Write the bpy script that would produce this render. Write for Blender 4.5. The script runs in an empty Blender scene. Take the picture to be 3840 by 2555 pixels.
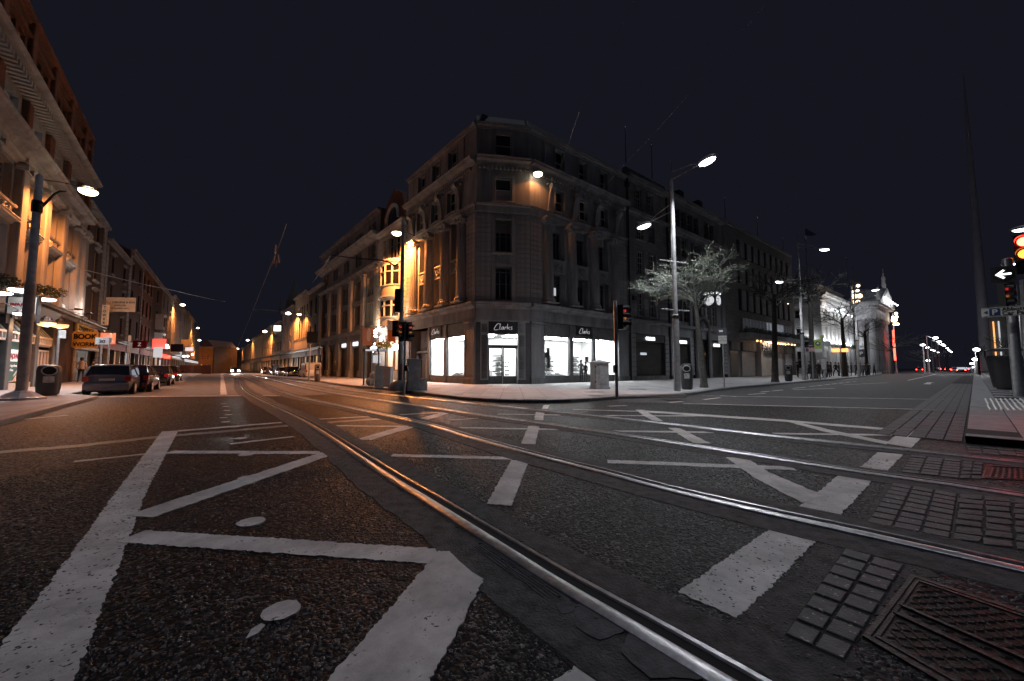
import bpy, bmesh, math, random
from mathutils import Vector, Matrix, Quaternion
random.seed(7)
R = math.radians
# ------------------------------------------------------------------ camera, world, exposure
S = bpy.context.scene
CAMH = 1.25
PITCH = math.atan(103.5/1494.)
cam = bpy.data.objects.new('camera', bpy.data.cameras.new('camera'))
S.collection.objects.link(cam)
cam.location = (0, 0, CAMH)
cam.rotation_euler = (R(90)+PITCH, 0, 0)
cam.data.sensor_width = 36.0
cam.data.lens = 1494./3840.*36.0
cam.data.clip_start = 0.05
cam.data.clip_end = 3000
S.camera = cam
W = bpy.data.worlds.new('World'); S.world = W; W.use_nodes = True
W.node_tree.nodes['Background'].inputs[0].default_value = (0.0072, 0.0075, 0.0128, 1)   # night sky, clear, town glow
W.node_tree.nodes['Background'].inputs[1].default_value = 1.0
sl = bpy.data.lights.new('overhead_fill', 'SUN'); sl.energy = 0.50; sl.angle = R(16); sl.color = (0.80, 0.84, 1.0)  # added overhead fill for the road and its paint, no real source above
so = bpy.data.objects.new('overhead_fill', sl); S.collection.objects.link(so); so.rotation_euler = (R(-7), R(6), 0)
S.view_settings.view_transform = 'Standard'
S.view_settings.look = 'None'
S.view_settings.exposure = 0.0
S.view_settings.gamma = 1.0
S.view_settings.use_curve_mapping = False
S.render.engine = 'CYCLES'
S.cycles.use_denoising = True
S.cycles.max_bounces = 5
S.cycles.diffuse_bounces = 3
S.cycles.glossy_bounces = 3
S.cycles.transparent_max_bounces = 12
S.cycles.sample_clamp_indirect = 3.0
S.cycles.caustics_reflective = False
S.cycles.caustics_refractive = False

# ------------------------------------------------------------------ surveying helpers (points read off the photograph)
_c, _s = math.cos(PITCH), math.sin(PITCH)
def ray(x, y):
    a = (x-1920.)/1494.; b = -(y-1277.5)/1494.
    return Vector((a, _c-_s*b, _s+_c*b))
def G(x, y, z=0.0):
    d = ray(x, y); t = (z-CAMH)/d.z
    return Vector((t*d.x, t*d.y, z))
def D(x, y, depth):
    d = ray(x, y); t = depth/d.y
    return Vector((t*d.x, depth, CAMH+t*d.z))
class Frame:
    """vertical facade plane: u to the right, y into the building, z up"""
    def __init__(s, O, ang):
        s.O = Vector((O[0], O[1])); s.a = ang
        s.ux = Vector((math.cos(ang), math.sin(ang))); s.n = Vector((-s.ux.y, s.ux.x))
    def at(s, x, y, off=0.0):
        d = ray(x, y); dd = Vector((d.x, d.y))
        t = (s.n.dot(s.O)+off)/s.n.dot(dd)
        p = dd*t
        return (p-s.O).dot(s.ux), CAMH+t*d.z
    def w(s, u, y=0.0, z=0.0):
        p = s.O+s.ux*u+s.n*y
        return Vector((p.x, p.y, z))

# ------------------------------------------------------------------ materials
def nt(m): return m.node_tree.nodes, m.node_tree.links
def mat(name, col, rough=0.6, metal=0.0, var=0.0, scale=4.0, bump=0.0, bscale=None, spec=0.5, emit=None, es=1.0, coat=0.0, streak=False):
    m = bpy.data.materials.new(name); m.use_nodes = True
    N, L = nt(m); b = N['Principled BSDF']
    b.inputs['Base Color'].default_value = (*col, 1)
    b.inputs['Roughness'].default_value = rough
    b.inputs['Metallic'].default_value = metal
    b.inputs['Specular IOR Level'].default_value = spec
    if coat: b.inputs['Coat Weight'].default_value = coat; b.inputs['Coat Roughness'].default_value = 0.05
    if emit:
        b.inputs['Emission Color'].default_value = (*emit, 1); b.inputs['Emission Strength'].default_value = es
    if var or bump:
        tc = N.new('ShaderNodeTexCoord')
        mp = N.new('ShaderNodeMapping'); L.new(tc.outputs['Object'], mp.inputs[0])
        if streak: mp.inputs['Scale'].default_value = (1, 1, 0.22)
        n = N.new('ShaderNodeTexNoise'); n.inputs['Scale'].default_value = scale; n.inputs['Detail'].default_value = 6; n.inputs['Roughness'].default_value = 0.62
        L.new(mp.outputs[0], n.inputs['Vector'])
        if var:
            mx = N.new('ShaderNodeMix'); mx.data_type = 'RGBA'
            mx.inputs[6].default_value = (*[c*(1-var) for c in col], 1)
            mx.inputs[7].default_value = (*[min(1, c*(1+var)) for c in col], 1)
            cr = N.new('ShaderNodeMapRange'); cr.inputs[1].default_value = 0.32; cr.inputs[2].default_value = 0.68
            L.new(n.outputs[0], cr.inputs[0]); L.new(cr.outputs[0], mx.inputs[0]); L.new(mx.outputs[2], b.inputs['Base Color'])
        if bump:
            n2 = N.new('ShaderNodeTexNoise'); n2.inputs['Scale'].default_value = bscale or scale*6; n2.inputs['Detail'].default_value = 4
            L.new(tc.outputs['Object'], n2.inputs['Vector'])
            bp = N.new('ShaderNodeBump'); bp.inputs['Strength'].default_value = bump; bp.inputs['Distance'].default_value = 0.02
            L.new(n2.outputs[0], bp.inputs['Height']); L.new(bp.outputs[0], b.inputs['Normal'])
    return m
def glow(name, col, s):
    m = bpy.data.materials.new(name); m.use_nodes = True
    N, L = nt(m); b = N['Principled BSDF']
    b.inputs['Base Color'].default_value = (0.8, 0.8, 0.8, 1)
    b.inputs['Emission Color'].default_value = (*col, 1); b.inputs['Emission Strength'].default_value = s
    return m

def brick_mat(name, c1, c2, mortar, bw=0.225, bh=0.075):
    m = bpy.data.materials.new(name); m.use_nodes = True
    N, L = nt(m); b = N['Principled BSDF']; b.inputs['Roughness'].default_value = 0.85
    tc = N.new('ShaderNodeTexCoord'); sx = N.new('ShaderNodeSeparateXYZ'); cx = N.new('ShaderNodeCombineXYZ')
    L.new(tc.outputs['Object'], sx.inputs[0]); L.new(sx.outputs[0], cx.inputs[0]); L.new(sx.outputs[2], cx.inputs[1])
    br = N.new('ShaderNodeTexBrick'); L.new(cx.outputs[0], br.inputs['Vector'])
    br.inputs['Scale'].default_value = 1; br.inputs['Brick Width'].default_value = bw; br.inputs['Row Height'].default_value = bh
    br.inputs['Mortar Size'].default_value = bh*0.09; br.inputs['Bias'].default_value = 0.0
    br.inputs['Color1'].default_value = (*c1, 1); br.inputs['Color2'].default_value = (*c2, 1); br.inputs['Mortar'].default_value = (*mortar, 1)
    n = N.new('ShaderNodeTexNoise'); n.inputs['Scale'].default_value = 0.8; n.inputs['Detail'].default_value = 5; L.new(tc.outputs['Object'], n.inputs['Vector'])
    mx = N.new('ShaderNodeMix'); mx.data_type = 'RGBA'; mx.blend_type = 'MULTIPLY'; mx.inputs[0].default_value = 0.6
    L.new(br.outputs[0], mx.inputs[6]); L.new(n.outputs[0], mx.inputs[7]); 
    ml = N.new('ShaderNodeVectorMath'); ml.operation = 'SCALE'; ml.inputs[3].default_value = 1.5; L.new(mx.outputs[2], ml.inputs[0])
    L.new(ml.outputs[0], b.inputs['Base Color'])
    bp = N.new('ShaderNodeBump'); bp.inputs['Strength'].default_value = 0.4; bp.inputs['Distance'].default_value = 0.01; bp.invert = True
    L.new(br.outputs['Fac'], bp.inputs['Height']); L.new(bp.outputs[0], b.inputs['Normal'])
    return m

def ashlar_mat(name, col, bw=0.9, bh=0.36, var=0.25, joint=0.012, rough=0.8):
    m = brick_mat(name, tuple(c*(1-var*0.5) for c in col), tuple(c*(1+var*0.4) for c in col), tuple(c*0.35 for c in col), bw, bh)
    br = [n for n in m.node_tree.nodes if n.type == 'TEX_BRICK'][0]; br.inputs['Mortar Size'].default_value = joint
    return m

def asphalt_mat():
    m = bpy.data.materials.new('asphalt'); m.use_nodes = True
    N, L = nt(m); b = N['Principled BSDF']; b.inputs['Specular IOR Level'].default_value = 0.16
    tc = N.new('ShaderNodeTexCoord')
    v = N.new('ShaderNodeTexVoronoi'); v.inputs['Scale'].default_value = 42; v.feature = 'F1'; v.inputs['Randomness'].default_value = 1
    L.new(tc.outputs['Object'], v.inputs['Vector'])
    big = N.new('ShaderNodeTexNoise'); big.inputs['Scale'].default_value = 0.55; big.inputs['Detail'].default_value = 7; L.new(tc.outputs['Object'], big.inputs['Vector'])
    mid = N.new('ShaderNodeTexNoise'); mid.inputs['Scale'].default_value = 9; mid.inputs['Detail'].default_value = 5; L.new(tc.outputs['Object'], mid.inputs['Vector'])
    # per-stone brightness
    sp = N.new('ShaderNodeSeparateColor'); L.new(v.outputs['Color'], sp.inputs[0])
    ramp = N.new('ShaderNodeValToRGB'); e = ramp.color_ramp.elements
    e[0].position = 0.0; e[0].color = (0.005, 0.005, 0.006, 1); e[1].position = 1.0; e[1].color = (0.12, 0.118, 0.12, 1)
    x = ramp.color_ramp.elements.new(0.72); x.color = (0.009, 0.009, 0.011, 1)
    x = ramp.color_ramp.elements.new(0.93); x.color = (0.026, 0.026, 0.028, 1)
    L.new(sp.outputs[0], ramp.inputs[0])
    mr = N.new('ShaderNodeMapRange'); mr.inputs[1].default_value = 0.3; mr.inputs[2].default_value = 0.7; mr.inputs[3].default_value = 0.45; mr.inputs[4].default_value = 1.45
    L.new(big.outputs[0], mr.inputs[0])
    sc = N.new('ShaderNodeVectorMath'); sc.operation = 'SCALE'; L.new(ramp.outputs[0], sc.inputs[0]); L.new(mr.outputs[0], sc.inputs[3])
    L.new(sc.outputs[0], b.inputs['Base Color'])
    rr = N.new('ShaderNodeMapRange'); rr.inputs[3].default_value = 0.36; rr.inputs[4].default_value = 0.75; L.new(sp.outputs[1], rr.inputs[0]); L.new(rr.outputs[0], b.inputs['Roughness'])
    sub = N.new('ShaderNodeMath'); sub.operation = 'MULTIPLY_ADD'; sub.inputs[1].default_value = -1; L.new(v.outputs['Distance'], sub.inputs[0]); L.new(mid.outputs[0], sub.inputs[2])
    bp = N.new('ShaderNodeBump'); bp.inputs['Strength'].default_value = 0.55; bp.inputs['Distance'].default_value = 0.010
    L.new(sub.outputs[0], bp.inputs['Height']); L.new(bp.outputs[0], b.inputs['Normal'])
    return m

def paint_mat(name='road_paint', col=(0.62, 0.605, 0.58)):
    m = bpy.data.materials.new(name); m.use_nodes = True
    N, L = nt(m); b = N['Principled BSDF']; b.inputs['Roughness'].default_value = 0.6
    tc = N.new('ShaderNodeTexCoord')
    n1 = N.new('ShaderNodeTexNoise'); n1.inputs['Scale'].default_value = 2.2; n1.inputs['Detail'].default_value = 8; n1.inputs['Roughness'].default_value = 0.7
    n2 = N.new('ShaderNodeTexNoise'); n2.inputs['Scale'].default_value = 46; n2.inputs['Detail'].default_value = 5
    n3 = N.new('ShaderNodeTexNoise'); n3.inputs['Scale'].default_value = 5; n3.inputs['Detail'].default_value = 2
    for n in (n1, n2, n3): L.new(tc.outputs['Object'], n.inputs['Vector'])
    mx = N.new('ShaderNodeMix'); mx.data_type = 'RGBA'; mx.inputs[6].default_value = (*[c*0.50 for c in col], 1); mx.inputs[7].default_value = (*col, 1)
    mr = N.new('ShaderNodeMapRange'); mr.inputs[1].default_value = 0.35; mr.inputs[2].default_value = 0.62; L.new(n1.outputs[0], mr.inputs[0]); L.new(mr.outputs[0], mx.inputs[0])
    # chipped specks
    th = N.new('ShaderNodeMapRange'); th.inputs[1].default_value = 0.60; th.inputs[2].default_value = 0.66; L.new(n2.outputs[0], th.inputs[0])
    th3 = N.new('ShaderNodeMapRange'); th3.inputs[1].default_value = 0.5; th3.inputs[2].default_value = 0.6; L.new(n3.outputs[0], th3.inputs[0])
    mu = N.new('ShaderNodeMath'); mu.operation = 'MULTIPLY'; L.new(th.outputs[0], mu.inputs[0]); L.new(th3.outputs[0], mu.inputs[1])
    mx2 = N.new('ShaderNodeMix'); mx2.data_type = 'RGBA'; L.new(mx.outputs[2], mx2.inputs[6]); mx2.inputs[7].default_value = (0.04, 0.04, 0.045, 1); L.new(mu.outputs[0], mx2.inputs[0])
    L.new(mx2.outputs[2], b.inputs['Base Color'])
    n4 = N.new('ShaderNodeTexNoise'); n4.inputs['Scale'].default_value = 120; n4.inputs['Detail'].default_value = 3; L.new(tc.outputs['Object'], n4.inputs['Vector'])
    bp = N.new('ShaderNodeBump'); bp.inputs['Strength'].default_value = 0.5; bp.inputs['Distance'].default_value = 0.004
    L.new(n4.outputs[0], bp.inputs['Height']); L.new(bp.outputs[0], b.inputs['Normal'])
    return m

def glass_mat(name, tint=(0.9, 0.95, 0.95)):
    m = bpy.data.materials.new(name); m.use_nodes = True
    N, L = nt(m); N.remove(N['Principled BSDF']); out = N['Material Output']
    t = N.new('ShaderNodeBsdfTransparent'); t.inputs[0].default_value = (*tint, 1)
    g = N.new('ShaderNodeBsdfGlossy'); g.inputs['Roughness'].default_value = 0.03
    lw = N.new('ShaderNodeLayerWeight'); lw.inputs[0].default_value = 0.5
    pw = N.new('ShaderNodeMath'); pw.operation = 'POWER'; pw.inputs[1].default_value = 5; L.new(lw.outputs['Facing'], pw.inputs[0])
    ma = N.new('ShaderNodeMath'); ma.operation = 'MULTIPLY_ADD'; ma.inputs[1].default_value = 0.6; ma.inputs[2].default_value = 0.04; L.new(pw.outputs[0], ma.inputs[0])
    mx = N.new('ShaderNodeMixShader'); L.new(ma.outputs[0], mx.inputs[0]); L.new(t.outputs[0], mx.inputs[1]); L.new(g.outputs[0], mx.inputs[2]); L.new(mx.outputs[0], out.inputs[0])
    return m

def pic_mat(name, cols, scale=3.0):
    """flat print: blotches of several colours (food photograph, poster)"""
    m = bpy.data.materials.new(name); m.use_nodes = True
    N, L = nt(m); b = N['Principled BSDF']; b.inputs['Roughness'].default_value = 0.4
    tc = N.new('ShaderNodeTexCoord'); v = N.new('ShaderNodeTexNoise'); v.inputs['Scale'].default_value = scale; v.inputs['Detail'].default_value = 3
    L.new(tc.outputs['Object'], v.inputs['Vector'])
    r = N.new('ShaderNodeValToRGB'); r.color_ramp.interpolation = 'LINEAR'
    e = r.color_ramp.elements
    for i, c in enumerate(cols):
        p = 0.3+0.4*i/(len(cols)-1)
        if i < 2: e[i].position = p; e[i].color = (*c, 1)
        else:
            q = e.new(p); q.color = (*c, 1)
    L.new(v.outputs[0], r.inputs[0]); L.new(r.outputs[0], b.inputs['Base Color'])
    L.new(r.outputs[0], b.inputs['Emission Color']); b.inputs['Emission Strength'].default_value = 0.0
    return m

M = {}
M['asphalt'] = asphalt_mat()
M['paint'] = paint_mat()
M['old_asphalt'] = mat('worn_street_asphalt', (0.13, 0.125, 0.12), 0.7, var=0.35, scale=2.5, bump=0.5, bscale=90, spec=.3)
M['mid_asphalt'] = mat('right_street_asphalt', (0.048, 0.048, 0.050), 0.7, var=0.3, scale=2.5, bump=0.6, bscale=70, spec=.3)
M['stone'] = mat('portland_stone', (0.275, 0.275, 0.285), 0.8, var=0.35, scale=1.3, bump=0.25, bscale=22, streak=True)
M['stone_block'] = mat('rusticated_stone', (0.27, 0.27, 0.28), 0.8, var=0.38, scale=1.7, bump=0.3, bscale=26, streak=True)
M['stone_dark'] = mat('sooty_stone', (0.14, 0.14, 0.145), 0.85, var=0.4, scale=1.5, bump=0.3, bscale=20, streak=True)
M['stone_mid'] = mat('grey_stone', (0.20, 0.20, 0.21), 0.82, var=0.35, scale=1.1, bump=0.25, bscale=18, streak=True)
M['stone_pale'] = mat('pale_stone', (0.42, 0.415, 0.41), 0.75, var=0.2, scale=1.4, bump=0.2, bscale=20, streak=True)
M['ashlar'] = ashlar_mat('ashlar_wall', (0.26, 0.25, 0.24))
M['ashlar_dark'] = ashlar_mat('ashlar_wall_dark', (0.17, 0.165, 0.16), 1.1, 0.5)
M['brick_red'] = brick_mat('red_brick', (0.16, 0.060, 0.034), (0.10, 0.040, 0.026), (0.10, 0.085, 0.07))
M['brick_dark'] = brick_mat('brown_brick', (0.075, 0.034, 0.022), (0.045, 0.024, 0.018), (0.06, 0.052, 0.045))
M['brick_yellow'] = brick_mat('yellow_brick', (0.33, 0.20, 0.06), (0.26, 0.16, 0.05), (0.2, 0.15, 0.09))
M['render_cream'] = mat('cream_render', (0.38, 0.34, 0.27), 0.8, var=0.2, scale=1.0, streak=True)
M['shopdark'] = mat('dark_shopfront_paint', (0.055, 0.055, 0.058), 0.45, var=0.25, scale=3)
M['shopgrey'] = mat('grey_shopfront_paint', (0.13, 0.13, 0.135), 0.5, var=0.25, scale=2)
M['signdark'] = mat('sign_board_dark', (0.022, 0.020, 0.024), 0.35)
M['letter'] = glow('letter_white', (0.75, 0.75, 0.8), 0.35)
M['white_paint'] = mat('white_woodwork', (0.62, 0.61, 0.58), 0.5, var=0.12, scale=3)
M['grey_wood'] = mat('grey_woodwork', (0.30, 0.29, 0.28), 0.5, var=0.2, scale=3)
M['glass_dark'] = mat('window_glass_dark', (0.010, 0.010, 0.013), 0.06, spec=0.8)
M['glass_clear'] = glass_mat('shop_glass')
M['steel'] = mat('galvanised_steel', (0.36, 0.37, 0.39), 0.42, 0.75, var=0.2, scale=6)
M['pole_grey'] = mat('grey_pole_paint', (0.34, 0.34, 0.35), 0.45, 0.0, var=0.25, scale=5)
M['rail'] = mat('rail_steel', (0.46, 0.46, 0.47), 0.36, 1.0, var=0.3, scale=14, bump=0.12, bscale=60)
M['rail_side'] = mat('rail_web_steel', (0.10, 0.085, 0.075), 0.5, 0.7, var=0.3, scale=10)
M['groove'] = mat('groove_dirt', (0.008, 0.008, 0.009), 0.9)
M['bed'] = mat('rail_bed_mortar', (0.046, 0.044, 0.044), 0.8, var=0.75, scale=9, bump=0.8, bscale=70)
M['patch'] = mat('old_asphalt_patch', (0.060, 0.060, 0.064), 0.8, var=0.35, scale=8, bump=0.6, bscale=30)
M['iron'] = mat('cast_iron', (0.030, 0.027, 0.026), 0.42, 0.6, var=0.4, scale=12, bump=0.3, bscale=60)
M['paver'] = mat('granite_paver', (0.060, 0.059, 0.062), 0.6, var=0.4, scale=16, bump=0.3, bscale=80)
def spatter(m, sc=55, th=.72, col=(.33,.32,.31)):
    N, L = nt(m); b = N['Principled BSDF']; src = b.inputs['Base Color'].links[0].from_socket
    tc = [n for n in N if n.type == 'TEX_COORD'][0]; n = N.new('ShaderNodeTexNoise'); n.inputs['Scale'].default_value = sc; n.inputs['Detail'].default_value = 1
    g_ = N.new('ShaderNodeNewGeometry'); L.new(g_.outputs['Position'], n.inputs['Vector'])
    r = N.new('ShaderNodeMapRange'); r.inputs[1].default_value = th; r.inputs[2].default_value = th+.03; L.new(n.outputs[0], r.inputs[0])
    mx = N.new('ShaderNodeMix'); mx.data_type = 'RGBA'; L.new(r.outputs[0], mx.inputs[0]); L.new(src, mx.inputs[6]); mx.inputs[7].default_value = (*col, 1); L.new(mx.outputs[2], b.inputs['Base Color'])
spatter(M['paver'], 38, .70)
M['sett'] = mat('granite_sett', (0.048, 0.045, 0.045), 0.6, var=0.45, scale=9, bump=0.8, bscale=40)
M['flag'] = mat('granite_flagstone', (0.20, 0.20, 0.205), 0.55, var=0.22, scale=2.5, bump=0.15, bscale=90)
M['kerb'] = mat('granite_kerb', (0.17, 0.17, 0.175), 0.6, var=0.3, scale=5, bump=0.3, bscale=60)
M['paving'] = ashlar_mat('paving_slabs', (0.33, 0.328, 0.33), 0.9, 0.6, 0.2, 0.010, 0.45)
M['paving_orange'] = M['paving']
M['black'] = mat('black_plastic', (0.018, 0.018, 0.020), 0.4)
M['bin'] = mat('bin_grey_plastic', (0.045, 0.046, 0.050), 0.45, var=0.2, scale=4)
M['cab'] = mat('cabinet_grey_paint', (0.42, 0.43, 0.44), 0.5, 0.1, var=0.2, scale=3)
M['cabdark'] = mat('cabinet_dark_paint', (0.24, 0.24, 0.25), 0.5, 0.1, var=0.3, scale=3)
M['rubber'] = mat('tyre_rubber', (0.018, 0.018, 0.018), 0.8)
M['chrome'] = mat('bright_metal', (0.6, 0.6, 0.62), 0.2, 1.0)
M['roller'] = mat('roller_shutter', (0.060, 0.058, 0.056), 0.45, 0.5, var=0.25, scale=2)
M['bark'] = mat('tree_bark', (0.055, 0.053, 0.048), 0.85, var=0.5, scale=8, bump=0.6, bscale=30)
M['bud'] = mat('spring_leaf_bud', (0.25, 0.30, 0.21), 0.6, var=0.3, scale=8)
M['foliage'] = mat('dark_foliage', (0.035, 0.05, 0.03), 0.7, var=0.5, scale=8)
M['skin'] = mat('skin', (0.42, 0.26, 0.19), 0.55)
M['roofslate'] = mat('roof_slate', (0.045, 0.045, 0.05), 0.7, var=0.3, scale=4)
WHITE = (0.93, 0.96, 1.0); SODIUM = (1.0, 0.30, 0.065)
M['lamp_white'] = glow('lamp_lens_white', WHITE, 14)
M['lamp_sodium'] = glow('lamp_lens_sodium', (1.0, 0.78, 0.5), 12)
M['interior'] = mat('shop_interior_white', (0.78, 0.78, 0.78), 0.7)
M['panel'] = glow('ceiling_light_panel', (1.0, 1.0, 1.0), 58)
M['lit_window'] = glow('lit_window_blind', (0.85, 0.92, 1.0), 0.55)
M['lit_warm'] = glow('lit_window_warm', (1.0, 0.6, 0.25), 0.7)
M['red_lens'] = glow('red_lens_lit', (1.0, 0.04, 0.02), 30)
M['amber_lens'] = glow('amber_lens', (1.0, 0.30, 0.02), 0.25)
M['red_dim'] = glow('red_lens_dim', (0.9, 0.03, 0.02), 0.45)
M['green_off'] = mat('green_lens_off', (0.02, 0.09, 0.07), 0.15)

# ------------------------------------------------------------------ mesh builder
class MB:
    def __init__(s): s.v = []; s.f = []
    def add(s, vs, fs):
        n = len(s.v); s.v += [tuple(v) for v in vs]; s.f += [tuple(i+n for i in f) for f in fs]; return s
    def box(s, x0, x1, y0, y1, z0, z1):
        return s.add([(x0,y0,z0),(x1,y0,z0),(x1,y1,z0),(x0,y1,z0),(x0,y0,z1),(x1,y0,z1),(x1,y1,z1),(x0,y1,z1)],
                     [(0,3,2,1),(4,5,6,7),(0,1,5,4),(1,2,6,5),(2,3,7,6),(3,0,4,7)])
    def bbox(s, x0, x1, y0, y1, z0, z1, b):
        """box whose front (low y) face is chamfered"""
        return s.add([(x0,y1,z0),(x1,y1,z0),(x1,y1,z1),(x0,y1,z1),(x0,y0+b,z0),(x1,y0+b,z0),(x1,y0+b,z1),(x0,y0+b,z1),
                      (x0+b,y0,z0+b),(x1-b,y0,z0+b),(x1-b,y0,z1-b),(x0+b,y0,z1-b)],
                     [(0,1,5,4),(1,2,6,5),(2,3,7,6),(3,0,4,7),(4,5,9,8),(5,6,10,9),(6,7,11,10),(7,4,8,11),(8,9,10,11)])
    def topbox(s, x0, x1, y0, y1, z0, z1, b):
        return s.add([(x0,y0,z0),(x1,y0,z0),(x1,y1,z0),(x0,y1,z0),(x0,y0,z1-b),(x1,y0,z1-b),(x1,y1,z1-b),(x0,y1,z1-b),
                      (x0+b,y0+b,z1),(x1-b,y0+b,z1),(x1-b,y1-b,z1),(x0+b,y1-b,z1)],
                     [(0,1,5,4),(1,2,6,5),(2,3,7,6),(3,0,4,7),(4,5,9,8),(5,6,10,9),(6,7,11,10),(7,4,8,11),(8,9,10,11)])
    def quad(s, a, b, c, d): return s.add([a, b, c, d], [(0,1,2,3)])
    def prism(s, poly, z0, z1):
        n = len(poly)
        return s.add([(p[0],p[1],z0) for p in poly]+[(p[0],p[1],z1) for p in poly],
                     [tuple(range(n-1,-1,-1)), tuple(range(n,2*n))]+[(i,(i+1)%n,n+(i+1)%n,n+i) for i in range(n)])
    def prof(s, pts, x0, x1):
        """extrude a closed (y,z) outline along x"""
        n = len(pts)
        return s.add([(x0,p[0],p[1]) for p in pts]+[(x1,p[0],p[1]) for p in pts],
                     [tuple(range(n)), tuple(range(2*n-1,n-1,-1))]+[(i,n+i,n+(i+1)%n,(i+1)%n) for i in range(n)])
    def tube(s, pts, rads, n=8, cap=True):
        pts = [Vector(p) for p in pts]; k = len(pts)
        if not hasattr(rads, '__len__'): rads = [rads]*k
        base = len(s.v); up = None
        for i in range(k):
            t = (pts[min(i+1,k-1)]-pts[max(i-1,0)]).normalized()
            if up is None: up = t.orthogonal().normalized()
            up = (up-t*up.dot(t))
            up = up.normalized() if up.length > 1e-5 else t.orthogonal().normalized()
            o = t.cross(up)
            for j in range(n):
                a = 2*math.pi*j/n; p = pts[i]+(up*math.cos(a)+o*math.sin(a))*rads[i]; s.v.append(tuple(p))
        for i in range(k-1):
            for j in range(n):
                s.f.append((base+i*n+j, base+i*n+(j+1)%n, base+(i+1)*n+(j+1)%n, base+(i+1)*n+j))
        if cap: s.f.append(tuple(base+j for j in range(n-1,-1,-1))); s.f.append(tuple(base+(k-1)*n+j for j in range(n)))
        return s
    def lathe(s, prof, n=16, c=(0,0,0), sx=1, sy=1):
        base = len(s.v); k = len(prof)
        for r, z in prof:
            for j in range(n):
                a = 2*math.pi*j/n; s.v.append((c[0]+r*sx*math.cos(a), c[1]+r*sy*math.sin(a), c[2]+z))
        for i in range(k-1):
            for j in range(n):
                s.f.append((base+i*n+j, base+i*n+(j+1)%n, base+(i+1)*n+(j+1)%n, base+(i+1)*n+j))
        s.f.append(tuple(base+j for j in range(n-1,-1,-1))); s.f.append(tuple(base+(k-1)*n+j for j in range(n)))
        return s
    def ball(s, c, rx, ry=None, rz=None, n=12, m=7):
        ry = ry or rx; rz = rz or rx
        pr = [(math.sin(math.pi*i/m)+1e-4, -math.cos(math.pi*i/m)) for i in range(m+1)]
        base = len(s.v); s.lathe(pr, n)
        for i in range(base, len(s.v)):
            x, y, z = s.v[i]; s.v[i] = (c[0]+x*rx, c[1]+y*ry, c[2]+z*rz)
        return s
    def xf(s, fn): s.v = [tuple(fn(Vector(v))) for v in s.v]; return s
    def mesh(s, name, smooth=False):
        me = bpy.data.meshes.new(name); me.from_pydata(s.v, [], s.f); me.validate()
        bm = bmesh.new(); bm.from_mesh(me); bmesh.ops.recalc_face_normals(bm, faces=bm.faces); bm.to_mesh(me); bm.free()
        if smooth:
            me.polygons.foreach_set('use_smooth', [True]*len(me.polygons))
            me.set_sharp_from_angle(angle=R(40))
        return me
def ob(name, me, m=None, parent=None, loc=(0,0,0), rz=0.0, scale=None, smooth=False, **kw):
    if isinstance(me, MB): me = me.mesh(name, smooth)
    if me is not None and m is not None and not me.materials: me.materials.append(m)
    o = bpy.data.objects.new(name, me); S.collection.objects.link(o)
    o.parent = parent; o.location = loc; o.rotation_euler = (0, 0, rz)
    if scale: o.scale = scale
    for k, v in kw.items(): o[k] = v
    return o
def thing(name, label, cat, loc=(0,0,0), rz=0.0, group=None):
    o = ob(name, None, loc=loc, rz=rz); o['label'] = label; o['category'] = cat
    if group: o['group'] = group
    return o
def tag(o, label, cat, group=None):
    o['label'] = label; o['category'] = cat
    if group: o['group'] = group
    return o
def copy_tree(o, parent=None):
    c = o.copy(); S.collection.objects.link(c); c.parent = parent
    for ch in list(o.children): copy_tree(ch, c)
    return c
_fonts = {}
def text_mesh(txt, size, m, depth=0.01, align='LEFT', shear=0.0, bold=0.0, spacing=1.0):
    """flat lettering as a mesh in the x-z plane, facing -y"""
    c = bpy.data.curves.new('lettering', 'FONT'); c.body = txt; c.size = size; c.extrude = depth; c.align_x = align; c.shear = shear; c.offset = bold; c.space_character = spacing
    c.resolution_u = 3
    o = bpy.data.objects.new('t', c); S.collection.objects.link(o)
    dg = bpy.context.evaluated_depsgraph_get(); me = bpy.data.meshes.new_from_object(o.evaluated_get(dg))
    bpy.data.objects.remove(o); 
    me.transform(Matrix.Rotation(R(90), 4, 'X'))
    me.materials.clear(); me.materials.append(m)
    return me
def lamp_point(name, loc, col, watts, parent=None, r=0.15, spot=None):
    l = bpy.data.lights.new(name, 'SPOT' if spot else 'POINT'); l.color = col; l.energy = watts; l.shadow_soft_size = r
    if spot: l.spot_size = R(spot[0]); l.spot_blend = spot[1]
    o = bpy.data.objects.new(name, l); S.collection.objects.link(o); o.location = loc; o.parent = parent
    if spot and len(spot) > 2: o.rotation_euler = spot[2]
    return o

# ------------------------------------------------------------------ facade kit
def wall_mesh(name, u0, u1, z0, z1, holes, depth=0.3, y=0.0):
    us = sorted({u0, u1, *[h[0] for h in holes], *[h[1] for h in holes]}); us = [a for a in us if u0 <= a <= u1]
    zs = sorted({z0, z1, *[h[2] for h in holes], *[h[3] for h in holes]}); zs = [a for a in zs if z0 <= a <= z1]
    b = MB()
    for i in range(len(us)-1):
        for j in range(len(zs)-1):
            cu, cz = (us[i]+us[i+1])/2, (zs[j]+zs[j+1])/2
            if not any(h[0] < cu < h[1] and h[2] < cz < h[3] for h in holes):
                b.quad((us[i],y,zs[j]),(us[i+1],y,zs[j]),(us[i+1],y,zs[j+1]),(us[i],y,zs[j+1]))
    for h in holes:
        a, c, d, e = h[:4]; q = y+depth
        b.quad((a,y,d),(a,q,d),(a,q,e),(a,y,e)); b.quad((c,y,d),(c,y,e),(c,q,e),(c,q,d))
        b.quad((a,y,d),(c,y,d),(c,q,d),(a,q,d)); b.quad((a,y,e),(a,q,e),(c,q,e),(c,y,e))
    me = bpy.data.meshes.new(name); me.from_pydata(b.v, [], b.f)
    return me
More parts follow.
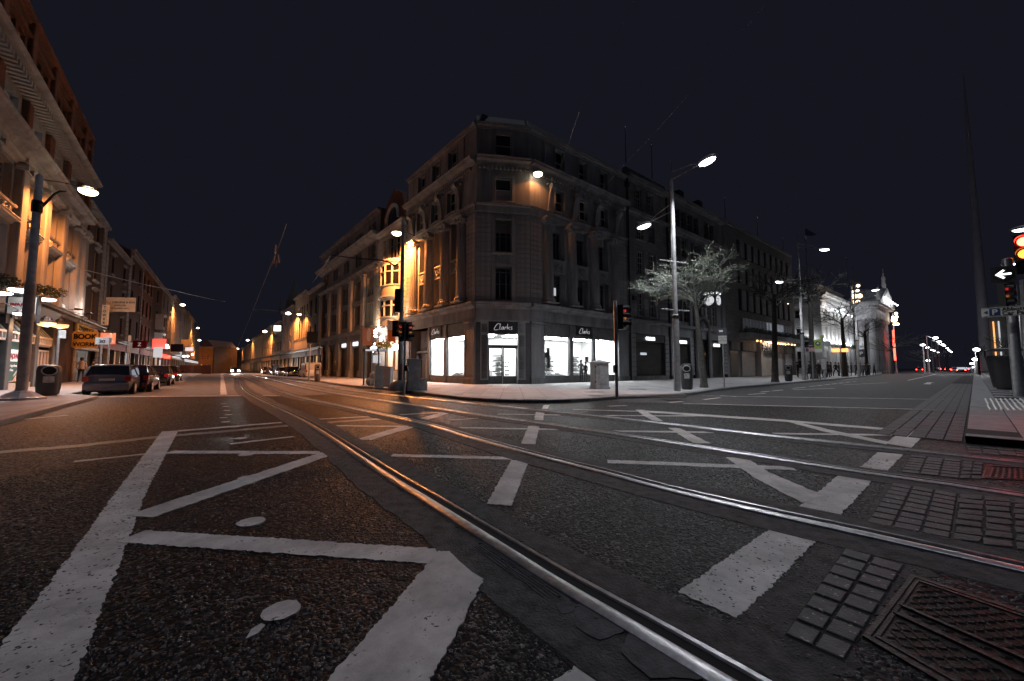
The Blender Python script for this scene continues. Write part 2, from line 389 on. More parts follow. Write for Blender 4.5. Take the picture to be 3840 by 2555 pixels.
class Face:
    """a facade of a building: children are placed in the root's local space"""
    def __init__(s, root, frame, home=None):
        s.root = root; s.fr = frame
        home = home or frame
        d = Vector(frame.O)-Vector(home.O)
        s.rel = (d.dot(home.ux), d.dot(home.n)); s.ra = frame.a-home.a
    def put(s, name, me, m=None, u=0.0, y=0.0, z=0.0, sc=None, parent=None, smooth=False, **kw):
        if parent is not None: return ob(name, me, m, parent, (u, y, z), 0, sc, smooth, **kw)
        ca, sa = math.cos(s.ra), math.sin(s.ra)
        return ob(name, me, m, s.root, (s.rel[0]+u*ca-y*sa, s.rel[1]+u*sa+y*ca, z), s.ra, sc, smooth, **kw)
    def wall(s, u0, u1, z0, z1, holes, m, depth=0.3, y=0.0, name='wall'):
        return s.put(name, wall_mesh(name, u0, u1, z0, z1, holes, depth, y), m)
_wc = {}
def win_meshes(w, h, vb, hb, fw, gb):
    key = (round(w,3), round(h,3), tuple(vb), tuple(hb), fw, gb)
    if key in _wc: return _wc[key]
    b = MB()
    b.box(0, fw, -0.05, 0.03, 0, h); b.box(w-fw, w, -0.05, 0.03, 0, h); b.box(fw, w-fw, -0.05, 0.03, 0, fw*1.3); b.box(fw, w-fw, -0.05, 0.03, h-fw, h)
    for f, t in vb: b.box(fw+(w-2*fw)*f-t/2, fw+(w-2*fw)*f+t/2, -0.035, 0.02, fw*1.3, h-fw)
    for f, t in hb:
        b.box(fw, w-fw, -0.042, 0.022, h*f-t/2, h*f+t/2)
    p = MB(); p.quad((fw*0.5,0,fw*0.5),(w-fw*0.5,0,fw*0.5),(w-fw*0.5,0,h-fw*0.5),(fw*0.5,0,h-fw*0.5))
    r = (b.mesh('window_frame'), p.mesh('pane')); _wc[key] = r
    return r
_wcm = {}
def window(face, u0, u1, z0, z1, fm, pm, vb=(), hb=((0.5, 0.06),), fw=0.07, gb=0, y=0.22, parent=None, name='window'):
    f, p = win_meshes(u1-u0, z1-z0, vb, hb, fw, gb)
    k = (f.name, fm.name)
    if k not in _wcm: g = f.copy(); g.materials.clear(); g.materials.append(fm); _wcm[k] = g
    k2 = (p.name, pm.name)
    if k2 not in _wcm: g = p.copy(); g.materials.clear(); g.materials.append(pm); _wcm[k2] = g
    o = face.put(name, _wcm[k], None, u0, y, z0, parent=parent)
    ob('pane', _wcm[k2], None, o, (0, 0.005, 0))
    if pm is M['glass_dark'] and _wr.random() < .38 and (z1-z0) > 1.2:
        w_ = u1-u0-2*fw; h_ = z1-z0; q = _wr.choice((.25, .4, .5, .62)); a_ = fw+(0 if _wr.random() < .7 else w_*.5); e_ = w_ if a_ == fw else w_*.5
        ob('blind', MB().quad((a_,-.002,h_*(1-q)),(a_+e_,-.002,h_*(1-q)),(a_+e_,-.002,h_-fw),(a_,-.002,h_-fw)), M['blind'] if _wr.random() < .7 else M['curtain'], o)
    return o
_wr = random.Random(77); M['blind'] = mat('window_blind', (.10,.10,.105), .3, var=.3, scale=3, streak=True); M['curtain'] = mat('window_curtain', (.05,.05,.055), .4, var=.5, scale=12)
_cache = {}
def unit_block(b=0.02):
    if 'blk' not in _cache:
        m = MB().bbox(0, 1, -1, 0, 0, 1, 0.0); 
        _cache['blk'] = None
    return None
def block_mesh(w, h, d=0.05, b=0.02, m=None):
    k = ('b', round(w,2), round(h,3), d, b, m.name)
    if k not in _cache:
        me = MB().bbox(0, w, -d, 0.02, 0, h, b).mesh('stone_block'); me.materials.append(m); _cache[k] = me
    return _cache[k]
def courses(face, u0, u1, z0, z1, h=0.35, joint=0.035, m=None, d=0.06, split=None, alt=0.0, name='stone_block'):
    """channelled rustication: every course a block of its own"""
    n = max(1, round((z1-z0)/h)); hh = (z1-z0)/n
    for i in range(n):
        a, c = u0, u1
        if alt and i % 2: c = u1-alt if alt > 0 else u1; a = u0-alt if alt < 0 else u0
        if split and (c-a) > split*1.4:
            k = round((c-a)/split); w = (c-a)/k
            for j in range(k):
                face.put(name, block_mesh(w-0.006, hh-joint, d, 0.018, m), None, a+j*w, 0, z0+i*hh)
        else:
            face.put(name, block_mesh(c-a, hh-joint, d, 0.018, m), None, a, 0, z0+i*hh)
def moulding(face, u0, u1, prof, m, name='cornice', z=0.0, **kw):
    """prof: list of (projection, z) from bottom to top; closed back into the wall"""
    pts = [(-p, q) for p, q in prof]; pts = [(0.06, prof[0][1])]+pts+[(0.06, prof[-1][1])]
    return face.put(name, MB().prof(pts, u0, u1), m, z=z, **kw)
def cornice_prof(z0, z1, out):
    h = z1-z0
    return [(0.02, z0), (0.10*out+0.03, z0+0.02*h), (0.3*out, z0+0.3*h), (0.35*out, z0+0.42*h), (0.85*out, z0+0.5*h), (0.9*out, z0+0.75*h), (out, z0+0.85*h), (out, z1)]
def dentils(face, u0, u1, z0, h, pitch, m, d=0.22, w=0.55, name='dentil', limit=60):
    n = int((u1-u0)/pitch); me = MB().box(0, pitch*w, -d, 0.0, 0, h).mesh(name); me.materials.append(m)
    for i in range(n): face.put(name, me, None, u0+(i+0.2)*pitch, 0, z0)
def fluted(r, h, n=40, fl=20, depth=0.05):
    b = MB(); rows = [(r*0.99, 0), (r, h*0.3), (r*0.86, h)]
    k = len(rows); base = 0
    for rr, z in rows:
        for j in range(n*2):
            a = 2*math.pi*j/(n*2); q = rr*(1-depth*(1 if j % 4 in (1, 2) else 0)); b.v.append((q*math.cos(a), q*math.sin(a), z))
    N2 = n*2
    for i in range(k-1):
        for j in range(N2): b.f.append((i*N2+j, i*N2+(j+1)%N2, (i+1)*N2+(j+1)%N2, (i+1)*N2+j))
    return b
def column(face, u, z0, z1, r, m, y=-0.02, name='column'):
    k = ('col', r, round(z1-z0, 2), m.name)
    if k not in _cache:
        h = z1-z0
        sh = fluted(r, h-0.95).xf(lambda v: v+Vector((0,0,0.42))).mesh('shaft'); sh.materials.append(m)
        ba = MB().lathe([(r*1.32,0.0),(r*1.32,0.12),(r*1.25,0.14),(r*1.3,0.2),(r*1.2,0.27),(r*1.05,0.30),(r*1.12,0.36),(r*1.0,0.43)], 24).box(-r*1.4, r*1.4, -r*1.4, r*1.4, -0.1, 0.0).mesh('base', True); ba.materials.append(m)
        c = MB(); c.lathe([(r*0.88,h-0.56),(r*1.0,h-0.5),(r*0.92,h-0.44),(r*1.1,h-0.2),(r*1.25,h-0.12)], 24)
        for sx in (-1, 1): c.tube([(sx*r*1.05,-r*1.05,h-0.28),(sx*r*1.05,r*1.0,h-0.28)], 0.15*r/0.4, 12)
        c.box(-r*1.3, r*1.3, -r*1.3, r*1.3, h-0.12, h)
        for j in range(14):
            a = 2*math.pi*j/14; c.ball((r*1.02*math.cos(a), r*1.02*math.sin(a), h-0.42), 0.075, 0.075, 0.12, 6, 4)
        ca = c.mesh('capital', True); ca.materials.append(m)
        _cache[k] = (sh, ba, ca)
    sh, ba, ca = _cache[k]
    o = face.put(name, sh, None, u, y, z0); ob('base', ba, None, o); ob('capital', ca, None, o)
    return o
def shutter(face, u0, u1, z0, z1, m, y=0.25, slat=0.12, name='roller_shutter'):
    b = MB(); n = int((z1-z0)/slat); h = (z1-z0)/n
    pts = []
    for i in range(n): b.prof([(y, z0+i*h), (y-0.025, z0+i*h+0.02), (y-0.03, z0+i*h+h*0.5), (y-0.02, z0+i*h+h-0.015), (y, z0+i*h+h)], u0, u1)
    return face.put(name, b, m, kind_note=0) if False else face.put(name, b, m)
# ------------------------------------------------------------------ frames of the streets
C1 = G(1782, 1442, .12); C2 = G(1989, 1440.5, .12)
aC = math.atan2((C2-C1).y, (C2-C1).x)
aL = math.atan2(-math.cos(R(-39)), -math.sin(R(-39)))
aR = math.atan2(math.cos(R(51)), math.sin(R(51)))
aS = math.atan2(math.cos(R(-37.6)), math.sin(R(-37.6)))
FC, FL, FR = Frame(C1, aC), Frame(C1, aL), Frame(C2, aR)
FS = Frame(G(268, 1433, .12), aS)
aS2 = math.atan2(math.cos(R(-35.6)), math.sin(R(-35.6)))
FS2 = Frame(FS.w(9.35), aS2)
PZ = 0.12
# ------------------------------------------------------------------ ground
def struct(o): o['kind'] = 'structure'; return o
ground = struct(ob('road', MB().quad((-900,-300,0),(900,-300,0),(900,1500,0),(-900,1500,0)), M['asphalt']))
def smooth_line(pts, step=0.35):
    P = [Vector((p[0], p[1])) for p in pts]; out = []
    for i in range(len(P)-1):
        p0 = P[max(i-1,0)]; p1 = P[i]; p2 = P[i+1]; p3 = P[min(i+2, len(P)-1)]
        n = max(2, int((p2-p1).length/step))
        d1 = (p2-p1).length
        m1 = (p2-p0)/max((p2-p0).length, 1e-6)*d1; m2 = (p3-p1)/max((p3-p1).length, 1e-6)*d1
        for k in range(n):
            t = k/n; h00 = 2*t**3-3*t**2+1; h10 = t**3-2*t**2+t; h01 = -2*t**3+3*t**2; h11 = t**3-t**2
            out.append(p1*h00+m1*h10+p2*h01+m2*h11)
    out.append(P[-1]); return out
def ribbon(line, prof):
    """prof: (offset to the left, z) points, open strip"""
    b = MB(); k = len(prof); n = len(line)
    for i, p in enumerate(line):
        t = (line[min(i+1,n-1)]-line[max(i-1,0)]).normalized(); q = Vector((-t.y, t.x))
        for j, (o, z) in enumerate(prof):
            oo = o(i) if callable(o) else o
            b.v.append((p.x+q.x*oo, p.y+q.y*oo, z))
    for i in range(n-1):
        for j in range(k-1): b.f.append((i*k+j, (i+1)*k+j, (i+1)*k+j+1, i*k+j+1))
    return b
def line_m(pts): return [(p.x, p.y) for p in pts]

def sheet(pix, m, label, z=.0022):
    P = [G(*p) for p in pix]; o = ob('street_surface', MB().add([(p.x, p.y, z) for p in P], [tuple(range(len(P)))]), m); struct(o); return o
sheet([(150,1500),(364,1489),(1060,1486),(1420,1474),(1168,1428),(1000,1413),(905,1401),(880,1392),(790,1392),(700,1418),(500,1445),(200,1445)], M['old_asphalt'], '')
sheet([(2562,1516),(3552,1540),(3592,1450),(3630,1400),(3640,1390),(3400,1392),(3190,1418),(2930,1441),(2690,1464),(2600,1480),(2480,1490),(2330,1496),(2280,1505)], M['mid_asphalt'], '')
# pavement outlines (kerb feet on the road)
kc = [G(*p) for p in [(905,1403),(1000,1415),(1168,1431),(1300,1450),(1470,1466),(1640,1489),(1800,1506),(1970,1512),(2150,1509),(2330,1497),(2480,1491),(2600,1482),(2690,1467),(2800,1455),(2930,1444),(3050,1432),(3190,1421),(3320,1404)]]
kc_line = smooth_line(line_m(kc), 1.0)
def pavement(name, outline, m):
    return struct(ob(name, MB().prism([(p[0], p[1]) for p in outline], -0.05, PZ), m))
inner = 0.35
def offset(line, d):
    out = []; n = len(line)
    for i, p in enumerate(line):
        t = (line[min(i+1,n-1)]-line[max(i-1,0)]).normalized(); out.append(Vector((p.x-t.y*d, p.y+t.x*d)))
    return out
far1 = FL.w(-75, 3); back = FL.w(-20, 30); far2 = FR.w(130, 3); back2 = FR.w(20, 30)
edge = offset(kc_line, inner)
corner_pave = pavement('corner_pavement', [(p.x, p.y) for p in edge]+[(far2.x, far2.y), (back2.x, back2.y), (back.x, back.y), (far1.x, far1.y)], M['paving'])
def kerbs(parent, line, w=inner, L=0.92, h=PZ, zt=0.0, nmax=300, name='kerb_stone'):
    """kerb stones one by one along a polyline; the kerb lies to the left of the line"""
    # resample
    acc = [line[0]]; d = 0.0
    pts = [line[0]]
    for i in range(1, len(line)):
        a = line[i-1]; b = line[i]; seg = (b-a).length
        while d+seg >= L:
            t = (L-d)/seg; a = a+(b-a)*t; pts.append(a.copy()); seg = (b-a).length; d = 0
        d += seg
    off = offset(pts, w)
    for i in range(min(len(pts)-1, nmax)):
        a, b, c, e = pts[i], pts[i+1], off[i+1], off[i]
        g = 0.008; t = (b-a).normalized()
        a = a+t*g; b = b-t*g; c = c-t*g; e = e+t*g
        q = Vector((-t.y, t.x))
        m = MB(); z = h+0.003+random.uniform(-.002, .003)
        o1 = a+q*0.02; o2 = b+q*0.02
        m.add([(a.x,a.y,-.02),(b.x,b.y,-.02),(c.x,c.y,-.02),(e.x,e.y,-.02),(a.x,a.y,z-.02),(b.x,b.y,z-.02),(c.x,c.y,z),(e.x,e.y,z),(o1.x,o1.y,z),(o2.x,o2.y,z)],
              [(0,1,5,4),(1,2,6,9,5),(2,3,7,6),(3,0,4,8,7),(4,5,9,8),(8,9,6,7)])
        ob(name, m, M['kerb'], parent)
kerbs(corner_pave, kc_line, nmax=150)

# left pavement with its parking bay
kl1 = [G(*p) for p in [(-330,1690),(0,1598),(190,1545),(364,1497)]]
tip = G(364, 1493); bay0 = G(262, 1486)
dv = Vector((math.sin(R(-37.6)), math.cos(R(-37.6))))
bay1 = Vector((bay0.x, bay0.y))+dv*17.0
rt = G(655, 1440); kl2 = [G(*p) for p in [(690,1424),(745,1405),(795,1393),(840,1388.5)]]
line1 = smooth_line(line_m(kl1), 1.0)
line2 = [Vector((tip.x, tip.y)), Vector((bay0.x, bay0.y))]
line3 = [Vector((bay0.x, bay0.y)), bay1]
line4 = smooth_line([(bay1.x, bay1.y), (rt.x, rt.y)]+line_m(kl2), 1.5)
bl = FS.w(-40, 6); bl2 = FS2.w(140, 6)
outl = [(p.x, p.y) for p in line1]+[(bay0.x, bay0.y), (bay1.x, bay1.y)]+[(p.x, p.y) for p in line4[1:]]+[(bl2.x, bl2.y), (bl.x, bl.y)]
left_pave = pavement('left_pavement', outl, M['paving'])
kerbs(left_pave, offset(line1, -0.01), L=0.92); kerbs(left_pave, line3, w=0.15); kerbs(left_pave, line4, w=0.3, nmax=40)

# right pavement: corner block nearest the camera, flagstones laid one by one
kr = [G(3840+500, 1690), G(3621, 1662), G(3632, 1545)]
rl = [Vector((p.x, p.y)) for p in kr]
rdir = Vector((math.sin(R(49.2)), math.cos(R(49.2)))); rn = Vector((math.cos(R(49.2)), -math.sin(R(49.2))))
FP = Frame((rl[1].x, rl[1].y), math.atan2(rn.y, rn.x))            # x to the right across the pavement, y along the street
pr = [FP.w(0), FP.w(0, 160), FP.w(60, 160), FP.w(60, 0)]
right_pave = pavement('right_pavement', [(p.x, p.y) for p in pr], M['groove'])
def slabs(parent, fr, x0, x1, y0, y1, sx, sy, z, m, gap=0.008, jit=0.003, name='flagstone', stagger=0.5, th=0.05):
    ny = int((y1-y0)/sy); nx = int((x1-x0)/sx)
    me = MB().topbox(0, sx-gap, 0, sy-gap, -th, 0, 0.006).mesh(name); me.materials.append(m)
    half = MB().topbox(0, sx*stagger-gap, 0, sy-gap, -th, 0, 0.006).mesh(name); half.materials.append(m)
    for j in range(ny):
        off = stagger*sx if (j % 2 and stagger) else 0
        if off: 
            p = fr.w(x0, y0+j*sy); ob(name, half, None, parent, (p.x, p.y, z), fr.a)
        for i in range(nx if not off else nx-1):
            p = fr.w(x0+off+i*sx, y0+j*sy)
            o = ob(name, me, None, parent, (p.x, p.y, z+random.uniform(-jit, jit)), fr.a)
slabs(right_pave, FP, 0.62, 12.6, 0.35, 12.0, 1.2, 0.75, PZ+0.006, M['flag'])
# farther slabs past the counted ones: one piece
b = MB()
for j in range(60):
    for i in range(9):
        x = 0.62+i*1.2+(0.6 if j % 2 else 0); y = 12.0+j*1.2
        p0, p1, p2, p3 = FP.w(x, y), FP.w(x+1.19, y), FP.w(x+1.19, y+1.19), FP.w(x, y+1.19)
        b.quad((p0.x,p0.y,PZ+.006),(p1.x,p1.y,PZ+.006),(p2.x,p2.y,PZ+.006),(p3.x,p3.y,PZ+.006))
ob('far_flagstones', b, M['flag'], right_pave, kind='stuff')
kb = [FP.w(0.0, y) for y in (100, 80, 60, 40, 30, 20, 12, 6, 3, 0)]
kerbs(right_pave, [Vector((p.x, p.y)) for p in smooth_line([(q.x, q.y) for q in kb], 1.0)], w=0.6, L=1.3)
kb = [FP.w(x, 0.0) for x in (0.0, 14)]
kerbs(right_pave, [Vector((q.x, q.y)) for q in kb], w=0.35, L=1.3)
# tactile ribs
q0 = [G(3696, 1497, PZ), G(3900, 1497, PZ), G(3965, 1540, PZ), G(3715, 1540, PZ)]
rib = thing('tactile_paving_slab', 'ribbed tactile paving with worn pale ribs beside the right-hand kerb', 'tactile paving', (q0[3].x, q0[3].y, PZ))
for i in range(11):
    t = i/11
    a = q0[0].lerp(q0[1], t); c = q0[3].lerp(q0[2], t)
    b = MB(); pts = []
    for k in range(7): pts.append(a.lerp(c, k/6)+Vector((random.uniform(-.012,.012), random.uniform(-.012,.012), 0.012)))
    b.tube([p-Vector((q0[3].x, q0[3].y, PZ)) for p in pts], 0.022, 6)
    ob('rib', b, M['white_paint'], rib)

# gutter of small setts along the right-hand kerb: the nearest ones one by one
gut = struct(ob('gutter', ribbon([Vector((p.x, p.y)) for p in smooth_line([(q.x, q.y) for q in [FP.w(0, 0.0), FP.w(0, 20), FP.w(0, 100)]], 4)], [(0.0, .004), (1.15, .004)]), M['groove']))
se = MB().topbox(0, 0.205, 0, 0.105, -0.002, 0.016, 0.006).mesh('sett'); se.materials.append(M['paver'])
for j in range(56):
    for i in range(5):
        y = 0.05+j*0.118; p = FP.w(-1.13+i*0.222, y)
        ob('sett', se, None, gut, (p.x, p.y, 0.004+random.uniform(-.003, .003)), FP.a+random.uniform(-.01, .01))
b = MB()
for j in range(260):
    for i in range(5):
        p = FP.w(-1.13+i*0.222, 6.66+j*0.118); q1 = FP.w(-1.13+i*0.222+.205, 6.66+j*0.118+.105)
        a1 = FP.w(-1.13+i*0.222+.205, 6.66+j*0.118); a2 = FP.w(-1.13+i*0.222, 6.66+j*0.118+.105)
        b.quad((p.x,p.y,.018),(a1.x,a1.y,.018),(q1.x,q1.y,.018),(a2.x,a2.y,.018))
ob('far_setts', b, M['paver'], gut, kind='stuff')

# ------------------------------------------------------------------ tram rails
RA = [(700,1392),(865,1413),(920,1469),(987,1507),(1081,1551),(1179,1604),(1468,1797),(1623,1893),(1841,2033),(2081,2187),(2278,2304),(2500,2437),(2809,2625),(3050,2770)]
RB = [(780,1392),(905,1413),(1077,1480),(1322,1534),(1584,1590),(1799,1653),(2031,1717),(2278,1780),(2500,1840),(2893,1932),(3246,2010),(3457,2058),(3840,2146),(4100,2205)]
RC_ = [(800,1391),(947,1409),(1157,1458),(1336,1489),(1600,1528),(1827,1563),(2031,1591),(2299,1630),(2500,1661),(2823,1711),(3246,1778),(3528,1818),(3840,1866),(4100,1905)]
RD = [(840,1391),(985,1409),(1290,1462),(1470,1483),(1623,1499),(2046,1544),(2299,1570),(2500,1592),(2823,1630),(3316,1683),(3840,1740),(4100,1768)]
def rail_line(P): 
    return smooth_line([tuple(G(*p)[:2]) for p in P], 0.12 if P is RA else 0.25)
tram = []
labs = {'A': 'grooved tram rail nearest the camera, sweeping from bottom right to the left street',
        'B': 'second grooved tram rail from the camera, running through the middle of the junction',
        'C': 'third grooved tram rail from the camera, on the far track',
        'D': 'farthest grooved tram rail, closest to the corner pavement'}
for key, P in zip('ABCD', (RA, RB, RC_, RD)):
    L = rail_line(P); L = L[::-1]          # towards the far end so that left is left of travel
    L = rail_line(P)
    root = thing('tram_rail', labs[key], 'tram rail', (L[len(L)//2].x, L[len(L)//2].y, 0), group='tram rails')
    o0 = root.location
    def loc_rib(prof):
        r = ribbon(L, prof); r.xf(lambda v: v-Vector(o0)); return r
    rb = random.Random(ord(key))
    jag = [rb.uniform(-.03, .03) for _ in L]
    for i in range(1, len(jag)): jag[i] = jag[i-1]*0.7+jag[i]*0.6
    w = 0.40 if key in 'AB' else 0.36
    bed = loc_rib([(lambda i: -w-jag[i], .0), (lambda i: -w+.012-jag[i], .008), (-.09, .010), (-.088, .006), (.16, .006), (.165, .010), (lambda i: w-.012+jag[-i], .008), (lambda i: w+jag[-i], .0)])
    ob('rail_bed', bed, M['bed'], root)
    ob('rail_groove', loc_rib([(0.042, .0085), (0.115, .0085)]), M['groove'], root)
    ob('rail_head', loc_rib([(-.058, .006), (-.054, .019), (-.042, .024), (-.006, .027), (.026, .025), (.038, .018), (.042, .007)]), M['rail'], root, smooth=True)
    ob('rail_lip', loc_rib([(.112, .007), (.116, .020), (.140, .022), (.146, .007)]), M['rail'], root)
    # beads of sealant along the rail
    b = MB(); acc = 0
    for i in range(0, len(L)-1):
        if L[i].length > 9: continue
        t = (L[i+1]-L[i]).normalized(); q = Vector((-t.y, t.x))
        for sgn, o in ((1, -.085), (1, .165)):
            if rb.random() < 0.75:
                c = L[i]+q*(o+rb.uniform(-.01, .01)); b.ball((c.x-o0.x, c.y-o0.y, .011), rb.uniform(.008,.022), rb.uniform(.008,.02), .006, 5, 3)
    if b.v: ob('sealant_bead', b, M['bed'], root, kind='stuff')
    tram.append(root)

# ------------------------------------------------------------------ painted markings (2.5 mm thermoplastic, ragged edges)
rm = random.Random(3)
def jagged(poly, step=0.05, amp=0.012, z=0.005):
    out = []; n = len(poly)
    for i in range(n):
        a, b = poly[i], poly[(i+1)%n]; L = (b-a).length; k = max(1, min(320, int(L/step)))
        nn = Vector((-(b-a).y, (b-a).x)).normalized() if L > 1e-6 else Vector((0, 0))
        w = 0
        for j in range(k):
            w = w*0.30+rm.uniform(-amp, amp)
            out.append(a.lerp(b, j/k)+nn*(w if j else 0))
    return out
def marking(pix, label, name='road_marking', cat='road marking', group='white box junction markings', z=0.0045, far=False, m=None):
    P = [Vector(G(*p)[:2]) for p in pix]
    c = sum(P, Vector((0, 0)))/len(P)
    d = min((p.length for p in P))
    J = P if far else jagged(P, 0.018 if d < 4 else 0.035 if d < 7 else 0.10, 0.009 if d < 7 else 0.012)
    J = [(p.x-c.x, p.y-c.y) for p in J]
    me = MB().prism(J, 0.0, z)
    o = ob(name, me, m or M['paint'], loc=(c.x, c.y, 0.0)); tag(o, label, cat, group)
    return o
def bar(p, q, w, label, **kw):
    """a line of width w (metres) from pixel p to q"""
    a = G(*p); b = G(*q); a = Vector((a.x, a.y)); b = Vector((b.x, b.y)); t = (b-a).normalized(); n = Vector((-t.y, t.x))*w/2
    far = kw.pop('far', False); z = kw.pop('z', 0.0045)
    P = [a-n, b-n, b+n, a+n]; c = (a+b)/2; d = min(p.length for p in P)
    J = P if far else jagged(P, 0.018 if d < 4 else 0.035 if d < 7 else 0.10, 0.009 if d < 7 else 0.012)
    o = ob(kw.pop('name', 'road_marking'), MB().prism([(v.x-c.x, v.y-c.y) for v in J], 0.0, z), M['paint'], loc=(c.x, c.y, 0.0))
    tag(o, label, 'road marking', kw.pop('group', 'white box junction markings')); return o
marking([(607,1619),(668,1616),(600,1745),(545,1852),(496,1985),(400,2236),(275,2555),(225,2680),(-190,2680),(0,2430),(200,2170),(412,1877)], 'broad white border band of the box junction running down to the bottom left corner')
bar((493,2013),(1800,2100), .21, 'thick white hatch line from the broad left band to the nearest rail', z=.007)
bar((1752,2080),(1330,2690), .40, 'wide white band slanting from the nearest rail to the bottom edge', z=.0085)
bar((521,1940),(1235,1700), .26, 'white diagonal hatch line forming the left zigzag', z=.0075)
bar((634,1697),(1240,1699), .20, 'white hatch line behind the left zigzag, ending at the rail bed', z=.0055)
bar((668,1617),(1057,1585), .20, 'far thin white edge line of the box, left of the nearest rail')
bar((863,1666),(1103,1638), .12, 'short thin white dash inside the left part of the box')
bar((278,1732),(543,1704), .12, 'thin white dash running left out of the broad band')
bar((1180,1574),(1700,1545), .20, 'thin white edge line between the two nearest rails')
bar((1225,1598),(1531,1600), .18, 'pale hatch line between the first two rails, far part')
bar((1531,1601),(1362,1650), .30, 'short white diagonal between the first two rails')
bar((1672,1548),(1584,1574), .30, 'small white diagonal stroke beyond the second rail')
bar((1468,1709),(1982,1722), .17, 'white hatch line right of the nearest rail, leading to a wide stroke', z=.0055)
marking([(1917,1728),(1986,1727),(1955,1800),(1919,1900),(1824,1893),(1870,1810)], 'wide white stroke between the first two rails, bending down from a hatch line', z=.0075)
marking([(1982,1598),(2023,1598),(2007,1668),(1954,1666)], 'short wide white bar between the second and third rails', z=.007)
marking([(2010,1547),(2042,1547),(2036,1577),(2003,1576)], 'short wide white bar between the two far rails', z=.007)
marking([(2039,1520),(2061,1520),(2053,1535),(2031,1535)], 'tiny wide white bar just beyond the farthest rail')
bar((1707,1605),(2095,1612), .17, 'white hatch line crossed by the short bar between the second and third rails', z=.0055)
bar((1686,1577),(1827,1566), .10, 'very thin white dash right of the second rail')
bar((1867,1554),(2104,1557), .15, 'thin hatch line between the two far rails')
bar((2278,1732),(2975,1758), .19, 'white hatch line right of centre, crossing a broad diagonal', z=.0055)
marking([(2722,1717),(2800,1718),(2880,1772),(3090,1862),(3010,1890),(2830,1795)], 'broad white diagonal running down to the large block on the right', z=.008)
marking([(3140,1787),(3277,1799),(3210,1872),(3147,1937),(2996,1905)], 'large white block with a joined diagonal, left of the paver strip', z=.0065)
marking([(3292,1697),(3387,1705),(3327,1767),(3225,1754)], 'medium white block between the two far rails at the right')
marking([(3387,1613),(3478,1619),(3418,1681),(3320,1664)], 'white block at the far right corner of the box, beside the gutter', z=.006)
marking([(2886,1987),(3059,2031),(2925,2170),(2763,2320),(2541,2222),(2720,2100)], 'largest white block, foreground right, between the first two rails')
marking([(2243,2450),(2310,2462),(2400,2530),(2470,2640),(1960,2640),(2130,2520)], 'rounded white block cut by the bottom edge of the picture')
bar((2296,1618),(2671,1622), .16, 'hatch line between the far rails right of centre', z=.0055)
marking([(2384,1538),(2412,1538),(2486,1580),(2450,1581)], 'white diagonal beyond the farthest rail, right of the postbox line', z=.0065)
marking([(2506,1606),(2545,1606),(2665,1664),(2604,1664)], 'white diagonal between the two far rails', z=.0065)
bar((2150,1537),(2400,1543), .17, 'far edge line of the box near the kerb bend, left half')
marking([(2400,1539),(2929,1574),(3387,1612),(3387,1619),(2929,1581),(2400,1545)], 'long thin white edge line of the box reaching the far right block')
bar((2240,1559),(2668,1561), .14, 'thin hatch line running parallel below the far edge line', z=.0055)
marking([(2929,1576),(2960,1577),(3120,1615),(3338,1660),(3322,1668),(3090,1620)], 'white diagonal from the far edge line to the far right block', z=.0070)
bar((2904,1627),(3366,1633), .17, 'hatch line between the far rails at the right', z=.0055)
for x0, y0, x1, y1, l in [(2633,1485,3556,1499,'farther'), (2562,1514,3542,1538,'nearer')]:
    bar((x0,y0),(x1,y1), .12, l+' of the two thin white crossing lines over the right-hand street', group='pedestrian crossing lines')
for (x, y), r, l in [((941,1961),.10,'small round white stud mark under the zigzag'), ((1053,2296),.088,'cracked round white mark nearest the camera'), ((923,1707),.10,'round white mark touching the left hatch line'), ((930,1795),.10,'round white mark on the zigzag diagonal'), ((902,1646),.10,'round white mark beyond the hatch line'), ((880,1602),.10,'round white mark on the far edge line')]:
    c = G(x, y); P = []
    for k in range(22):
        a = 2*math.pi*k/22; rr = r*(1+rm.uniform(-.05,.05)); P.append((rr*math.cos(a), rr*math.sin(a)))
    tag(ob('stud_mark', MB().prism(P, 0, .0105), M['paint'], loc=(c.x, c.y, 0)), l, 'road marking', 'round stud marks')
for i, (x, y) in enumerate([(846,1583),(838,1567),(858,1556),(850,1540),(846,1525),(838,1515)]):
    c = G(x, y); tag(ob('stud_mark', MB().prism([(.09*math.cos(2*math.pi*k/12), .09*math.sin(2*math.pi*k/12)) for k in range(12)], 0, .006), M['paint'], loc=(c.x, c.y, 0)), 'tiny round white mark, number '.replace(', number ', '')+['nearest the camera in','second nearest in','third nearest in','fourth nearest in','fifth nearest in','farthest in'][i]+' the row left of the nearest rail', 'road marking', 'row of tiny stud marks')
c = G(948, 2376); tag(ob('paint_chip', MB().prism([(.0,-.05),(.03,-.01),(.028,.05),(.0,.062),(-.02,.02)], 0, .009), M['paint'], loc=(c.x, c.y, 0)), 'small loose chip of white paint below the cracked round mark', 'paint chip')
# stop lines, left street
bar((0,1581),(250,1558), .14, 'thin worn line by the left kerb', group='kerbside lines')
bar((364,1489),(1060,1484), .30, 'pale line across the mouth of the left street', group='kerbside lines')
marking([(828,1403),(836,1403),(852,1481),(826,1481)], 'long pale centre line beside the tram tracks in the left street', group='kerbside lines')
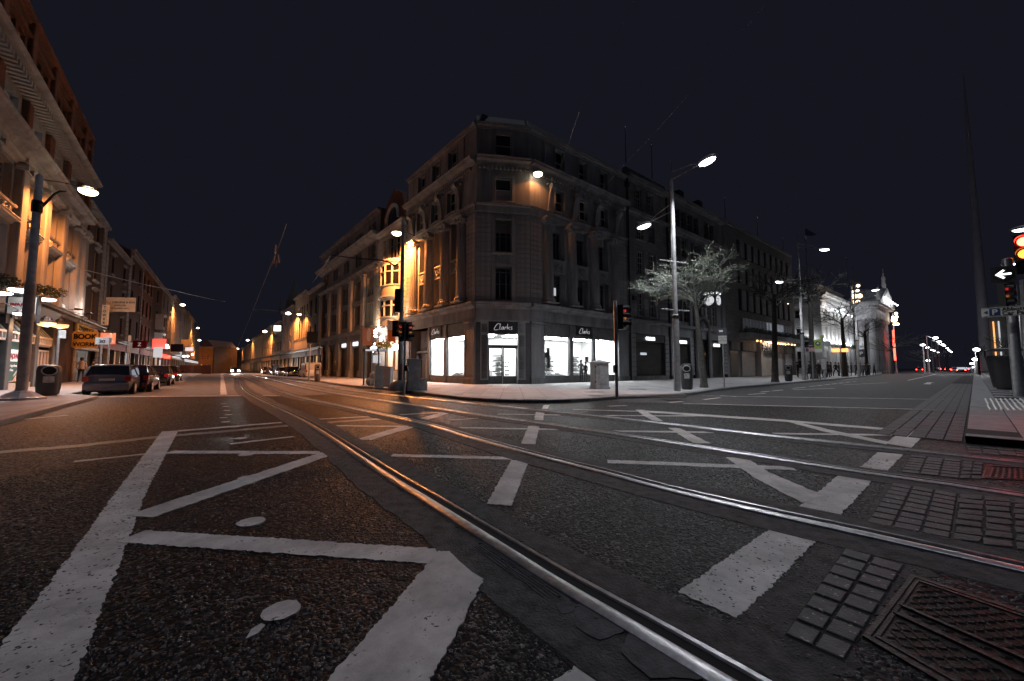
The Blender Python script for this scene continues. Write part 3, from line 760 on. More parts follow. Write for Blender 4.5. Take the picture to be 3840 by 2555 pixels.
# right street lane dashes
ordn = ['first','second','third','fourth','fifth','sixth','seventh','eighth','ninth','tenth']
DASH = ['short lane dash, '+ordn[k]+' along the kerb side of the right-hand street' for k in range(10)]+['short lane dash farther down the right-hand street, '+ordn[k]+' of the far group' for k in range(9)]
d1 = [((2760,1488),(2700,1484)),((2806,1480),(2870,1476)),((2897,1467),(2935,1463)),((2853,1471),(2885,1468)),((2976,1462),(3130,1457)),((2972,1457),(3020,1453)),((3036,1450),(3060,1448)),((3066,1447),(3084,1445)),((3092,1444),(3112,1442)),((3120,1441),(3138,1439)),((3147,1438),(3163,1436)),((3171,1435),(3187,1433)),((3196,1432),(3210,1431)),((3160,1426),(3215,1421)),((3230,1440),(3330,1436)),((3165,1443),(3225,1441)),((2640,1499),(2700,1492)),((2510,1510),(2560,1506)),((2280,1524),(2350,1521))]
for i, (a, b_) in enumerate(d1):
    bar(a, b_, .14, DASH[i], far=True, group='lane dashes')
bar((3405,1427),(3510,1404), .16, 'long white lane line ahead in the right-hand street', far=True, group='lane dashes')
marking([(3462,1441),(3478,1434),(3506,1436),(3492,1437),(3490,1442)], 'white arrow painted on the right-hand street', far=True, group='lane dashes')

# ------------------------------------------------------------------ pavers, setts and covers bottom right
def grid_stones(pix, nx, ny, name, label, m, gap=0.10, th=0.012, rough=0.0, seed=1, base=True):
    P = [G(*p) for p in pix]; o = P[3]; rr = random.Random(seed)
    root = thing('paver_panel', label, 'paving', (o.x, o.y, 0), group='stone paving panels')
    if base: ob('joint_bed', MB().add([(p.x-o.x, p.y-o.y, .004) for p in P], [(0,1,2,3)]), M['groove'], root)
    for i in range(nx):
        for j in range(ny):
            u0 = (i+gap*0.5)/nx; u1 = (i+1-gap*0.5)/nx; v0 = (j+gap)/ny; v1 = (j+1-gap)/ny
            def q(u, v):
                u += rr.uniform(-1,1)*rough*0.12/nx; v += rr.uniform(-1,1)*rough*0.25/ny
                a = P[0].lerp(P[1], u); c = P[3].lerp(P[2], u); return a.lerp(c, v)-Vector((o.x, o.y, 0))
            c4 = [q(u0,v0), q(u1,v0), q(u1,v1), q(u0,v1)]; cc = sum(c4, Vector())/4
            z = th+rr.uniform(-.003, .003)-(0.0)
            hi = [c.lerp(cc, 0.07) for c in c4]; tz = [z+rr.uniform(-1,1)*rough*.004 for _ in range(4)]
            b = MB().add([(c.x, c.y, .003) for c in c4]+[(c.x, c.y, z-.004) for c in c4]+[(c.x, c.y, t) for c, t in zip(hi, tz)]+[(cc.x, cc.y, z+rough*.006)],
                         [(0,1,5,4),(1,2,6,5),(2,3,7,6),(3,0,4,7),(4,5,9,8),(5,6,10,9),(6,7,11,10),(7,4,8,11),(8,9,12),(9,10,12),(10,11,12),(11,8,12)])
            ob(name, b, m, root)
    return root
grid_stones([(3168,2058),(3396,2122),(3166,2488),(2940,2388)], 2, 8, 'paver', 'two columns of spattered granite pavers left of the large iron cover', M['paver'], seed=2)
grid_stones([(3348,1812),(3592,1856),(3566,2026),(3248,1964)], 3, 9, 'paver', 'three columns of neat granite pavers between the two nearest rails', M['paver'], seed=3)
grid_stones([(3596,1856),(3900,1880),(3930,2085),(3574,2028)], 3, 8, 'sett', 'worn rough setts right of the neat pavers', M['sett'], rough=0.5, seed=4)
grid_stones([(3415,1709),(3608,1728),(3598,1797),(3378,1774)], 3, 7, 'paver', 'small panel of pavers between the two far rails', M['paver'], seed=5)
grid_stones([(3612,1730),(3690,1738),(3680,1800),(3602,1798)], 2, 5, 'sett', 'rough setts beside the small iron cover', M['sett'], rough=0.5, seed=6)
grid_stones([(3622,1672),(4000,1702),(4020,1732),(3628,1700)], 6, 3, 'brick', 'dark brick setts at the foot of the right-hand kerb', M['sett'], rough=0.6, seed=8)
def cover(pix, label, nst, ridges, seed):
    P = [G(*p) for p in pix]; o = P[3]; loc = lambda u, v, z=0: (P[0].lerp(P[1], u).lerp(P[3].lerp(P[2], u), v)-Vector((o.x, o.y, 0)))+Vector((0,0,z))
    root = thing('manhole_cover', label, 'manhole cover', (o.x, o.y, 0), group='iron service covers')
    def ring(a, b_, z):
        m = MB(); A = [loc(a,a,.003), loc(1-a,a,.003), loc(1-a,1-a,.003), loc(a,1-a,.003)]; At = [v+Vector((0,0,z)) for v in A]
        B = [loc(b_,b_,.003), loc(1-b_,b_,.003), loc(1-b_,1-b_,.003), loc(b_,1-b_,.003)]; Bt = [v+Vector((0,0,z)) for v in B]
        V = A+At+B+Bt; f = []
        for i in range(4):
            j = (i+1)%4; f += [(i,j,4+j,4+i),(4+i,4+j,12+j,12+i),(12+i,12+j,8+j,8+i)]
        return m.add(V, f)
    ob('cover_frame', ring(0.0, 0.035, .008), M['iron'], root); ob('cover_frame', ring(0.055, 0.075, .009), M['iron'], root)
    ob('lid', MB().add([loc(.035,.035,.006), loc(.965,.035,.006), loc(.965,.965,.006), loc(.035,.965,.006)], [(0,1,2,3)]), M['iron'], root)
    for v in ridges:
        a = loc(.06, v-.012, .006); c = loc(.94, v-.012, .006); d = loc(.94, v+.012, .006); e = loc(.06, v+.012, .006); h = Vector((0,0,.012))
        ob('ridge', MB().add([a, c, d, e, a+h, c+h, d+h, e+h], [(4,5,6,7),(0,1,5,4),(1,2,6,5),(2,3,7,6),(3,0,4,7)]), M['iron'], root)
    rr = random.Random(seed); b = MB(); n = nst
    for i in range(n):
        for j in range(n):
            u = .10+.8*(i+.5)/n; v = .10+.8*(j+.5)/n
            if any(abs(v-w) < .03 for w in ridges): continue
            s_ = 1 if (i+j) % 2 else -1
            a = loc(u, v, .006); l = (loc(u+.022, v+.016*s_, .006)-a); w = Vector((-l.y, l.x, 0)).normalized()*.007; h = Vector((0,0,.007))
            b.add([a-l-w, a+l-w, a+l+w, a-l+w, a-l*.7+h, a+l*.7+h], [(0,1,5,4),(1,2,5),(2,3,4,5),(3,0,4)])
    ob('tread_stud', b, M['iron'], root, kind='stuff')
cover([(3418,2160),(4060,2370),(4250,3000),(3235,2392)], 'large rectangular iron cover with tread studs, bottom right corner', 17, (.50,.62), 1)
cover([(3700,1748),(3960,1762),(3990,1812),(3678,1797)], 'small red-lit iron cover between the two far rails', 10, (), 2)
for pix_, lb_ in (([(3060,2045),(3168,2030),(3440,2108),(3520,2160),(3400,2190),(3225,2395),(3200,2540),(3050,2520),(2860,2420),(2700,2350),(2800,2280),(2930,2190)], 'rough mortar bed spread round the spattered pavers'), ([(3330,1795),(3620,1845),(3920,1862),(3960,2110),(3570,2050),(3225,1975)], 'dark mortar bed under the pavers between the nearest rails')):
    P_ = [Vector(G(*p)[:2]) for p in pix_]; c_ = sum(P_, Vector((0,0)))/len(P_); J_ = jagged(P_, .03, .02)
    tag(ob('surface_patch', MB().prism([(p.x-c_.x, p.y-c_.y) for p in J_], 0, .0028), M['bed'], loc=(c_.x, c_.y, 0)), lb_, 'road patch', 'surface patches')
# broken surface beside the nearest rail
def patch(pix, label, m, z, ridged=0, seed=1):
    P = [Vector(G(*p)[:2]) for p in pix]; c = sum(P, Vector((0,0)))/len(P)
    J = jagged(P, 0.03, 0.008); o = ob('surface_patch', MB().prism([(p.x-c.x, p.y-c.y) for p in J], 0, z), m, loc=(c.x, c.y, 0)); tag(o, label, 'road patch', 'surface patches')
    return o
pt = patch([(1748,2052),(1835,2024),(2000,2110),(2205,2245),(2068,2272),(1960,2210),(1905,2160),(1800,2090)], 'ridged old patch squeezed between the paint and the nearest rail', M['patch'], .009)
for k in range(9):
    t = k/9; a = Vector(G(1770+t*85, 2052-t*24)[:2]); b_ = Vector(G(2060+t*140, 2262-t*20)[:2]); c0 = Vector(pt.location[:2])
    pts = [(a.lerp(b_, q/12)+Vector((rm.uniform(-.006,.006), rm.uniform(-.006,.006)))-c0) for q in range(13)]
    ob('ridge', MB().tube([(p.x, p.y, .008) for p in pts], [.002]+[.0075]*11+[.002], 6), M['patch'], pt)
patch([(2085,2275),(2135,2262),(2160,2275),(2150,2300),(2110,2312)], 'small broken patch lump left of the nearest rail', M['patch'], .012)
patch([(2180,2262),(2230,2262),(2320,2330),(2345,2375),(2290,2400),(2250,2412),(2160,2360),(2155,2310)], 'dark block-like patch beside the nearest rail', M['patch'], .014)
patch([(2360,2370),(2420,2368),(2560,2470),(2640,2560),(2440,2560),(2330,2460)], 'rough stony patch at the bottom edge beside the nearest rail', M['patch'], .016)

seam = [G(*p) for p in [(-260,1740),(0,1697),(250,1677),(450,1655),(620,1637),(800,1622),(1000,1604),(1180,1589),(1400,1573),(1530,1563)]]  # orange streak of light on the road put in as a paler, glossier strip
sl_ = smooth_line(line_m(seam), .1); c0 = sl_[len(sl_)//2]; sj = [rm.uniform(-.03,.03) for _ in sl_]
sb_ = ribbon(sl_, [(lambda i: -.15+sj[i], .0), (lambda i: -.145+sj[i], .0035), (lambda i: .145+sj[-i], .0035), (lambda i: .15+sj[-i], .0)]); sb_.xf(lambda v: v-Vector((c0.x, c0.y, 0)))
sm_ = mat('pale_streak_grit', (0.10, 0.098, 0.095), 0.30, var=.8, scale=22, bump=1.0, bscale=42, spec=1.0)
tag(ob('light_streak_strip', sb_, sm_, loc=(c0.x, c0.y, 0)), 'pale gritty strip standing in for the orange streak of light across the left foreground', 'road patch', 'surface patches')
# exposed chippings in the asphalt near the camera
def chippings():
    import numpy as np
    rg = np.random.RandomState(5); N = 46000
    # density falls with distance; positions in polar coordinates inside the view
    r = 1.35+ (rg.rand(N)**1.25)*6.2; a = rg.uniform(-0.96, 0.96, N)
    x = r*np.sin(a); y = r*np.cos(a)
    s = rg.uniform(.004, .0095, N)*(1+0.10*r); rot = rg.uniform(0, math.pi, N); el = rg.uniform(1.0, 1.7, N); h = s*rg.uniform(.25, .55, N)
    k = 6; th = np.arange(k)*2*math.pi/k
    V = np.zeros((N, k+1+k, 3))
    jit = rg.uniform(.75, 1.2, (N, k))
    for q, (f, zz) in enumerate(((1.0, -.001), (0.55, 1.0))):
        px = np.cos(th)[None, :]*jit*s[:, None]*el[:, None]*f; py = np.sin(th)[None, :]*jit*s[:, None]*f
        cx, sx = np.cos(rot)[:, None], np.sin(rot)[:, None]
        V[:, q*k:(q+1)*k, 0] = x[:, None]+px*cx-py*sx; V[:, q*k:(q+1)*k, 1] = y[:, None]+px*sx+py*cx
        V[:, q*k:(q+1)*k, 2] = (-.001 if q == 0 else 1)*1.0 if q == 0 else h[:, None]*rg.uniform(.6, 1.2, (N, k))
    V[:, 2*k, 0] = x; V[:, 2*k, 1] = y; V[:, 2*k, 2] = h*1.15
    base = (np.arange(N)*(2*k+1))[:, None]
    F = []
    quads = np.array([[i, (i+1)%k, k+(i+1)%k, k+i] for i in range(k)]); tris = np.array([[k+i, k+(i+1)%k, 2*k] for i in range(k)])
    Q = (base[:, :, None]+quads[None]).reshape(-1, 4); T = (base[:, :, None]+tris[None]).reshape(-1, 3)
    me = bpy.data.meshes.new('chippings')
    nv = N*(2*k+1); me.vertices.add(nv); me.vertices.foreach_set('co', V.reshape(-1))
    nl = Q.size+T.size; me.loops.add(nl); me.loops.foreach_set('vertex_index', np.concatenate([Q.reshape(-1), T.reshape(-1)]))
    npoly = len(Q)+len(T); me.polygons.add(npoly)
    st = np.concatenate([np.arange(len(Q))*4, len(Q)*4+np.arange(len(T))*3]); me.polygons.foreach_set('loop_start', st)
    me.update(); me.validate()
    m = mat('chipping_stone', (0.02, 0.02, 0.02), 0.34, var=0.5, scale=35, spec=.35)
    N_, L_ = nt(m); n_ = N_.new('ShaderNodeTexNoise'); n_.inputs['Scale'].default_value = 31; n_.inputs['Detail'].default_value = 0
    t_ = N_.new('ShaderNodeTexCoord'); L_.new(t_.outputs['Object'], n_.inputs['Vector']); r_ = N_.new('ShaderNodeValToRGB'); L_.new(n_.outputs[0], r_.inputs[0])
    e_ = r_.color_ramp.elements; e_[0].position = .42; e_[0].color = (.005,.005,.006,1); e_[1].position = .80; e_[1].color = (.16,.15,.14,1); q_ = e_.new(.64); q_.color = (.014,.014,.016,1); L_.new(r_.outputs[0], N_['Principled BSDF'].inputs['Base Color'])
    o = ob('chippings', me, m, loc=(0,0,0)); o['kind'] = 'stuff'; tag(o, 'exposed dark stone chippings bedded in the asphalt near the camera', 'gravel')
chippings()
# ------------------------------------------------------------------ corner shop building (three faces)
def root_at(frame, u, name, label, cat='building', group=None, z=PZ*0):
    p = frame.w(u); return thing(name, label, cat, (p.x, p.y, 0), frame.a, group)
def sub_frame(fr, u): return Frame(fr.w(u), fr.a)
def roof_box(face, u0, u1, y0, y1, z0, z1, m, name='roof'):
    return face.put(name, MB().box(u0, u1, y0, y1, z0, z1), m)

cb = thing('corner_building', 'five storey classical stone corner building with brightly lit shop windows, centre of the junction', 'building', (C1.x, C1.y, 0), aC)
fc, fl, fr = Face(cb, FC), Face(cb, FL, FC), Face(cb, FR, FC)
WC = (C2-C1).length                  # chamfer width
ZT = 19.0
def carved(face, u0, u1, z0, z1, m):
    """spandrel panel with frame, swag and rosette"""
    w = u1-u0; h = z1-z0; b = MB()
    b.bbox(0, w, -0.09, 0.0, h-0.16, h, 0.03); b.bbox(0, w, -0.06, 0.0, 0, 0.12, 0.02)
    b.bbox(0, 0.14, -0.06, 0, 0.12, h-0.16, 0.02); b.bbox(w-0.14, w, -0.06, 0, 0.12, h-0.16, 0.02)
    pts = [(0.26*w+(0.48*w)*t, -0.05, 0.62*h-0.34*h*math.sin(math.pi*t)) for t in [i/8 for i in range(9)]]
    b.tube(pts, [0.03]+[.05,.06,.075,.08,.075,.06,.05]+[0.03], 7)
    b.ball((w/2, -0.04, 0.66*h), 0.13, 0.07, 0.13, 12, 6)
    for sx in (0.24, 0.76): b.ball((w*sx, -0.04, 0.62*h), 0.07, 0.05, 0.09, 8, 5); b.tube([(w*sx,-.04,.6*h),(w*sx,-.04,.25*h)], [.05,.015], 6)
    face.put('spandrel_panel', MB().box(0, w, 0.0, 0.05, 0, h), m, u0, 0.02, z0)
    return face.put('swag_carving', b, m, u0, 0.0, z0, smooth=True)
def scroll_bracket(face, u, z0, h, w, m):
    k = ('scr', round(h,2), w, m.name)
    if k not in _cache:
        b = MB(); n = 14
        for s_ in (-0.36, -0.12, 0.12, 0.36):
            pts = []; 
            for i in range(n+1):
                t = i/n; pts.append((s_*w, -0.10-0.42*(t**1.6)-0.05*math.sin(t*6), t*(h-0.35)))
            b.tube(pts, 0.07*w/0.5, 8)
        b.tube([(-w*0.5,-0.5,h-0.22),(w*0.5,-0.5,h-0.22)], 0.22, 14)
        b.tube([(-w*0.45,-0.14,0.02),(w*0.45,-0.14,0.02)], 0.12, 10)
        b.box(-w*.5, w*.5, -.3, 0, h-.02, h+.12)
        me = b.mesh('scroll_bracket', True); me.materials.append(m); _cache[k] = me
    return face.put('scroll_bracket', _cache[k], None, u, 0, z0)
def surround(face, u0, u1, z0, z1, m, w=0.24, head=True, name='window_surround'):
    k = ('sur', round(u1-u0,2), round(z1-z0,2), w, m.name)
    if k not in _cache:
        W_, H_ = u1-u0, z1-z0; b = MB()
        b.bbox(-w, 0, -0.09, 0.0, -0.05, H_+w, 0.03); b.bbox(W_, W_+w, -0.09, 0.0, -0.05, H_+w, 0.03)
        b.bbox(0, W_, -0.088, 0.0, H_, H_+w, 0.03)
        b.bbox(-w-0.08, W_+w+0.08, -0.17, 0.0, -0.2, -0.05, 0.03)
        me = b.mesh(name); me.materials.append(m); _cache[k] = me
    return face.put(name, _cache[k], None, u0, 0, z0)
ST = M['stone']; SB = M['stone_block']
# chamfer face
cw0, cw1 = WC/2-0.6, WC/2+0.6
holes_c = [(cw0, cw1, 16.72, 18.5), (cw0, cw1, 13.4, 15.1), (cw0, cw1, 9.6, 12.0), (cw0, cw1, 6.08, 8.5), (0.92, WC-0.90, 0.0, 4.56)]
fc.wall(0, WC, 0.0, ZT, holes_c, ST, 0.34)
for a, b_ in ((16.72, 18.5), (13.4, 15.1)):
    w = window(fc, cw0, cw1, a, b_, M['white_paint'], M['glass_dark'], fw=0.06)
    surround(fc, cw0, cw1, a, b_, ST)
bl = fc.put('window_blind', MB().quad((0,0,0),(1.08,0,0),(1.08,0,.78),(0,0,.78)), mat('blind_grey', (.35,.35,.36)), cw0+.06, .2, 13.45)
for a, b_ in ((9.6, 12.0), (6.08, 8.5)):
    window(fc, cw0, cw1, a, b_, M['shopgrey'], M['glass_dark'], vb=((.27,.07),(.73,.07)), hb=((.86,.06),(.5,.02)), fw=0.09)
    surround(fc, cw0, cw1, a, b_, ST, 0.3)
carved(fc, cw0, cw1, 8.5, 9.6, ST)
for a, c in ((0.02, cw0-0.34), (cw1+0.34, WC-0.02)):
    courses(fc, a, c, 6.0, 12.4, 0.355, m=SB)
# left face
BAY = 2.72
LW = 11.62
pc = [-1.75, -4.25, -7.0, -9.75]
wl = [(-3.38, -2.2), (-6.12, -4.95), (-8.88, -7.7)]
w5 = [(-3.95, -2.72), (-6.65, -5.42), (-9.38, -8.1)]
w4 = [(-4.1, -2.92), (-6.8, -5.62), (-9.5, -8.32)]
def upper(face, wmid, wtop, w4s, cols, u0, u1, rust):
    holes = [(a, b_, 16.65, 18.5) for a, b_ in wtop]+[(a, b_, 13.5, 15.2) for a, b_ in w4s]
    holes += [(u0 if False else a-0.12, b_+0.12, 6.02, 12.55) for a, b_ in wmid]
    face.wall(u0, u1, 5.5, ZT, holes, ST, 0.45)
    for a, b_ in wtop:
        window(face, a, b_, 16.65, 18.5, M['white_paint'], M['glass_dark'], fw=0.06, y=0.3); surround(face, a, b_, 16.65, 18.5, ST, .14)
    for a, b_ in w4s:
        window(face, a, b_, 13.5, 15.2, M['white_paint'], M['glass_dark'], fw=0.06, y=0.3); surround(face, a, b_, 13.5, 15.2, ST, .14)
    for a, b_ in wmid:
        # recessed bay between columns: window, carved spandrel, window
        face.put('bay_back', wall_mesh('bay_back', a-0.12, b_+0.12, 6.02, 12.55, [(a, b_, 9.62, 11.9), (a, b_, 6.1, 8.5)], 0.12, 0.42), ST)
        window(face, a, b_, 9.62, 11.9, M['shopgrey'], M['glass_dark'], vb=((.3,.06),(.7,.06)), hb=((.85,.05),), fw=0.08, y=0.52)
        window(face, a, b_, 6.1, 8.5, M['shopgrey'], M['glass_dark'], vb=((.3,.06),(.7,.06)), hb=((.85,.05),), fw=0.08, y=0.52)
        o = carved(face, a-.1, b_+.1, 8.5, 9.6, ST); o.location += Vector((0,0,0))
    for u in cols: column(face, u, 6.15, 12.6, 0.46, ST, y=-0.05)
upper(fl, wl, w5, w4, pc, -LW, 0, None)
courses(fl, -1.18, -0.02, 6.0, 12.4, 0.355, m=SB)
courses(fl, -LW+0.02, -10.5, 6.0, 12.4, 0.355, m=SB)
for u in (-2.2, -4.95, -7.7, -10.25): scroll_bracket(fl, u+0.0, 13.25, 2.0, 0.5, ST)
RWd = 11.95
prc = [1.72, 4.4, 7.13, 9.88]
wr = [(2.42, 3.55), (5.14, 6.3), (7.85, 9.02)]
w5r = [(2.66, 3.68), (5.45, 6.42), (8.2, 9.15)]
w4r = [(2.7, 3.65), (5.48, 6.42), (8.2, 9.1)]
upper(fr, wr, w5r, w4r, prc, 0, RWd, None)
courses(fr, 0.02, 1.2, 6.0, 12.4, 0.355, m=SB)
courses(fr, 10.55, RWd-0.02, 6.0, 12.4, 0.355, m=SB)
for u in (1.95, 4.75, 7.5, 10.25): scroll_bracket(fr, u, 13.25, 2.0, 0.5, ST)
# blinds glowing behind one window on the right
fr.put('lit_blind', MB().quad((0,0,0),(.55,0,0),(.55,0,.62),(0,0,.62)), M['lit_window'], 2.6, 0.50, 6.9)
# horizontal mouldings wrapped round the three faces
def wrap(prof, m, name='cornice', ext=0.0):
    o = prof[-1][0]
    moulding(fc, 0-ext, WC+ext, prof, m, name)
    moulding(fl, -LW, 0.0, prof, m, name); moulding(fr, 0.0, RWd, prof, m, name)
wrap(cornice_prof(5.46, 5.92, 0.42), ST)
wrap([(0.03, 4.66), (0.05, 4.68), (0.05, 4.84), (0.08, 4.86), (0.08, 5.46)], M['stone_mid'], 'fascia')
wrap([(0.06, 12.5), (0.10, 12.52), (0.12, 12.95), (0.22, 13.0), (0.26, 13.12)], ST, 'entablature')
wrap(cornice_prof(15.98, 16.5, 0.62), ST)
wrap(cornice_prof(18.75, 19.1, 0.30), ST, 'parapet_coping')
for fa, a, b_ in ((fc, 0.1, WC-.1), (fl, -LW, -.3), (fr, .3, RWd)): dentils(fa, a, b_, 15.70, 0.26, 0.30, ST)
for fa, a, b_ in ((fl, -LW, 0), (fc, 0, WC), (fr, 0, RWd)):
    fa.put('mansard', MB().prof([(0.15, 19.1), (0.5, 20.0), (3.0, 20.1), (3.0, 19.0)], a, b_), M['roofslate'])
# solid back of the building
core = [FL.w(-LW), FL.w(-LW, 14), FR.w(RWd, 14), FR.w(RWd)]
def loc_c(p): 
    d = Vector((p.x-C1.x, p.y-C1.y)); return (d.dot(FC.ux), d.dot(FC.n))
inL = [FL.w(-LW, .5), FL.w(-.2, .5), FR.w(.2, .5), FR.w(RWd, .5), FR.w(RWd, 12), FL.w(-LW, 12)]
ob('roof', MB().prism([loc_c(p) for p in inL], 18.4, 18.9), M['roofslate'], cb)
ob('side_wall', MB().prism([loc_c(p) for p in [FL.w(-LW, .02), FL.w(-LW+.3, .02), FL.w(-LW+.3, 12), FL.w(-LW, 12)]], 0, 18.9), M['brick_dark'], cb)
ob('side_wall', MB().prism([loc_c(p) for p in [FR.w(RWd-.3, .02), FR.w(RWd, .02), FR.w(RWd, 12), FR.w(RWd-.3, 12)]], 0, 18.9), M['brick_dark'], cb)
# drain pipes
for fa, u in ((fl, -1.62), (fr, 1.45)):
    fa.put('drainpipe', MB().tube([(u,-.1,16.6),(u,-.1,18.7)], .07, 8), M['pole_grey'])
fr.put('drainpipe', MB().tube([(RWd,-.2,0.2),(RWd,-.2,18.9)], .085, 8).box(RWd-.17, RWd+.17, -.34, -.04, 18.1, 18.5), M['black'])
# ---- ground floor
SG = M['stone_mid']; SD = M['shopdark']; SY = M['shopgrey']
def pier(face, u0, u1, m=SG):
    face.put('pier', MB().box(u0, u1, -0.10, 0.3, 0.55, 4.64), m)
    face.put('plinth', MB().bbox(u0-.04, u1+.04, -0.18, 0.3, 0.05, 0.55, .02), M['stone_dark'])
    face.put('pier_panel', MB().bbox(u0+.25, u1-.25, -0.115, -0.09, .75, 3.95, .01), m)
    face.put('pier_capital', MB().box(u0-.03, u1+.03, -0.16, 0.3, 4.28, 4.36).box(u0-.05, u1+.05, -0.2, 0.3, 4.45, 4.6), m)
    me = block_mesh(0.20, .36, .035, .015, m)
    for k in range(8):
        face.put('stone_block', me, None, u0+.01, -.10, .72+k*.43); face.put('stone_block', me, None, u1-.21, -.10, .72+k*.43)
pier(fl, -1.30, 0.0); pier(fr, 0.0, 1.25); pier(fr, 10.3, 11.78); pier(fl, -LW, -10.6)
gl = M['glass_clear']
def shopwin(face, u0, u1, z0=.68, z1=3.64, y=0.12):
    face.put('window_frame', MB().box(u0-.03, u0+.04, y-.06, y+.06, z0-.03, z1+.03).box(u1-.04, u1+.03, y-.06, y+.06, z0-.03, z1+.03).box(u0, u1, y-.06, y+.06, z1-.03, z1+.04).box(u0, u1, y-.1, y+.06, z0-.08, z0), SY)
    return face.put('display_window', MB().quad((u0,y,z0),(u1,y,z0),(u1,y,z1),(u0,y,z1)), gl)
def stall(face, u0, u1):
    face.put('stall_riser', MB().box(u0, u1, 0.02, 0.2, 0.1, .60).bbox(u0+.15, u1-.15, -.005, .02, .2, .5, .01), SY)
def mull(face, u0, u1, z1=4.62):
    face.put('mullion', MB().box(u0, u1, -.03, .2, .12, z1).bbox(u0+.04, u1-.04, -.05, -.03, 3.86, 4.5, .01).box(u0-.03, u1+.03, -.07, .2, .1, .34), SY)
def header(face, u0, u1, m=SY): face.put('header_panel', MB().box(u0, u1, .04, .2, 3.68, 4.62).bbox(u0+.05, u1-.05, .02, .04, 3.76, 4.54, .01), m)
for a, b_ in ((-6.78, -4.47), (-3.98, -1.38)): shopwin(fl, a, b_); stall(fl, a, b_); header(fl, a, b_)
for a, b_ in ((-7.12, -6.82), (-4.43, -4.02)): mull(fl, a, b_)
for a, b_ in ((1.45, 4.1), (4.52, 6.92), (7.27, 10.2)): shopwin(fr, a, b_); stall(fr, a, b_); header(fr, a, b_)
for a, b_ in ((4.12, 4.50), (6.94, 7.25)): mull(fr, a, b_)
# script lettering drawn as strokes
def script_sign(face, u, z, h, y, m=None, parent=None):
    K = h
    strokes = [
      [(1.02,.80),(.92,.97),(.74,1.0),(.50,.82),(.26,.48),(.10,.16),(.16,.03),(.42,.02),(.80,.10)],                # C
      [(1.12,1.02),(1.04,.62),(.98,.22),(1.02,.10),(1.12,.14)],                                                      # l
      [(1.58,.48),(1.44,.52),(1.28,.36),(1.26,.16),(1.36,.10),(1.50,.28),(1.60,.50),(1.56,.20),(1.62,.10),(1.72,.16)], # a
      [(1.80,.50),(1.78,.28),(1.76,.10)], [(1.78,.30),(1.88,.46),(2.0,.50),(2.06,.42)],                             # r
      [(2.24,1.0),(2.18,.56),(2.14,.12)], [(2.56,.52),(2.34,.38),(2.20,.32)], [(2.28,.36),(2.42,.20),(2.58,.08)],    # k
      [(2.98,.50),(2.84,.54),(2.74,.42),(2.84,.32),(2.92,.20),(2.84,.08),(2.68,.10)]]                               # s
    b = MB()
    for st in strokes:
        pts = smooth_line(st, .06); b.tube([(p.x*K, 0, p.y*K) for p in pts], [.028*K*(.7+.6*math.sin(math.pi*i/(len(pts)-1))+.5) for i in range(len(pts))], 6)
    return face.put('lettering', b, m or M['letter'], u, y, z)
def sign(face, u0, u1, z0, z1, lh, y=-.04):
    s_ = face.put('shop_sign', MB().box(u0, u1, y, y+.1, z0, z1), M['signdark'])
    wd = 3.0*lh
    script_sign(face, (u0+u1)/2-wd/2, (z0+z1)/2-lh*.5, lh, y-.03)
sign(fl, -6.62, -4.92, 3.80, 4.62, .44); sign(fr, 4.9, 6.72, 3.84, 4.62, .44)
# entrance
e0, e1 = 0.92, WC-.90
ey = 1.1
fc.put('entrance_side', MB().box(0.0, 0.35, -.02, .3, .1, 4.5), SD); fc.put('entrance_side', MB().box(WC-.35, WC, -.02, .3, .1, 4.5), SD)
for sx, a, b_ in ((0, .35, .9), (1, WC-.9, WC-.35)):
    fc.put('entrance_panel', MB().box(a, b_, .02, .22, .1, 4.5).bbox(a+.06, b_-.06, 0.0, .02, .5, 3.6, .01).bbox(a+.06, b_-.06, 0.0, .02, 3.78, 4.4, .01).box(a-.01, b_+.01, -.02, .2, .1, .42), SD)
fc.put('shop_sign', MB().box(.92, WC-.92, .06, .3, 3.72, 4.62), M['signdark']); script_sign(fc, 1.27, 3.95, .46, .02)
fc.put('transom_window', MB().quad((e0+.03,.3,2.9),(e1-.03,.3,2.9),(e1-.03,.3,3.66),(e0+.03,.3,3.66)), gl)
fc.put('door_head', MB().box(e0, e1, .2, .42, 2.76, 2.90).box(e0, e1, .2, .42, 3.66, 3.74), SD)
mid = (e0+e1)/2
for a, b_ in ((e0+.02, mid-.01), (mid+.01, e1-.02)):
    dr = fc.put('door', MB().box(a, a+.09, .28, .34, .14, 2.76).box(b_-.09, b_, .28, .34, .14, 2.76).box(a+.09, b_-.09, .28, .34, 2.66, 2.76).box(a+.09, b_-.09, .28, .34, .14, .68).bbox(a+.16, b_-.16, .265, .28, .24, .58, .008), SD)
    ob('pane', MB().quad((a+.09,.31,.68),(b_-.09,.31,.68),(b_-.09,.31,2.66),(a+.09,.31,2.66)), gl, dr)
    hx = b_-.05 if a < mid-.5 else a+.05
    ob('handle', MB().tube([(hx,.24,1.05),(hx,.22,1.1),(hx,.22,1.55),(hx,.24,1.6)], .016, 6), M['chrome'], dr)
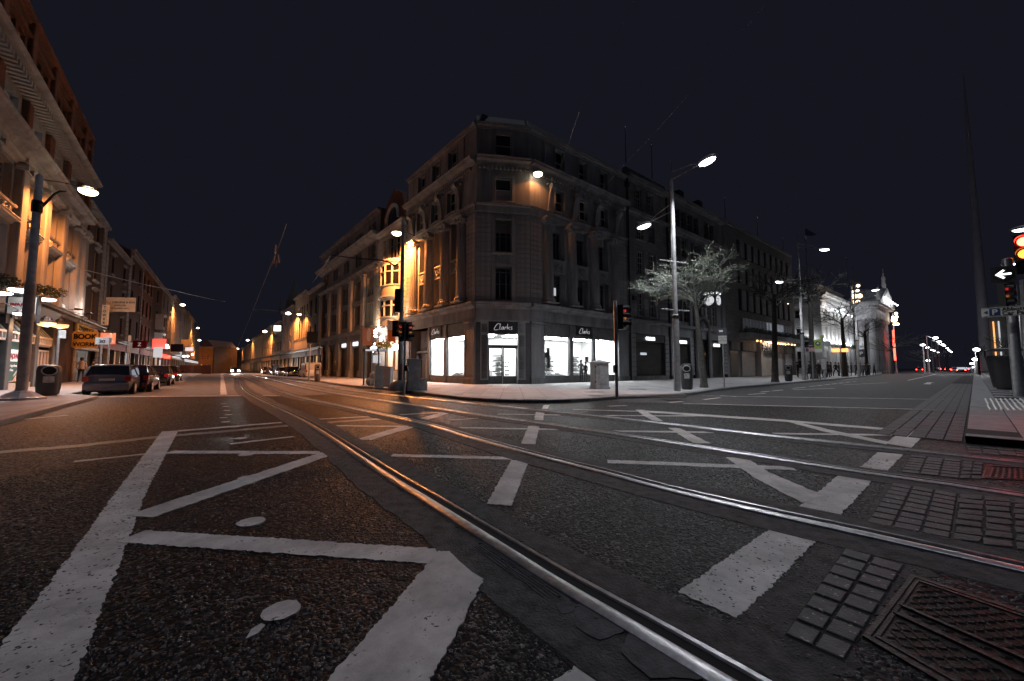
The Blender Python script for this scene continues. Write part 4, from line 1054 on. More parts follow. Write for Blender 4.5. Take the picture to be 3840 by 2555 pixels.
# side doorway at the left end
fl.put('doorway_wall', MB().box(-10.5, -7.15, .9, 1.0, .1, 4.6), M['stone_dark']); fl.put('doorway_side', MB().box(-10.6, -10.5, 0, 1, .1, 4.6), SG); fl.put('doorway_side', MB().box(-7.25, -7.15, 0, 1, .1, 4.6), SG)
fl.put('carved_panel', MB().bbox(-9.6, -8.0, .8, .9, 3.0, 4.3, .04).bbox(-9.3, -8.3, .74, .8, 3.2, 4.1, .03), M['stone_dark'])
fl.put('door_frame', MB().box(-10.3, -7.6, .5, .7, 2.6, 2.75).box(-10.3, -10.15, .5, .7, .1, 2.6).box(-7.75, -7.6, .5, .7, .1, 2.6), SY)
shutter(fl, -9.2, -7.8, .1, 2.5, M['cab'], y=.85, slat=.1)
# shop interior
FLX = M['interior']
def LI(fr_, u, y): return loc_c(fr_.w(u, y))
Lx, Rx = -7.12, 10.25
X = None
# intersection of the two inner lines, 4.2 m behind each street face
pL0 = FL.w(0, 4.2); pR0 = FR.w(0, 4.2)
den = FL.ux.x*FR.ux.y-FL.ux.y*FR.ux.x
dd = Vector((pR0.x-pL0.x, pR0.y-pL0.y)); tt = (dd.x*FR.ux.y-dd.y*FR.ux.x)/den
XX = FL.w(tt, 4.2)
poly = [LI(FL, Lx, .21), LI(FL, -.1, .21), LI(FC, .5, .36), LI(FC, WC-.5, .36), LI(FR, .1, .21), LI(FR, Rx, .21), LI(FR, Rx, 4.2), loc_c(XX), LI(FL, Lx, 4.2)]
ob('shop_floor', MB().prism(poly, .10, .16), mat('shop_floor_tile', (.45,.44,.43), .4), cb); ob('shop_ceiling', MB().prism(poly, 3.72, 3.8), FLX, cb)
def iwall(a, b_, n_): 
    ob(n_, MB().quad((a[0],a[1],.1),(b_[0],b_[1],.1),(b_[0],b_[1],3.75),(a[0],a[1],3.75)), FLX, cb)
iwall(poly[0], poly[8], 'partition'); iwall(poly[8], poly[7], 'partition'); iwall(poly[7], poly[6], 'partition'); iwall(poly[6], poly[5], 'partition')
pm = MB().box(-.5, .5, -.28, .28, 0, .04).mesh('ceiling_light'); pm.materials.append(M['panel'])
for face, us, ys in ((fl, (-6.3, -4.9, -3.4, -2.0), (.65, 2.2)), (fr, (1.9, 3.3, 4.9, 6.3, 7.9, 9.4), (.65, 2.2)), (fc, (WC/2-.9, WC/2+.9), (.75, 2.4))):
    for u in us:
        for y in ys: face.put('ceiling_light', pm, None, u, y, 3.66)
# displays
def shelf_unit(face, u, y, w, n, zt, rnd):
    b = MB(); 
    for k in range(n): b.box(0, w, 0, .3, .35+k*(zt-.35)/n, .38+k*(zt-.35)/n)
    o = face.put('display_shelf', b, FLX, u, y, 0); s = MB()
    for k in range(n):
        x = .08
        while x < w-.2:
            z = .38+k*(zt-.35)/n
            s.add([(x,.05,z),(x+.12,.05,z),(x+.12,.27,z),(x,.27,z),(x,.05,z+.05),(x+.12,.05,z+.05),(x+.12,.27,z+.11),(x,.27,z+.11)], [(0,1,5,4),(1,2,6,5),(2,3,7,6),(3,0,4,7),(4,5,6,7)])
            x += rnd.uniform(.17, .3)
    ob('shoe_row', s, M['black'], o, kind='stuff')
rs = random.Random(9)
for k_, (face_, u_a) in enumerate(((fr, 2.2), (fr, 5.0), (fr, 8.3), (fl, -6.6), (fl, -3.4))):
    b_s = MB(); sh_ = MB()
    for q in range(5):
        b_s.box(0, 1.3, 3.7, 4.15, .5+q*.42, .53+q*.42)
        for w_ in range(5): x_ = .06+w_*.25; sh_.add([(x_,3.75,.53+q*.42),(x_+.11,3.75,.53+q*.42),(x_+.11,4.0,.53+q*.42),(x_,4.0,.53+q*.42),(x_,3.75,.58+q*.42),(x_+.11,3.75,.58+q*.42),(x_+.11,4.0,.65+q*.42),(x_,4.0,.65+q*.42)], [(0,1,5,4),(1,2,6,5),(2,3,7,6),(3,0,4,7),(4,5,6,7)])
    o_ = face_.put('wall_shelf', b_s, M['cab'], u_a, 0, 0); ob('shoe_row', sh_, M['black'], o_, kind='stuff')
shelf_unit(fc, 2.2, 2.6, .8, 5, 1.9, rs); shelf_unit(fc, .9, 3.4, .5, 4, 1.8, rs)
fc.put('display_stand', MB().box(0, .8, 0, .5, .15, .75).box(.1, .5, .1, .3, .75, 1.1), FLX, .95, 1.6, 0)
fc.put('red_ticket', MB().box(0, .22, 0, .02, 0, .18), M['red_dim'], 1.0, 1.5, 1.15)
fr.put('display_frame', MB().box(0, .98, 0, .08, 1.75, 2.15).box(.68, .98, 0, .08, .95, 2.5), M['signdark'], 1.47, .5, .3)
fr.put('hanging_board', MB().box(0, .5, 0, .04, 2.55, 2.9), M['shopdark'], 4.54, .45, 0)
fr.put('price_poster', MB().box(0, .42, 0, .02, 1.7, 2.2), pic_mat('price_poster', [(.5,.5,.5),(.3,.1,.1),(.6,.6,.6)], 12), 6.3, .3, 0)
fl.put('price_poster', MB().box(0, .35, 0, .02, 1.7, 2.2), pic_mat('price_poster_b', [(.5,.5,.5),(.35,.2,.2),(.6,.6,.6)], 12), -4.95, .3, 0)
sm = MB(); 
for k in range(9):
    x = rs.uniform(0, 2.3); sm.add([(x,0,0),(x+.1,0,0),(x+.1,.25,0),(x,.25,0),(x,0,.05),(x+.1,0,.05),(x+.1,.25,.13),(x,.25,.13)], [(0,1,5,4),(1,2,6,5),(2,3,7,6),(3,0,4,7),(4,5,6,7)])
for face, u in ((fr, 1.6), (fr, 4.6), (fl, -3.8)):
    face.put('display_plinth', MB().box(0, 2.3, 0, .4, .16, .78), FLX, u, .4, 0); face.put('shoe_row', sm, M['black'], u, .45, .78, kind='stuff')
# wall lamp lighting the right corner and the left end: lamp + bracket is a thing of its own
def wall_lamp(pos, wall, label, col, watts, head=.34, group='orange floodlights bracketed from the facades', lens='lamp_sodium', cone=156):
    t = thing('wall_lamp', label, 'street lamp', pos, 0, group)
    o = Vector(pos); w = Vector(wall)-o
    ob('bracket', MB().tube([w, w*.5+Vector((0,0,.15)), Vector((0,0,.12))], .035, 6), M['black'], t)
    ob('lamp_hood', MB().lathe([(.08,.2),(head*.9,.10),(head*1.05,0),(head*.95,-.02)], 16), M['black'], t)
    ob('lamp_lens', MB().ball((0,0,-.04), head, head, head*.55, 16, 8), M[lens], t, smooth=True)
    dw = (w-Vector((0,0,w.z))); dw = Vector((dw.x, dw.y, 0)).normalized() if Vector((dw.x, dw.y, 0)).length > .01 else Vector((0,0,0))
    ll = lamp_point('lamp_light', (0,0,-head*.55-.14), col, watts, t, .12, (cone, .35)); aw_ = Vector((o.x, o.y, 0)).normalized(); ll.rotation_euler = (Vector((0,0,-1))+dw*.08+aw_*.15).to_track_quat('-Z', 'Y').to_euler()
    return t
def on_ray(x, y, z):
    d = ray(x, y); t = (z-CAMH)/d.z; return Vector((d.x*t, d.y*t, z))
def frame_uv(fr_, p): d = Vector((p[0], p[1]))-fr_.O; return d.dot(fr_.ux), d.dot(fr_.n)
def ray_off(fr_, x, y, off):
    u, z = fr_.at(x, y, off); return fr_.w(u, off, z)
p = ray_off(FR, 2017, 651, -.55); u_, _ = frame_uv(FR, p)
wall_lamp(p, FR.w(u_, 0, p.z+.1), 'orange lamp high on the corner building, right of its cut-off corner', SODIUM, 130)
p = ray_off(FL, 1488, 873, -1.8); u_, _ = frame_uv(FL, p)
wall_lamp(p, FL.w(u_, 0, p.z+.1), 'bright orange lamp between the corner building and the bow-windowed pub', SODIUM, 13500, .42, cone=166)
p = ray_off(FS, 331, 715, -2.3); u_, _ = frame_uv(FS, p)
wall_lamp(p, FS.w(u_, 0, p.z+.1), 'largest orange lamp, high above the ornate facade on the left', SODIUM, 4600, .46, cone=162)

# ------------------------------------------------------------------ pub with bow windows
def solid(face, u0, u1, z1, dep=9, m=None):
    face.put('side_wall', MB().box(u0, u0+.25, .02, dep, 0, z1), m or M['brick_dark']); face.put('side_wall', MB().box(u1-.25, u1, .02, dep, 0, z1), m or M['brick_dark'])
    face.put('roof', MB().box(u0, u1, .3, dep, z1-.35, z1-.15), M['roofslate'])
pub = root_at(FL, -18.65, 'pub_building', 'narrow lit stone pub building with stacked bow windows and an arched gable')
fp = Face(pub, FL, sub_frame(FL, -18.65))
U0, U1 = -18.62, -11.66
SP = M['stone_pale']
fp.wall(U0, U1, 0, 15.6, [(-16.6, -12.8, 1.0, 4.6), (-16.2, -12.9, 12.2, 14.8)], SP, .35)
for a, b_ in ((U0+.02, -16.95), (-12.6, U1-.02)):
    courses(fp, a, b_, 5.4, 14.6, .5, m=SP, d=.28, name='stone_block', joint=.05)
moulding(fp, U0, U1, cornice_prof(14.8, 15.5, .6), SP)
moulding(fp, U0, U1, cornice_prof(4.9, 5.35, .5), SP)
dentils(fp, U0, U1, 14.55, .22, .3, SP)
# gable with arch
gb = MB(); n = 20; cx_ = (U0+U1)/2
out = [(U0+.6, 15.6), (U1-.6, 15.6), (U1-.9, 17.2), (cx_+1.9, 18.6), (cx_, 19.6), (cx_-1.9, 18.6), (U0+.9, 17.2)]
fp.put('gable', MB().add([(a, .05, b_) for a, b_ in out]+[(a, .5, b_) for a, b_ in out], [tuple(range(7)), tuple(range(13, 6, -1))]+[(i, 7+i, 7+(i+1)%7, (i+1)%7) for i in range(7)]), M['brick_red'])
ar = [(cx_+1.5*math.cos(math.pi*i/n), -.08, 16.2+1.6*math.sin(math.pi*i/n)) for i in range(n+1)]
fp.put('arch', MB().tube(ar, .2, 8), SP)
fp.put('arch_window', MB().add([(cx_+1.4*math.cos(math.pi*i/n), .0, 16.2+1.5*math.sin(math.pi*i/n)) for i in range(n+1)]+[(cx_-1.4, 0, 15.6), (cx_+1.4, 0, 15.6)], [tuple(range(n+3))]), M['glass_dark'])
# bow windows
def bow(face, uc, w, z0, z1, proj, m, nwin=5, rows=((.0,.36),(.36,1))):
    def arc(k, n_, r=1.0): 
        a = math.pi*(0.06+0.88*k/n_); return (uc-w*r*math.cos(a), -proj*r*math.sin(a)+.1)
    N_ = 15
    def ring(za, zb, r0, r1=None):
        r1 = r1 or r0; b = MB(); 
        for k in range(N_+1):
            x, y = arc(k, N_, r0); b.v.append((x, y, za)); x, y = arc(k, N_, r1); b.v.append((x, y, zb))
        for k in range(N_): b.f.append((2*k, 2*k+2, 2*k+3, 2*k+1))
        return b
    h = z1-z0
    wz0, wz1 = z0+h*.30, z0+h*.86
    r = face.put('bow_window', ring(z0, wz0, 1.0), m, smooth=True)
    b = ring(wz1, z1-.18, 1.0); ob('bow_head', b, m, r)
    b = MB()
    for (za, zb, q) in ((z1-.18, z1-.05, 1.08), (z1-.05, z1+.08, 1.16), (wz0-.1, wz0, 1.06), (z0-.1, z0, 1.05)):
        t = ring(za, zb, q); b.add(t.v, t.f); t = ring(za, za, q, .9); b.add(t.v, t.f); t = ring(zb, zb, q, .9); b.add(t.v, t.f)
    ob('bow_moulding', b, m, r)
    ob('pane', ring(wz0, wz1, .95), M['glass_dark'], r)
    b = MB()
    for k in range(nwin+1):
        x, y = arc(k*N_/nwin, N_, .97); b.tube([(x, y, wz0), (x, y, wz1)], .10, 6)
    zt = wz0+(wz1-wz0)*.68; q = [arc(k, N_, .98) for k in range(N_+1)]; b.tube([(x, y, zt) for x, y in q], .07, 6)
    ob('mullion', b, m, r)
bow(fp, -14.75, 1.85, 8.3, 11.7, 1.25, SP); bow(fp, -14.75, 1.85, 5.4, 8.15, 1.25, SP)
fp.put('bow_roof', MB().lathe([(1.95,0),(1.3,.25),(.1,.4)], 24, (-14.75, 0.1, 11.7), 1, .68), M['roofslate'])
for k in range(4): window(fp, -16.1+k*.82, -15.4+k*.82, 12.4, 14.6, M['grey_wood'], M['glass_dark'], hb=((.6,.05),), fw=.05)
# pub ground floor
fp.put('shopfront', MB().box(-16.6, -12.8, .2, .3, .1, 1.1).box(-16.6, -16.4, .1, .3, 1.1, 4.6).box(-14.8, -14.6, .1, .3, 1.1, 4.6).box(-13.0, -12.8, .1, .3, 1.1, 4.6).box(-16.6, -12.8, .1, .3, 4.0, 4.6), mat('pub_woodwork', (.22,.10,.045), .4))
fp.put('pub_window', MB().quad((-16.4,.26,1.1),(-13.0,.26,1.1),(-13.0,.26,4.0),(-16.4,.26,4.0)), glow('pub_window_glow', (1,.36,.12), .35))
solid(fp, U0, U1, 15.6)
for i, (px_, py_, off, lb) in enumerate([(1399,1310,-1.4,'left globe'), (1484,1302,-1.2,'right globe')]):
    p = ray_off(FL, px_, py_, off); t = thing('globe_lamp', 'round glowing '+lb+' lamp of the pub entrance', 'lamp', p, 0, 'pub globe lamps')
    ob('globe', MB().ball((0,0,0), .26, .26, .30, 14, 8), M['lamp_white'], t, smooth=True); ob('bracket', MB().tube([(0,0,.28),(0.3,.4,.5),(.9,1.1,.5)], .03, 6), M['black'], t)
    lamp_point('lamp_light', (-.3,-.35,-.1), (1,.8,.55), 40, t, .2)
rg = random.Random(12)
for i in range(13):
    p = ray_off(FL, rg.uniform(1405, 1442), 1226+i*7.5+rg.uniform(-6, 6), rg.uniform(-1.2, -.3))
    t = tag(ob('lantern', MB().ball((0,0,0), rg.uniform(.10,.26), rg.uniform(.10,.26), rg.uniform(.08,.14), 8, 5), M['lamp_white'], loc=p), ['topmost','second','third','fourth','fifth','sixth','middle','eighth','ninth','tenth','eleventh','twelfth','lowest'][i]+' white lantern, counted downwards, in the glittering cluster left of the pub door', 'lantern', 'cluster of pub lanterns')
lamp_point('lamp_light', ray_off(FL, 1424, 1290, -1.0), (1, .62, .3), 260, None, .4)
# flags
def flag(pix, off, label, m):
    P = [ray_off(FL, x, y, off) for x, y in pix]; o = P[0]; nx_, nz_ = 10, 12; b = MB()
    for j in range(nz_+1):
        for i in range(nx_+1):
            u = i/nx_; v = j/nz_; q = P[0].lerp(P[1], u).lerp(P[3].lerp(P[2], u), v)
            q = q+Vector((FL.n.x, FL.n.y, 0))*(.10*math.sin(u*7+v*2)*v)-Vector((0,0,.10*math.sin(math.pi*u)*(1-v)))
            b.v.append(tuple(q-o))
    for j in range(nz_):
        for i in range(nx_): k = j*(nx_+1)+i; b.f.append((k, k+1, k+nx_+2, k+nx_+1))
    t = thing('flag', label, 'flag', o, 0, 'flags over the pub')
    ob('cloth', b, m, t, smooth=True)
    a = P[0]-o-(P[1]-P[0])*.15; c = P[1]-o+(P[1]-P[0])*.1; ob('flagpole', MB().tube([a+Vector((0,0,.05)), c+Vector((0,0,.12))], .03, 6), M['black'], t)
    return t
fm1 = mat('flag_cloth_pale', (.62,.36,.27), .8, var=.1, scale=3); fm2 = mat('flag_cloth_orange', (.80,.22,.05), .8)
t = flag([(1358,1227),(1404,1229),(1393,1295),(1356,1296)], -2.4, 'pale flag with a white emblem hanging left of the pub lanterns', fm1)
tm = MB().ball((0,0,0), .62, .02, .62, 20, 10); 
pe = ray_off(FL, 1383, 1256, -2.62); ob('emblem', tm, mat('flag_emblem_white', (.85,.8,.75)), t, pe-t.location, FL.a)
t = flag([(1453,1199),(1483,1203),(1480,1283),(1448,1280)], -2.2, 'tricolour style flag, white above orange, hanging over the pub window', fm2)
P_ = [ray_off(FL, x, y, -2.32)-t.location for x, y in [(1454,1202),(1483,1206),(1482,1240),(1453,1238)]]
ob('white_field', MB().add(P_, [(0,1,2,3)]), mat('flag_white', (.8,.76,.7)), t)
# hanging plants over the pub
def foliage(root, name, c, rx, ry, rz, n, s, m, seed=1):
    r_ = random.Random(seed); b = MB()
    for i in range(n):
        a = r_.uniform(0, 2*math.pi); ph = math.acos(r_.uniform(-1, 1)); k = r_.random()**.4
        p = Vector((c[0]+rx*k*math.sin(ph)*math.cos(a), c[1]+ry*k*math.sin(ph)*math.sin(a), c[2]+rz*k*math.cos(ph)))
        q = Quaternion((r_.uniform(-1,1), r_.uniform(-1,1), r_.uniform(-1,1), r_.uniform(-1,1))).normalized(); ss = s*r_.uniform(.6, 1.4)
        b.add([p+q@Vector(v)*ss for v in ((-.5,0,0),(0,.22,.1),(.6,0,0),(0,-.22,.1))], [(0,1,2,3)])
    return ob(name, b, m, root, kind='stuff')
p = ray_off(FL, 1443, 1292, -1.3); t = thing('hanging_basket', 'leafy hanging basket over the pub window', 'plant', p); foliage(t, 'leaves', (0,0,0), 1.0, .5, .45, 420, .2, mat('pub_plant_leaf', (.16,.15,.03), .6), 3)

# ------------------------------------------------------------------ wide commercial block left of the pub
wb = root_at(FL, -43.5, 'office_building', 'long dark stone office block with giant pilasters and shuttered shops, left of the pub')
fw_ = Face(wb, FL, sub_frame(FL, -43.5))
U0, U1 = -43.4, -18.7
pil = [-42.6, -37.85, -33.0, -28.0, -23.3, -19.1]
hol = []
for i in range(5):
    a, b_ = pil[i]+.75, pil[i+1]-.75; m0 = (a+b_)/2
    for z0_, z1_ in ((6.4, 8.7), (9.4, 11.6)): hol += [(m0-1.15, m0-.08, z0_, z1_), (m0+.08, m0+1.15, z0_, z1_)]
    for z0_, z1_ in ((13.6, 15.2), (16.3, 17.6)): hol += [(m0-1.15, m0-.08, z0_, z1_), (m0+.08, m0+1.15, z0_, z1_)]
SDk = M['stone_mid']
fw_.wall(U0, U1, 5.5, 18.4, hol, SDk, .4)
for i, h in enumerate(hol):
    lit = i in (6, 7)
    window(fw_, h[0], h[1], h[2], h[3], M['grey_wood'], M['lit_window'] if lit else M['glass_dark'], hb=((.45,.06),), vb=((.5,.03),), fw=.06, y=.3)
for u in pil:
    fw_.put('pilaster', MB().bbox(u-.5, u+.5, -.28, 0, 5.6, 11.9, .05), M['stone']); fw_.put('pilaster_capital', MB().box(u-.6, u+.6, -.38, 0, 11.9, 12.1).box(u-.55, u+.55, -.33, 0, 11.6, 11.7), M['stone'])
    fw_.put('pier', MB().bbox(u-.65, u+.65, -.2, .4, .95, 4.5, .03), M['stone_mid']); fw_.put('pier_base', MB().bbox(u-.75, u+.75, -.35, .4, .1, .95, .06), M['stone_mid'])
moulding(fw_, U0, U1, cornice_prof(12.3, 12.75, .45), SDk); moulding(fw_, U0, U1, cornice_prof(15.4, 16.1, .95), M['stone']); moulding(fw_, U0, U1, cornice_prof(18.2, 18.75, .4), SDk); moulding(fw_, U0, U1, cornice_prof(5.3, 5.7, .4), SDk)
fw_.put('fascia', MB().box(U0, U1, -.05, .3, 4.5, 5.3), SDk)
for a, b_ in ((-42.0,-38.6),(-37.0,-34),(-29.8,-29.2),(-27.3,-24.2)): fw_.put('fascia_panel', MB().bbox(a, b_, -.1, -.05, 4.62, 5.18, .02), M['stone_dark'])
for i in range(5):
    a, b_ = pil[i]+.65, pil[i+1]-.65
    fw_.put('shop_header', MB().box(a, b_, .1, .3, 3.75, 4.5), M['stone_dark'])
    if i < 2:
        fw_.put('shop_door', MB().box(a, b_, .28, .34, .12, 3.75), SD); fw_.put('pane', MB().quad((a+.6,.26,.4),(b_-.6,.26,.4),(b_-.6,.26,3.4),(a+.6,.26,3.4)), M['glass_dark'])
    else: shutter(fw_, a, b_, .12, 3.75, M['roller'] if i < 4 else mat('orange_lit_brickwork', (.10,.06,.04), .8, var=.3, scale=6), y=.32)  # last bay by the pub has the orange lamplight put into its colour
for a, b_ in ((-31.4, -30.0), (-26.9, -25.3)): fw_.put('lit_sign', MB().box(a, b_, -.06, .1, 3.95, 4.4), glow('sign_box_white', (.9,.95,1), 1.4))
fw_.put('roof', MB().prof([(.8,18.6),(3.4,21.2),(9,21.2),(9,18.5)], U0, U1), M['roofslate'])
for u, z_ in ((-23.9, 20.15), (-28.5, 20.15), (-33.0, 20.1), (-37.4, 20.0)):
    d_ = fw_.put('dormer', MB().box(u-.8, u+.8, 1.4, 3.2, 19.4, 20.6), M['roofslate']); ob('pane', MB().quad((u-.6,1.38,19.8),(u+.2,1.38,19.8),(u+.2,1.38,20.4),(u-.6,1.38,20.4)), M['lit_window'], d_)
solid(fw_, U0, U1, 18.4)

ul = MB().lathe([(.05,-.12),(.2,-.1),(.26,0),(.24,.02)], 12).mesh('uplighter'); ul.materials.append(M['black'])
for fr_, face_, u_, y_, z_, w_, c_ in ((FS, None, -.9, -.9, 5.75, 170, (1,.82,.66)), (FS, None, -4.0, -.8, 5.75, 80, (1,.88,.78)), (FL, None, -17.6, -1.0, 5.6, 190, (1,.66,.36)), (FL, None, -11.9, -.9, 6.2, 190, (1,.66,.36))):
    p = fr_.w(u_, y_, z_); t = thing('uplighter', 'small floodlight aimed up the '+('end pier of the ornate building' if u_ == -.9 else 'window piers of the ornate building' if u_ == -4.0 else 'left pier of the pub' if u_ < -15 else 'seam of the pub and the corner building'), 'floodlight', p, fr_.a, 'facade uplighters')
    ob('dish', ul, None, t); ob('bracket', MB().tube([(0,0,-.1),(0,-y_,-.1)], .03, 5), M['black'], t); lamp_point('lamp_light', (0,-.1,.2), c_, w_, t, .15)
# ------------------------------------------------------------------ the two bookshop buildings right of the corner
def lit_letters(face, txt, u, z, size, y=-.12, m=None, parent=None, name='sign_letters'):
    me = text_mesh(txt, size, m or M['sign_white'], depth=.02, bold=.012*size)
    return face.put(name, me, None, u, y, z)
M['sign_white'] = glow('sign_letters_white', (.95,.97,1), 2.2)
eb = root_at(FR, 12.05, 'bookshop_building', 'channelled stone building with sash windows and a shuttered shop, next right of the corner building')
fe = Face(eb, FR, sub_frame(FR, 12.05))
U0, U1 = 12.05, 18.9
hol = [(13.5, 14.5, 16.75, 18.55), (15.5, 16.45, 16.75, 18.55), (13.6, 14.65, 10.2, 12.4), (15.6, 16.6, 10.2, 12.4), (13.55, 14.5, 6.2, 8.4), (15.55, 16.5, 6.2, 8.4), (13.6, 14.6, 13.6, 15.3), (15.6, 16.55, 13.6, 15.3)]
fe.wall(U0, U1, 4.7, 20.1, hol, M['ashlar'], .35)
for h in hol: window(fe, *h, M['white_paint'], M['glass_dark'], vb=((.333,.03),(.667,.03)), hb=((.5,.06),(.25,.025),(.75,.025)), fw=.06); surround(fe, *h, M['stone_mid'], .16)
courses(fe, U0+.25, 13.2, 6.0, 16.0, .42, m=M['stone_mid']); courses(fe, 17.1, 18.8, 6.0, 12.5, .42, m=M['stone_mid'])
for z_ in (9.3, 9.3): pass
fe.put('keystone', MB().box(13.9,14.2,-.2,0,8.7,9.9).box(15.9,16.2,-.2,0,8.7,9.9), M['stone_mid'])
moulding(fe, U0, U1, cornice_prof(5.2, 5.75, .4), M['stone_mid']); moulding(fe, U0, U1, cornice_prof(18.9, 19.4, .5), M['stone_mid']); moulding(fe, U0, U1, cornice_prof(15.6, 16.1, .45), M['stone_mid']); moulding(fe, U0, U1, [(.03,4.5),(.05,4.55),(.05,5.2)], M['stone_mid'], 'fascia')
fe.put('parapet', MB().box(U0, U1, .0, .4, 19.4, 20.15), M['stone_mid'])
fe.put('shop_front', MB().box(12.3, 18.7, .3, .42, .12, 4.5), M['stone_dark']); fe.put('shop_header', MB().box(12.95, 18.0, .0, .3, 3.75, 4.45), SD)
shutter(fe, 12.95, 18.0, .5, 3.75, M['roller'], y=.28)
fe.put('plinth', MB().box(12.3, 18.8, -.05, .3, .1, .5), M['stone_dark'])
for a, b_ in ((12.25, 12.93), (18.02, 18.85)): courses(fe, a, b_, .5, 4.5, .45, m=M['stone_mid'], d=.1)
lit_letters(fe, 'eason', 14.62, 3.92, .68, y=-.06)
fe.put('letter_box', MB().box(14.1, 15.1, .2, .24, 2.5, 2.72), M['lit_window'])
solid(fe, U0, U1, 19.3)
fe.put('drainpipe', MB().tube([(18.82,-.16,.2),(18.82,-.16,18.9)], .10, 8), M['black']); fe.put('alarm_box', MB().box(12.55, 12.95, -.25, 0, 7.5, 7.9), M['black'])

ec = root_at(FR, 19.0, 'bookshop_building', 'dark stone bookshop building with paired windows, arched doorway and a projecting clock')
fe2 = Face(ec, FR, sub_frame(FR, 19.0)); U0, U1 = 19.0, 32.4
hol = []
for a in (20.6, 23.4, 27.3): 
    for z0_, z1_ in ((16.35, 18.5), (13.3, 15.3), (9.9, 12.4), (6.2, 8.6)): hol += [(a, a+1.15, z0_, z1_), (a+1.4, a+2.55, z0_, z1_)]
fe2.wall(U0, U1, 4.7, 19.4, hol, M['stone_mid'], .4)
for h in hol: window(fe2, *h, M['grey_wood'], M['glass_dark'], vb=((.333,.03),(.667,.03)), hb=((.5,.06),(.25,.025),(.75,.025)), fw=.06, y=.3)
for a in (19.4, 23.0, 26.5, 31.0): fe2.put('pilaster', MB().bbox(a, a+.55, -.22, 0, 5.8, 15.4, .04), M['stone_mid'])
moulding(fe2, U0, U1, cornice_prof(5.2, 5.75, .4), M['stone_mid']); moulding(fe2, U0, U1, cornice_prof(19.1, 19.7, .45), M['stone_mid']); moulding(fe2, U0, U1, cornice_prof(15.5, 16.1, .55), M['stone_mid'])
fe2.put('mansard', MB().prof([(.6,19.6),(2.2,21.6),(9,21.6),(9,19.4)], U0, U1), M['roofslate'])
for a in (24.1, 28.6):
    d_ = fe2.put('dormer', MB().box(a-.5, a+.5, .9, 2.4, 20.2, 21.6), M['roofslate']); ob('pane', MB().quad((a-.35,.88,20.4),(a+.35,.88,20.4),(a+.35,.88,21.4),(a-.35,.88,21.4)), mat('dormer_glass', (.03,.03,.035), .1), d_)
fe2.put('shop_front', MB().box(U0, U1, .3, .42, .12, 5.2), M['stone_dark']); fe2.put('fascia', MB().box(U0, U1, -.05, .3, 4.5, 5.2), M['stone_mid'])
fe2.put('shop_header', MB().box(20.6, 23.1, .0, .3, 3.75, 4.4).box(28.1, 31.1, .0, .3, 3.7, 4.35), SD)
for a, b_ in ((20.7, 23.0), (28.2, 31.0)): shutter(fe2, a, b_, .2, 3.75, M['roller'], y=.28)
for a, b_ in ((19.1, 20.6), (23.1, 24.0), (27.05, 28.1), (31.1, 32.3)): courses(fe2, a, b_, .5, 4.5, .45, m=M['stone_mid'], d=.1)
lit_letters(fe2, 'eason', 20.85, 3.86, .66, y=-.06); lit_letters(fe2, 'eason', 28.6, 3.78, .70, y=-.06)
# arched portal
ar = [(25.5+1.45*math.cos(math.pi*i/16), -.35, 5.5+1.45*math.sin(math.pi*i/16)) for i in range(17)]
fe2.put('arch', MB().tube([(26.95,-.35,.2)]+ar+[(24.05,-.35,.2)], .22, 8), M['stone_dark'])
fe2.put('arch_door', MB().box(24.2, 26.8, .05, .2, .12, 5.4), M['glass_dark']); solid(fe2, U0, U1, 19.2)
fe2.put('statue', MB().ball((25.5,-.3,6.0), .35, .25, .5, 10, 6).ball((25.5,-.3,6.65), .16, .16, .2, 8, 5), M['stone_dark'], smooth=True)
# clock
pc_ = ray_off(FR, 2670, 1130, -1.6); uc, _ = frame_uv(FR, pc_)
ck = thing('street_clock', 'square lit clock projecting over the street with white letters on top', 'clock', pc_, aR)
ob('case', MB().box(-1.15, 1.15, -1.15, 1.15, -1.0, 1.0).box(-1.25, 1.25, -1.25, 1.25, .95, 1.08).box(-1.25, 1.25, -1.25, 1.25, -1.08, -.95), mat('clock_case', (.07,.062,.055), .4), ck)
ob('bracket', MB().box(-.1, .1, 1.15, 2.2, .6, .8).box(-.1, .1, 1.15, 2.2, -.8, -.6), M['black'], ck)
ck.scale = (.60,.60,.60)
face_m = glow('clock_face_white', (.95,.97,1), .75)
for k, (dx, dy, rz_) in enumerate(((0, -1.16, 0), (-1.16, 0, -math.pi/2), (1.16, 0, math.pi/2))):
    dl = ob('dial', MB().tube([(0,.0,0),(0,-.03,0)], .88, 32), face_m, ck, (dx, dy, 0), rz_)
    tk = MB()
    for i in range(12):
        a = 2*math.pi*i/12; tk.tube([(.66*math.sin(a),-.04,.66*math.cos(a)),(.80*math.sin(a),-.04,.80*math.cos(a))], .035, 5)
    ob('hour_mark', tk, M['black'], dl, kind='stuff')
    ob('hand', MB().tube([(0,-.06,.0),(0,-.06,-.70)], .03, 5).ball((0,-.06,-.25),.07,.02,.12), M['black'], dl)
    ob('hand', MB().tube([(0,-.06,.0),(-.10,-.06,.48)], .045, 5), M['black'], dl)
    me = text_mesh('EASON', .56, M['sign_white'], .03, 'CENTER', bold=.01); ob('sign_letters', me, None, ck, (dx*1.02, dy*1.02, 1.12), rz_)
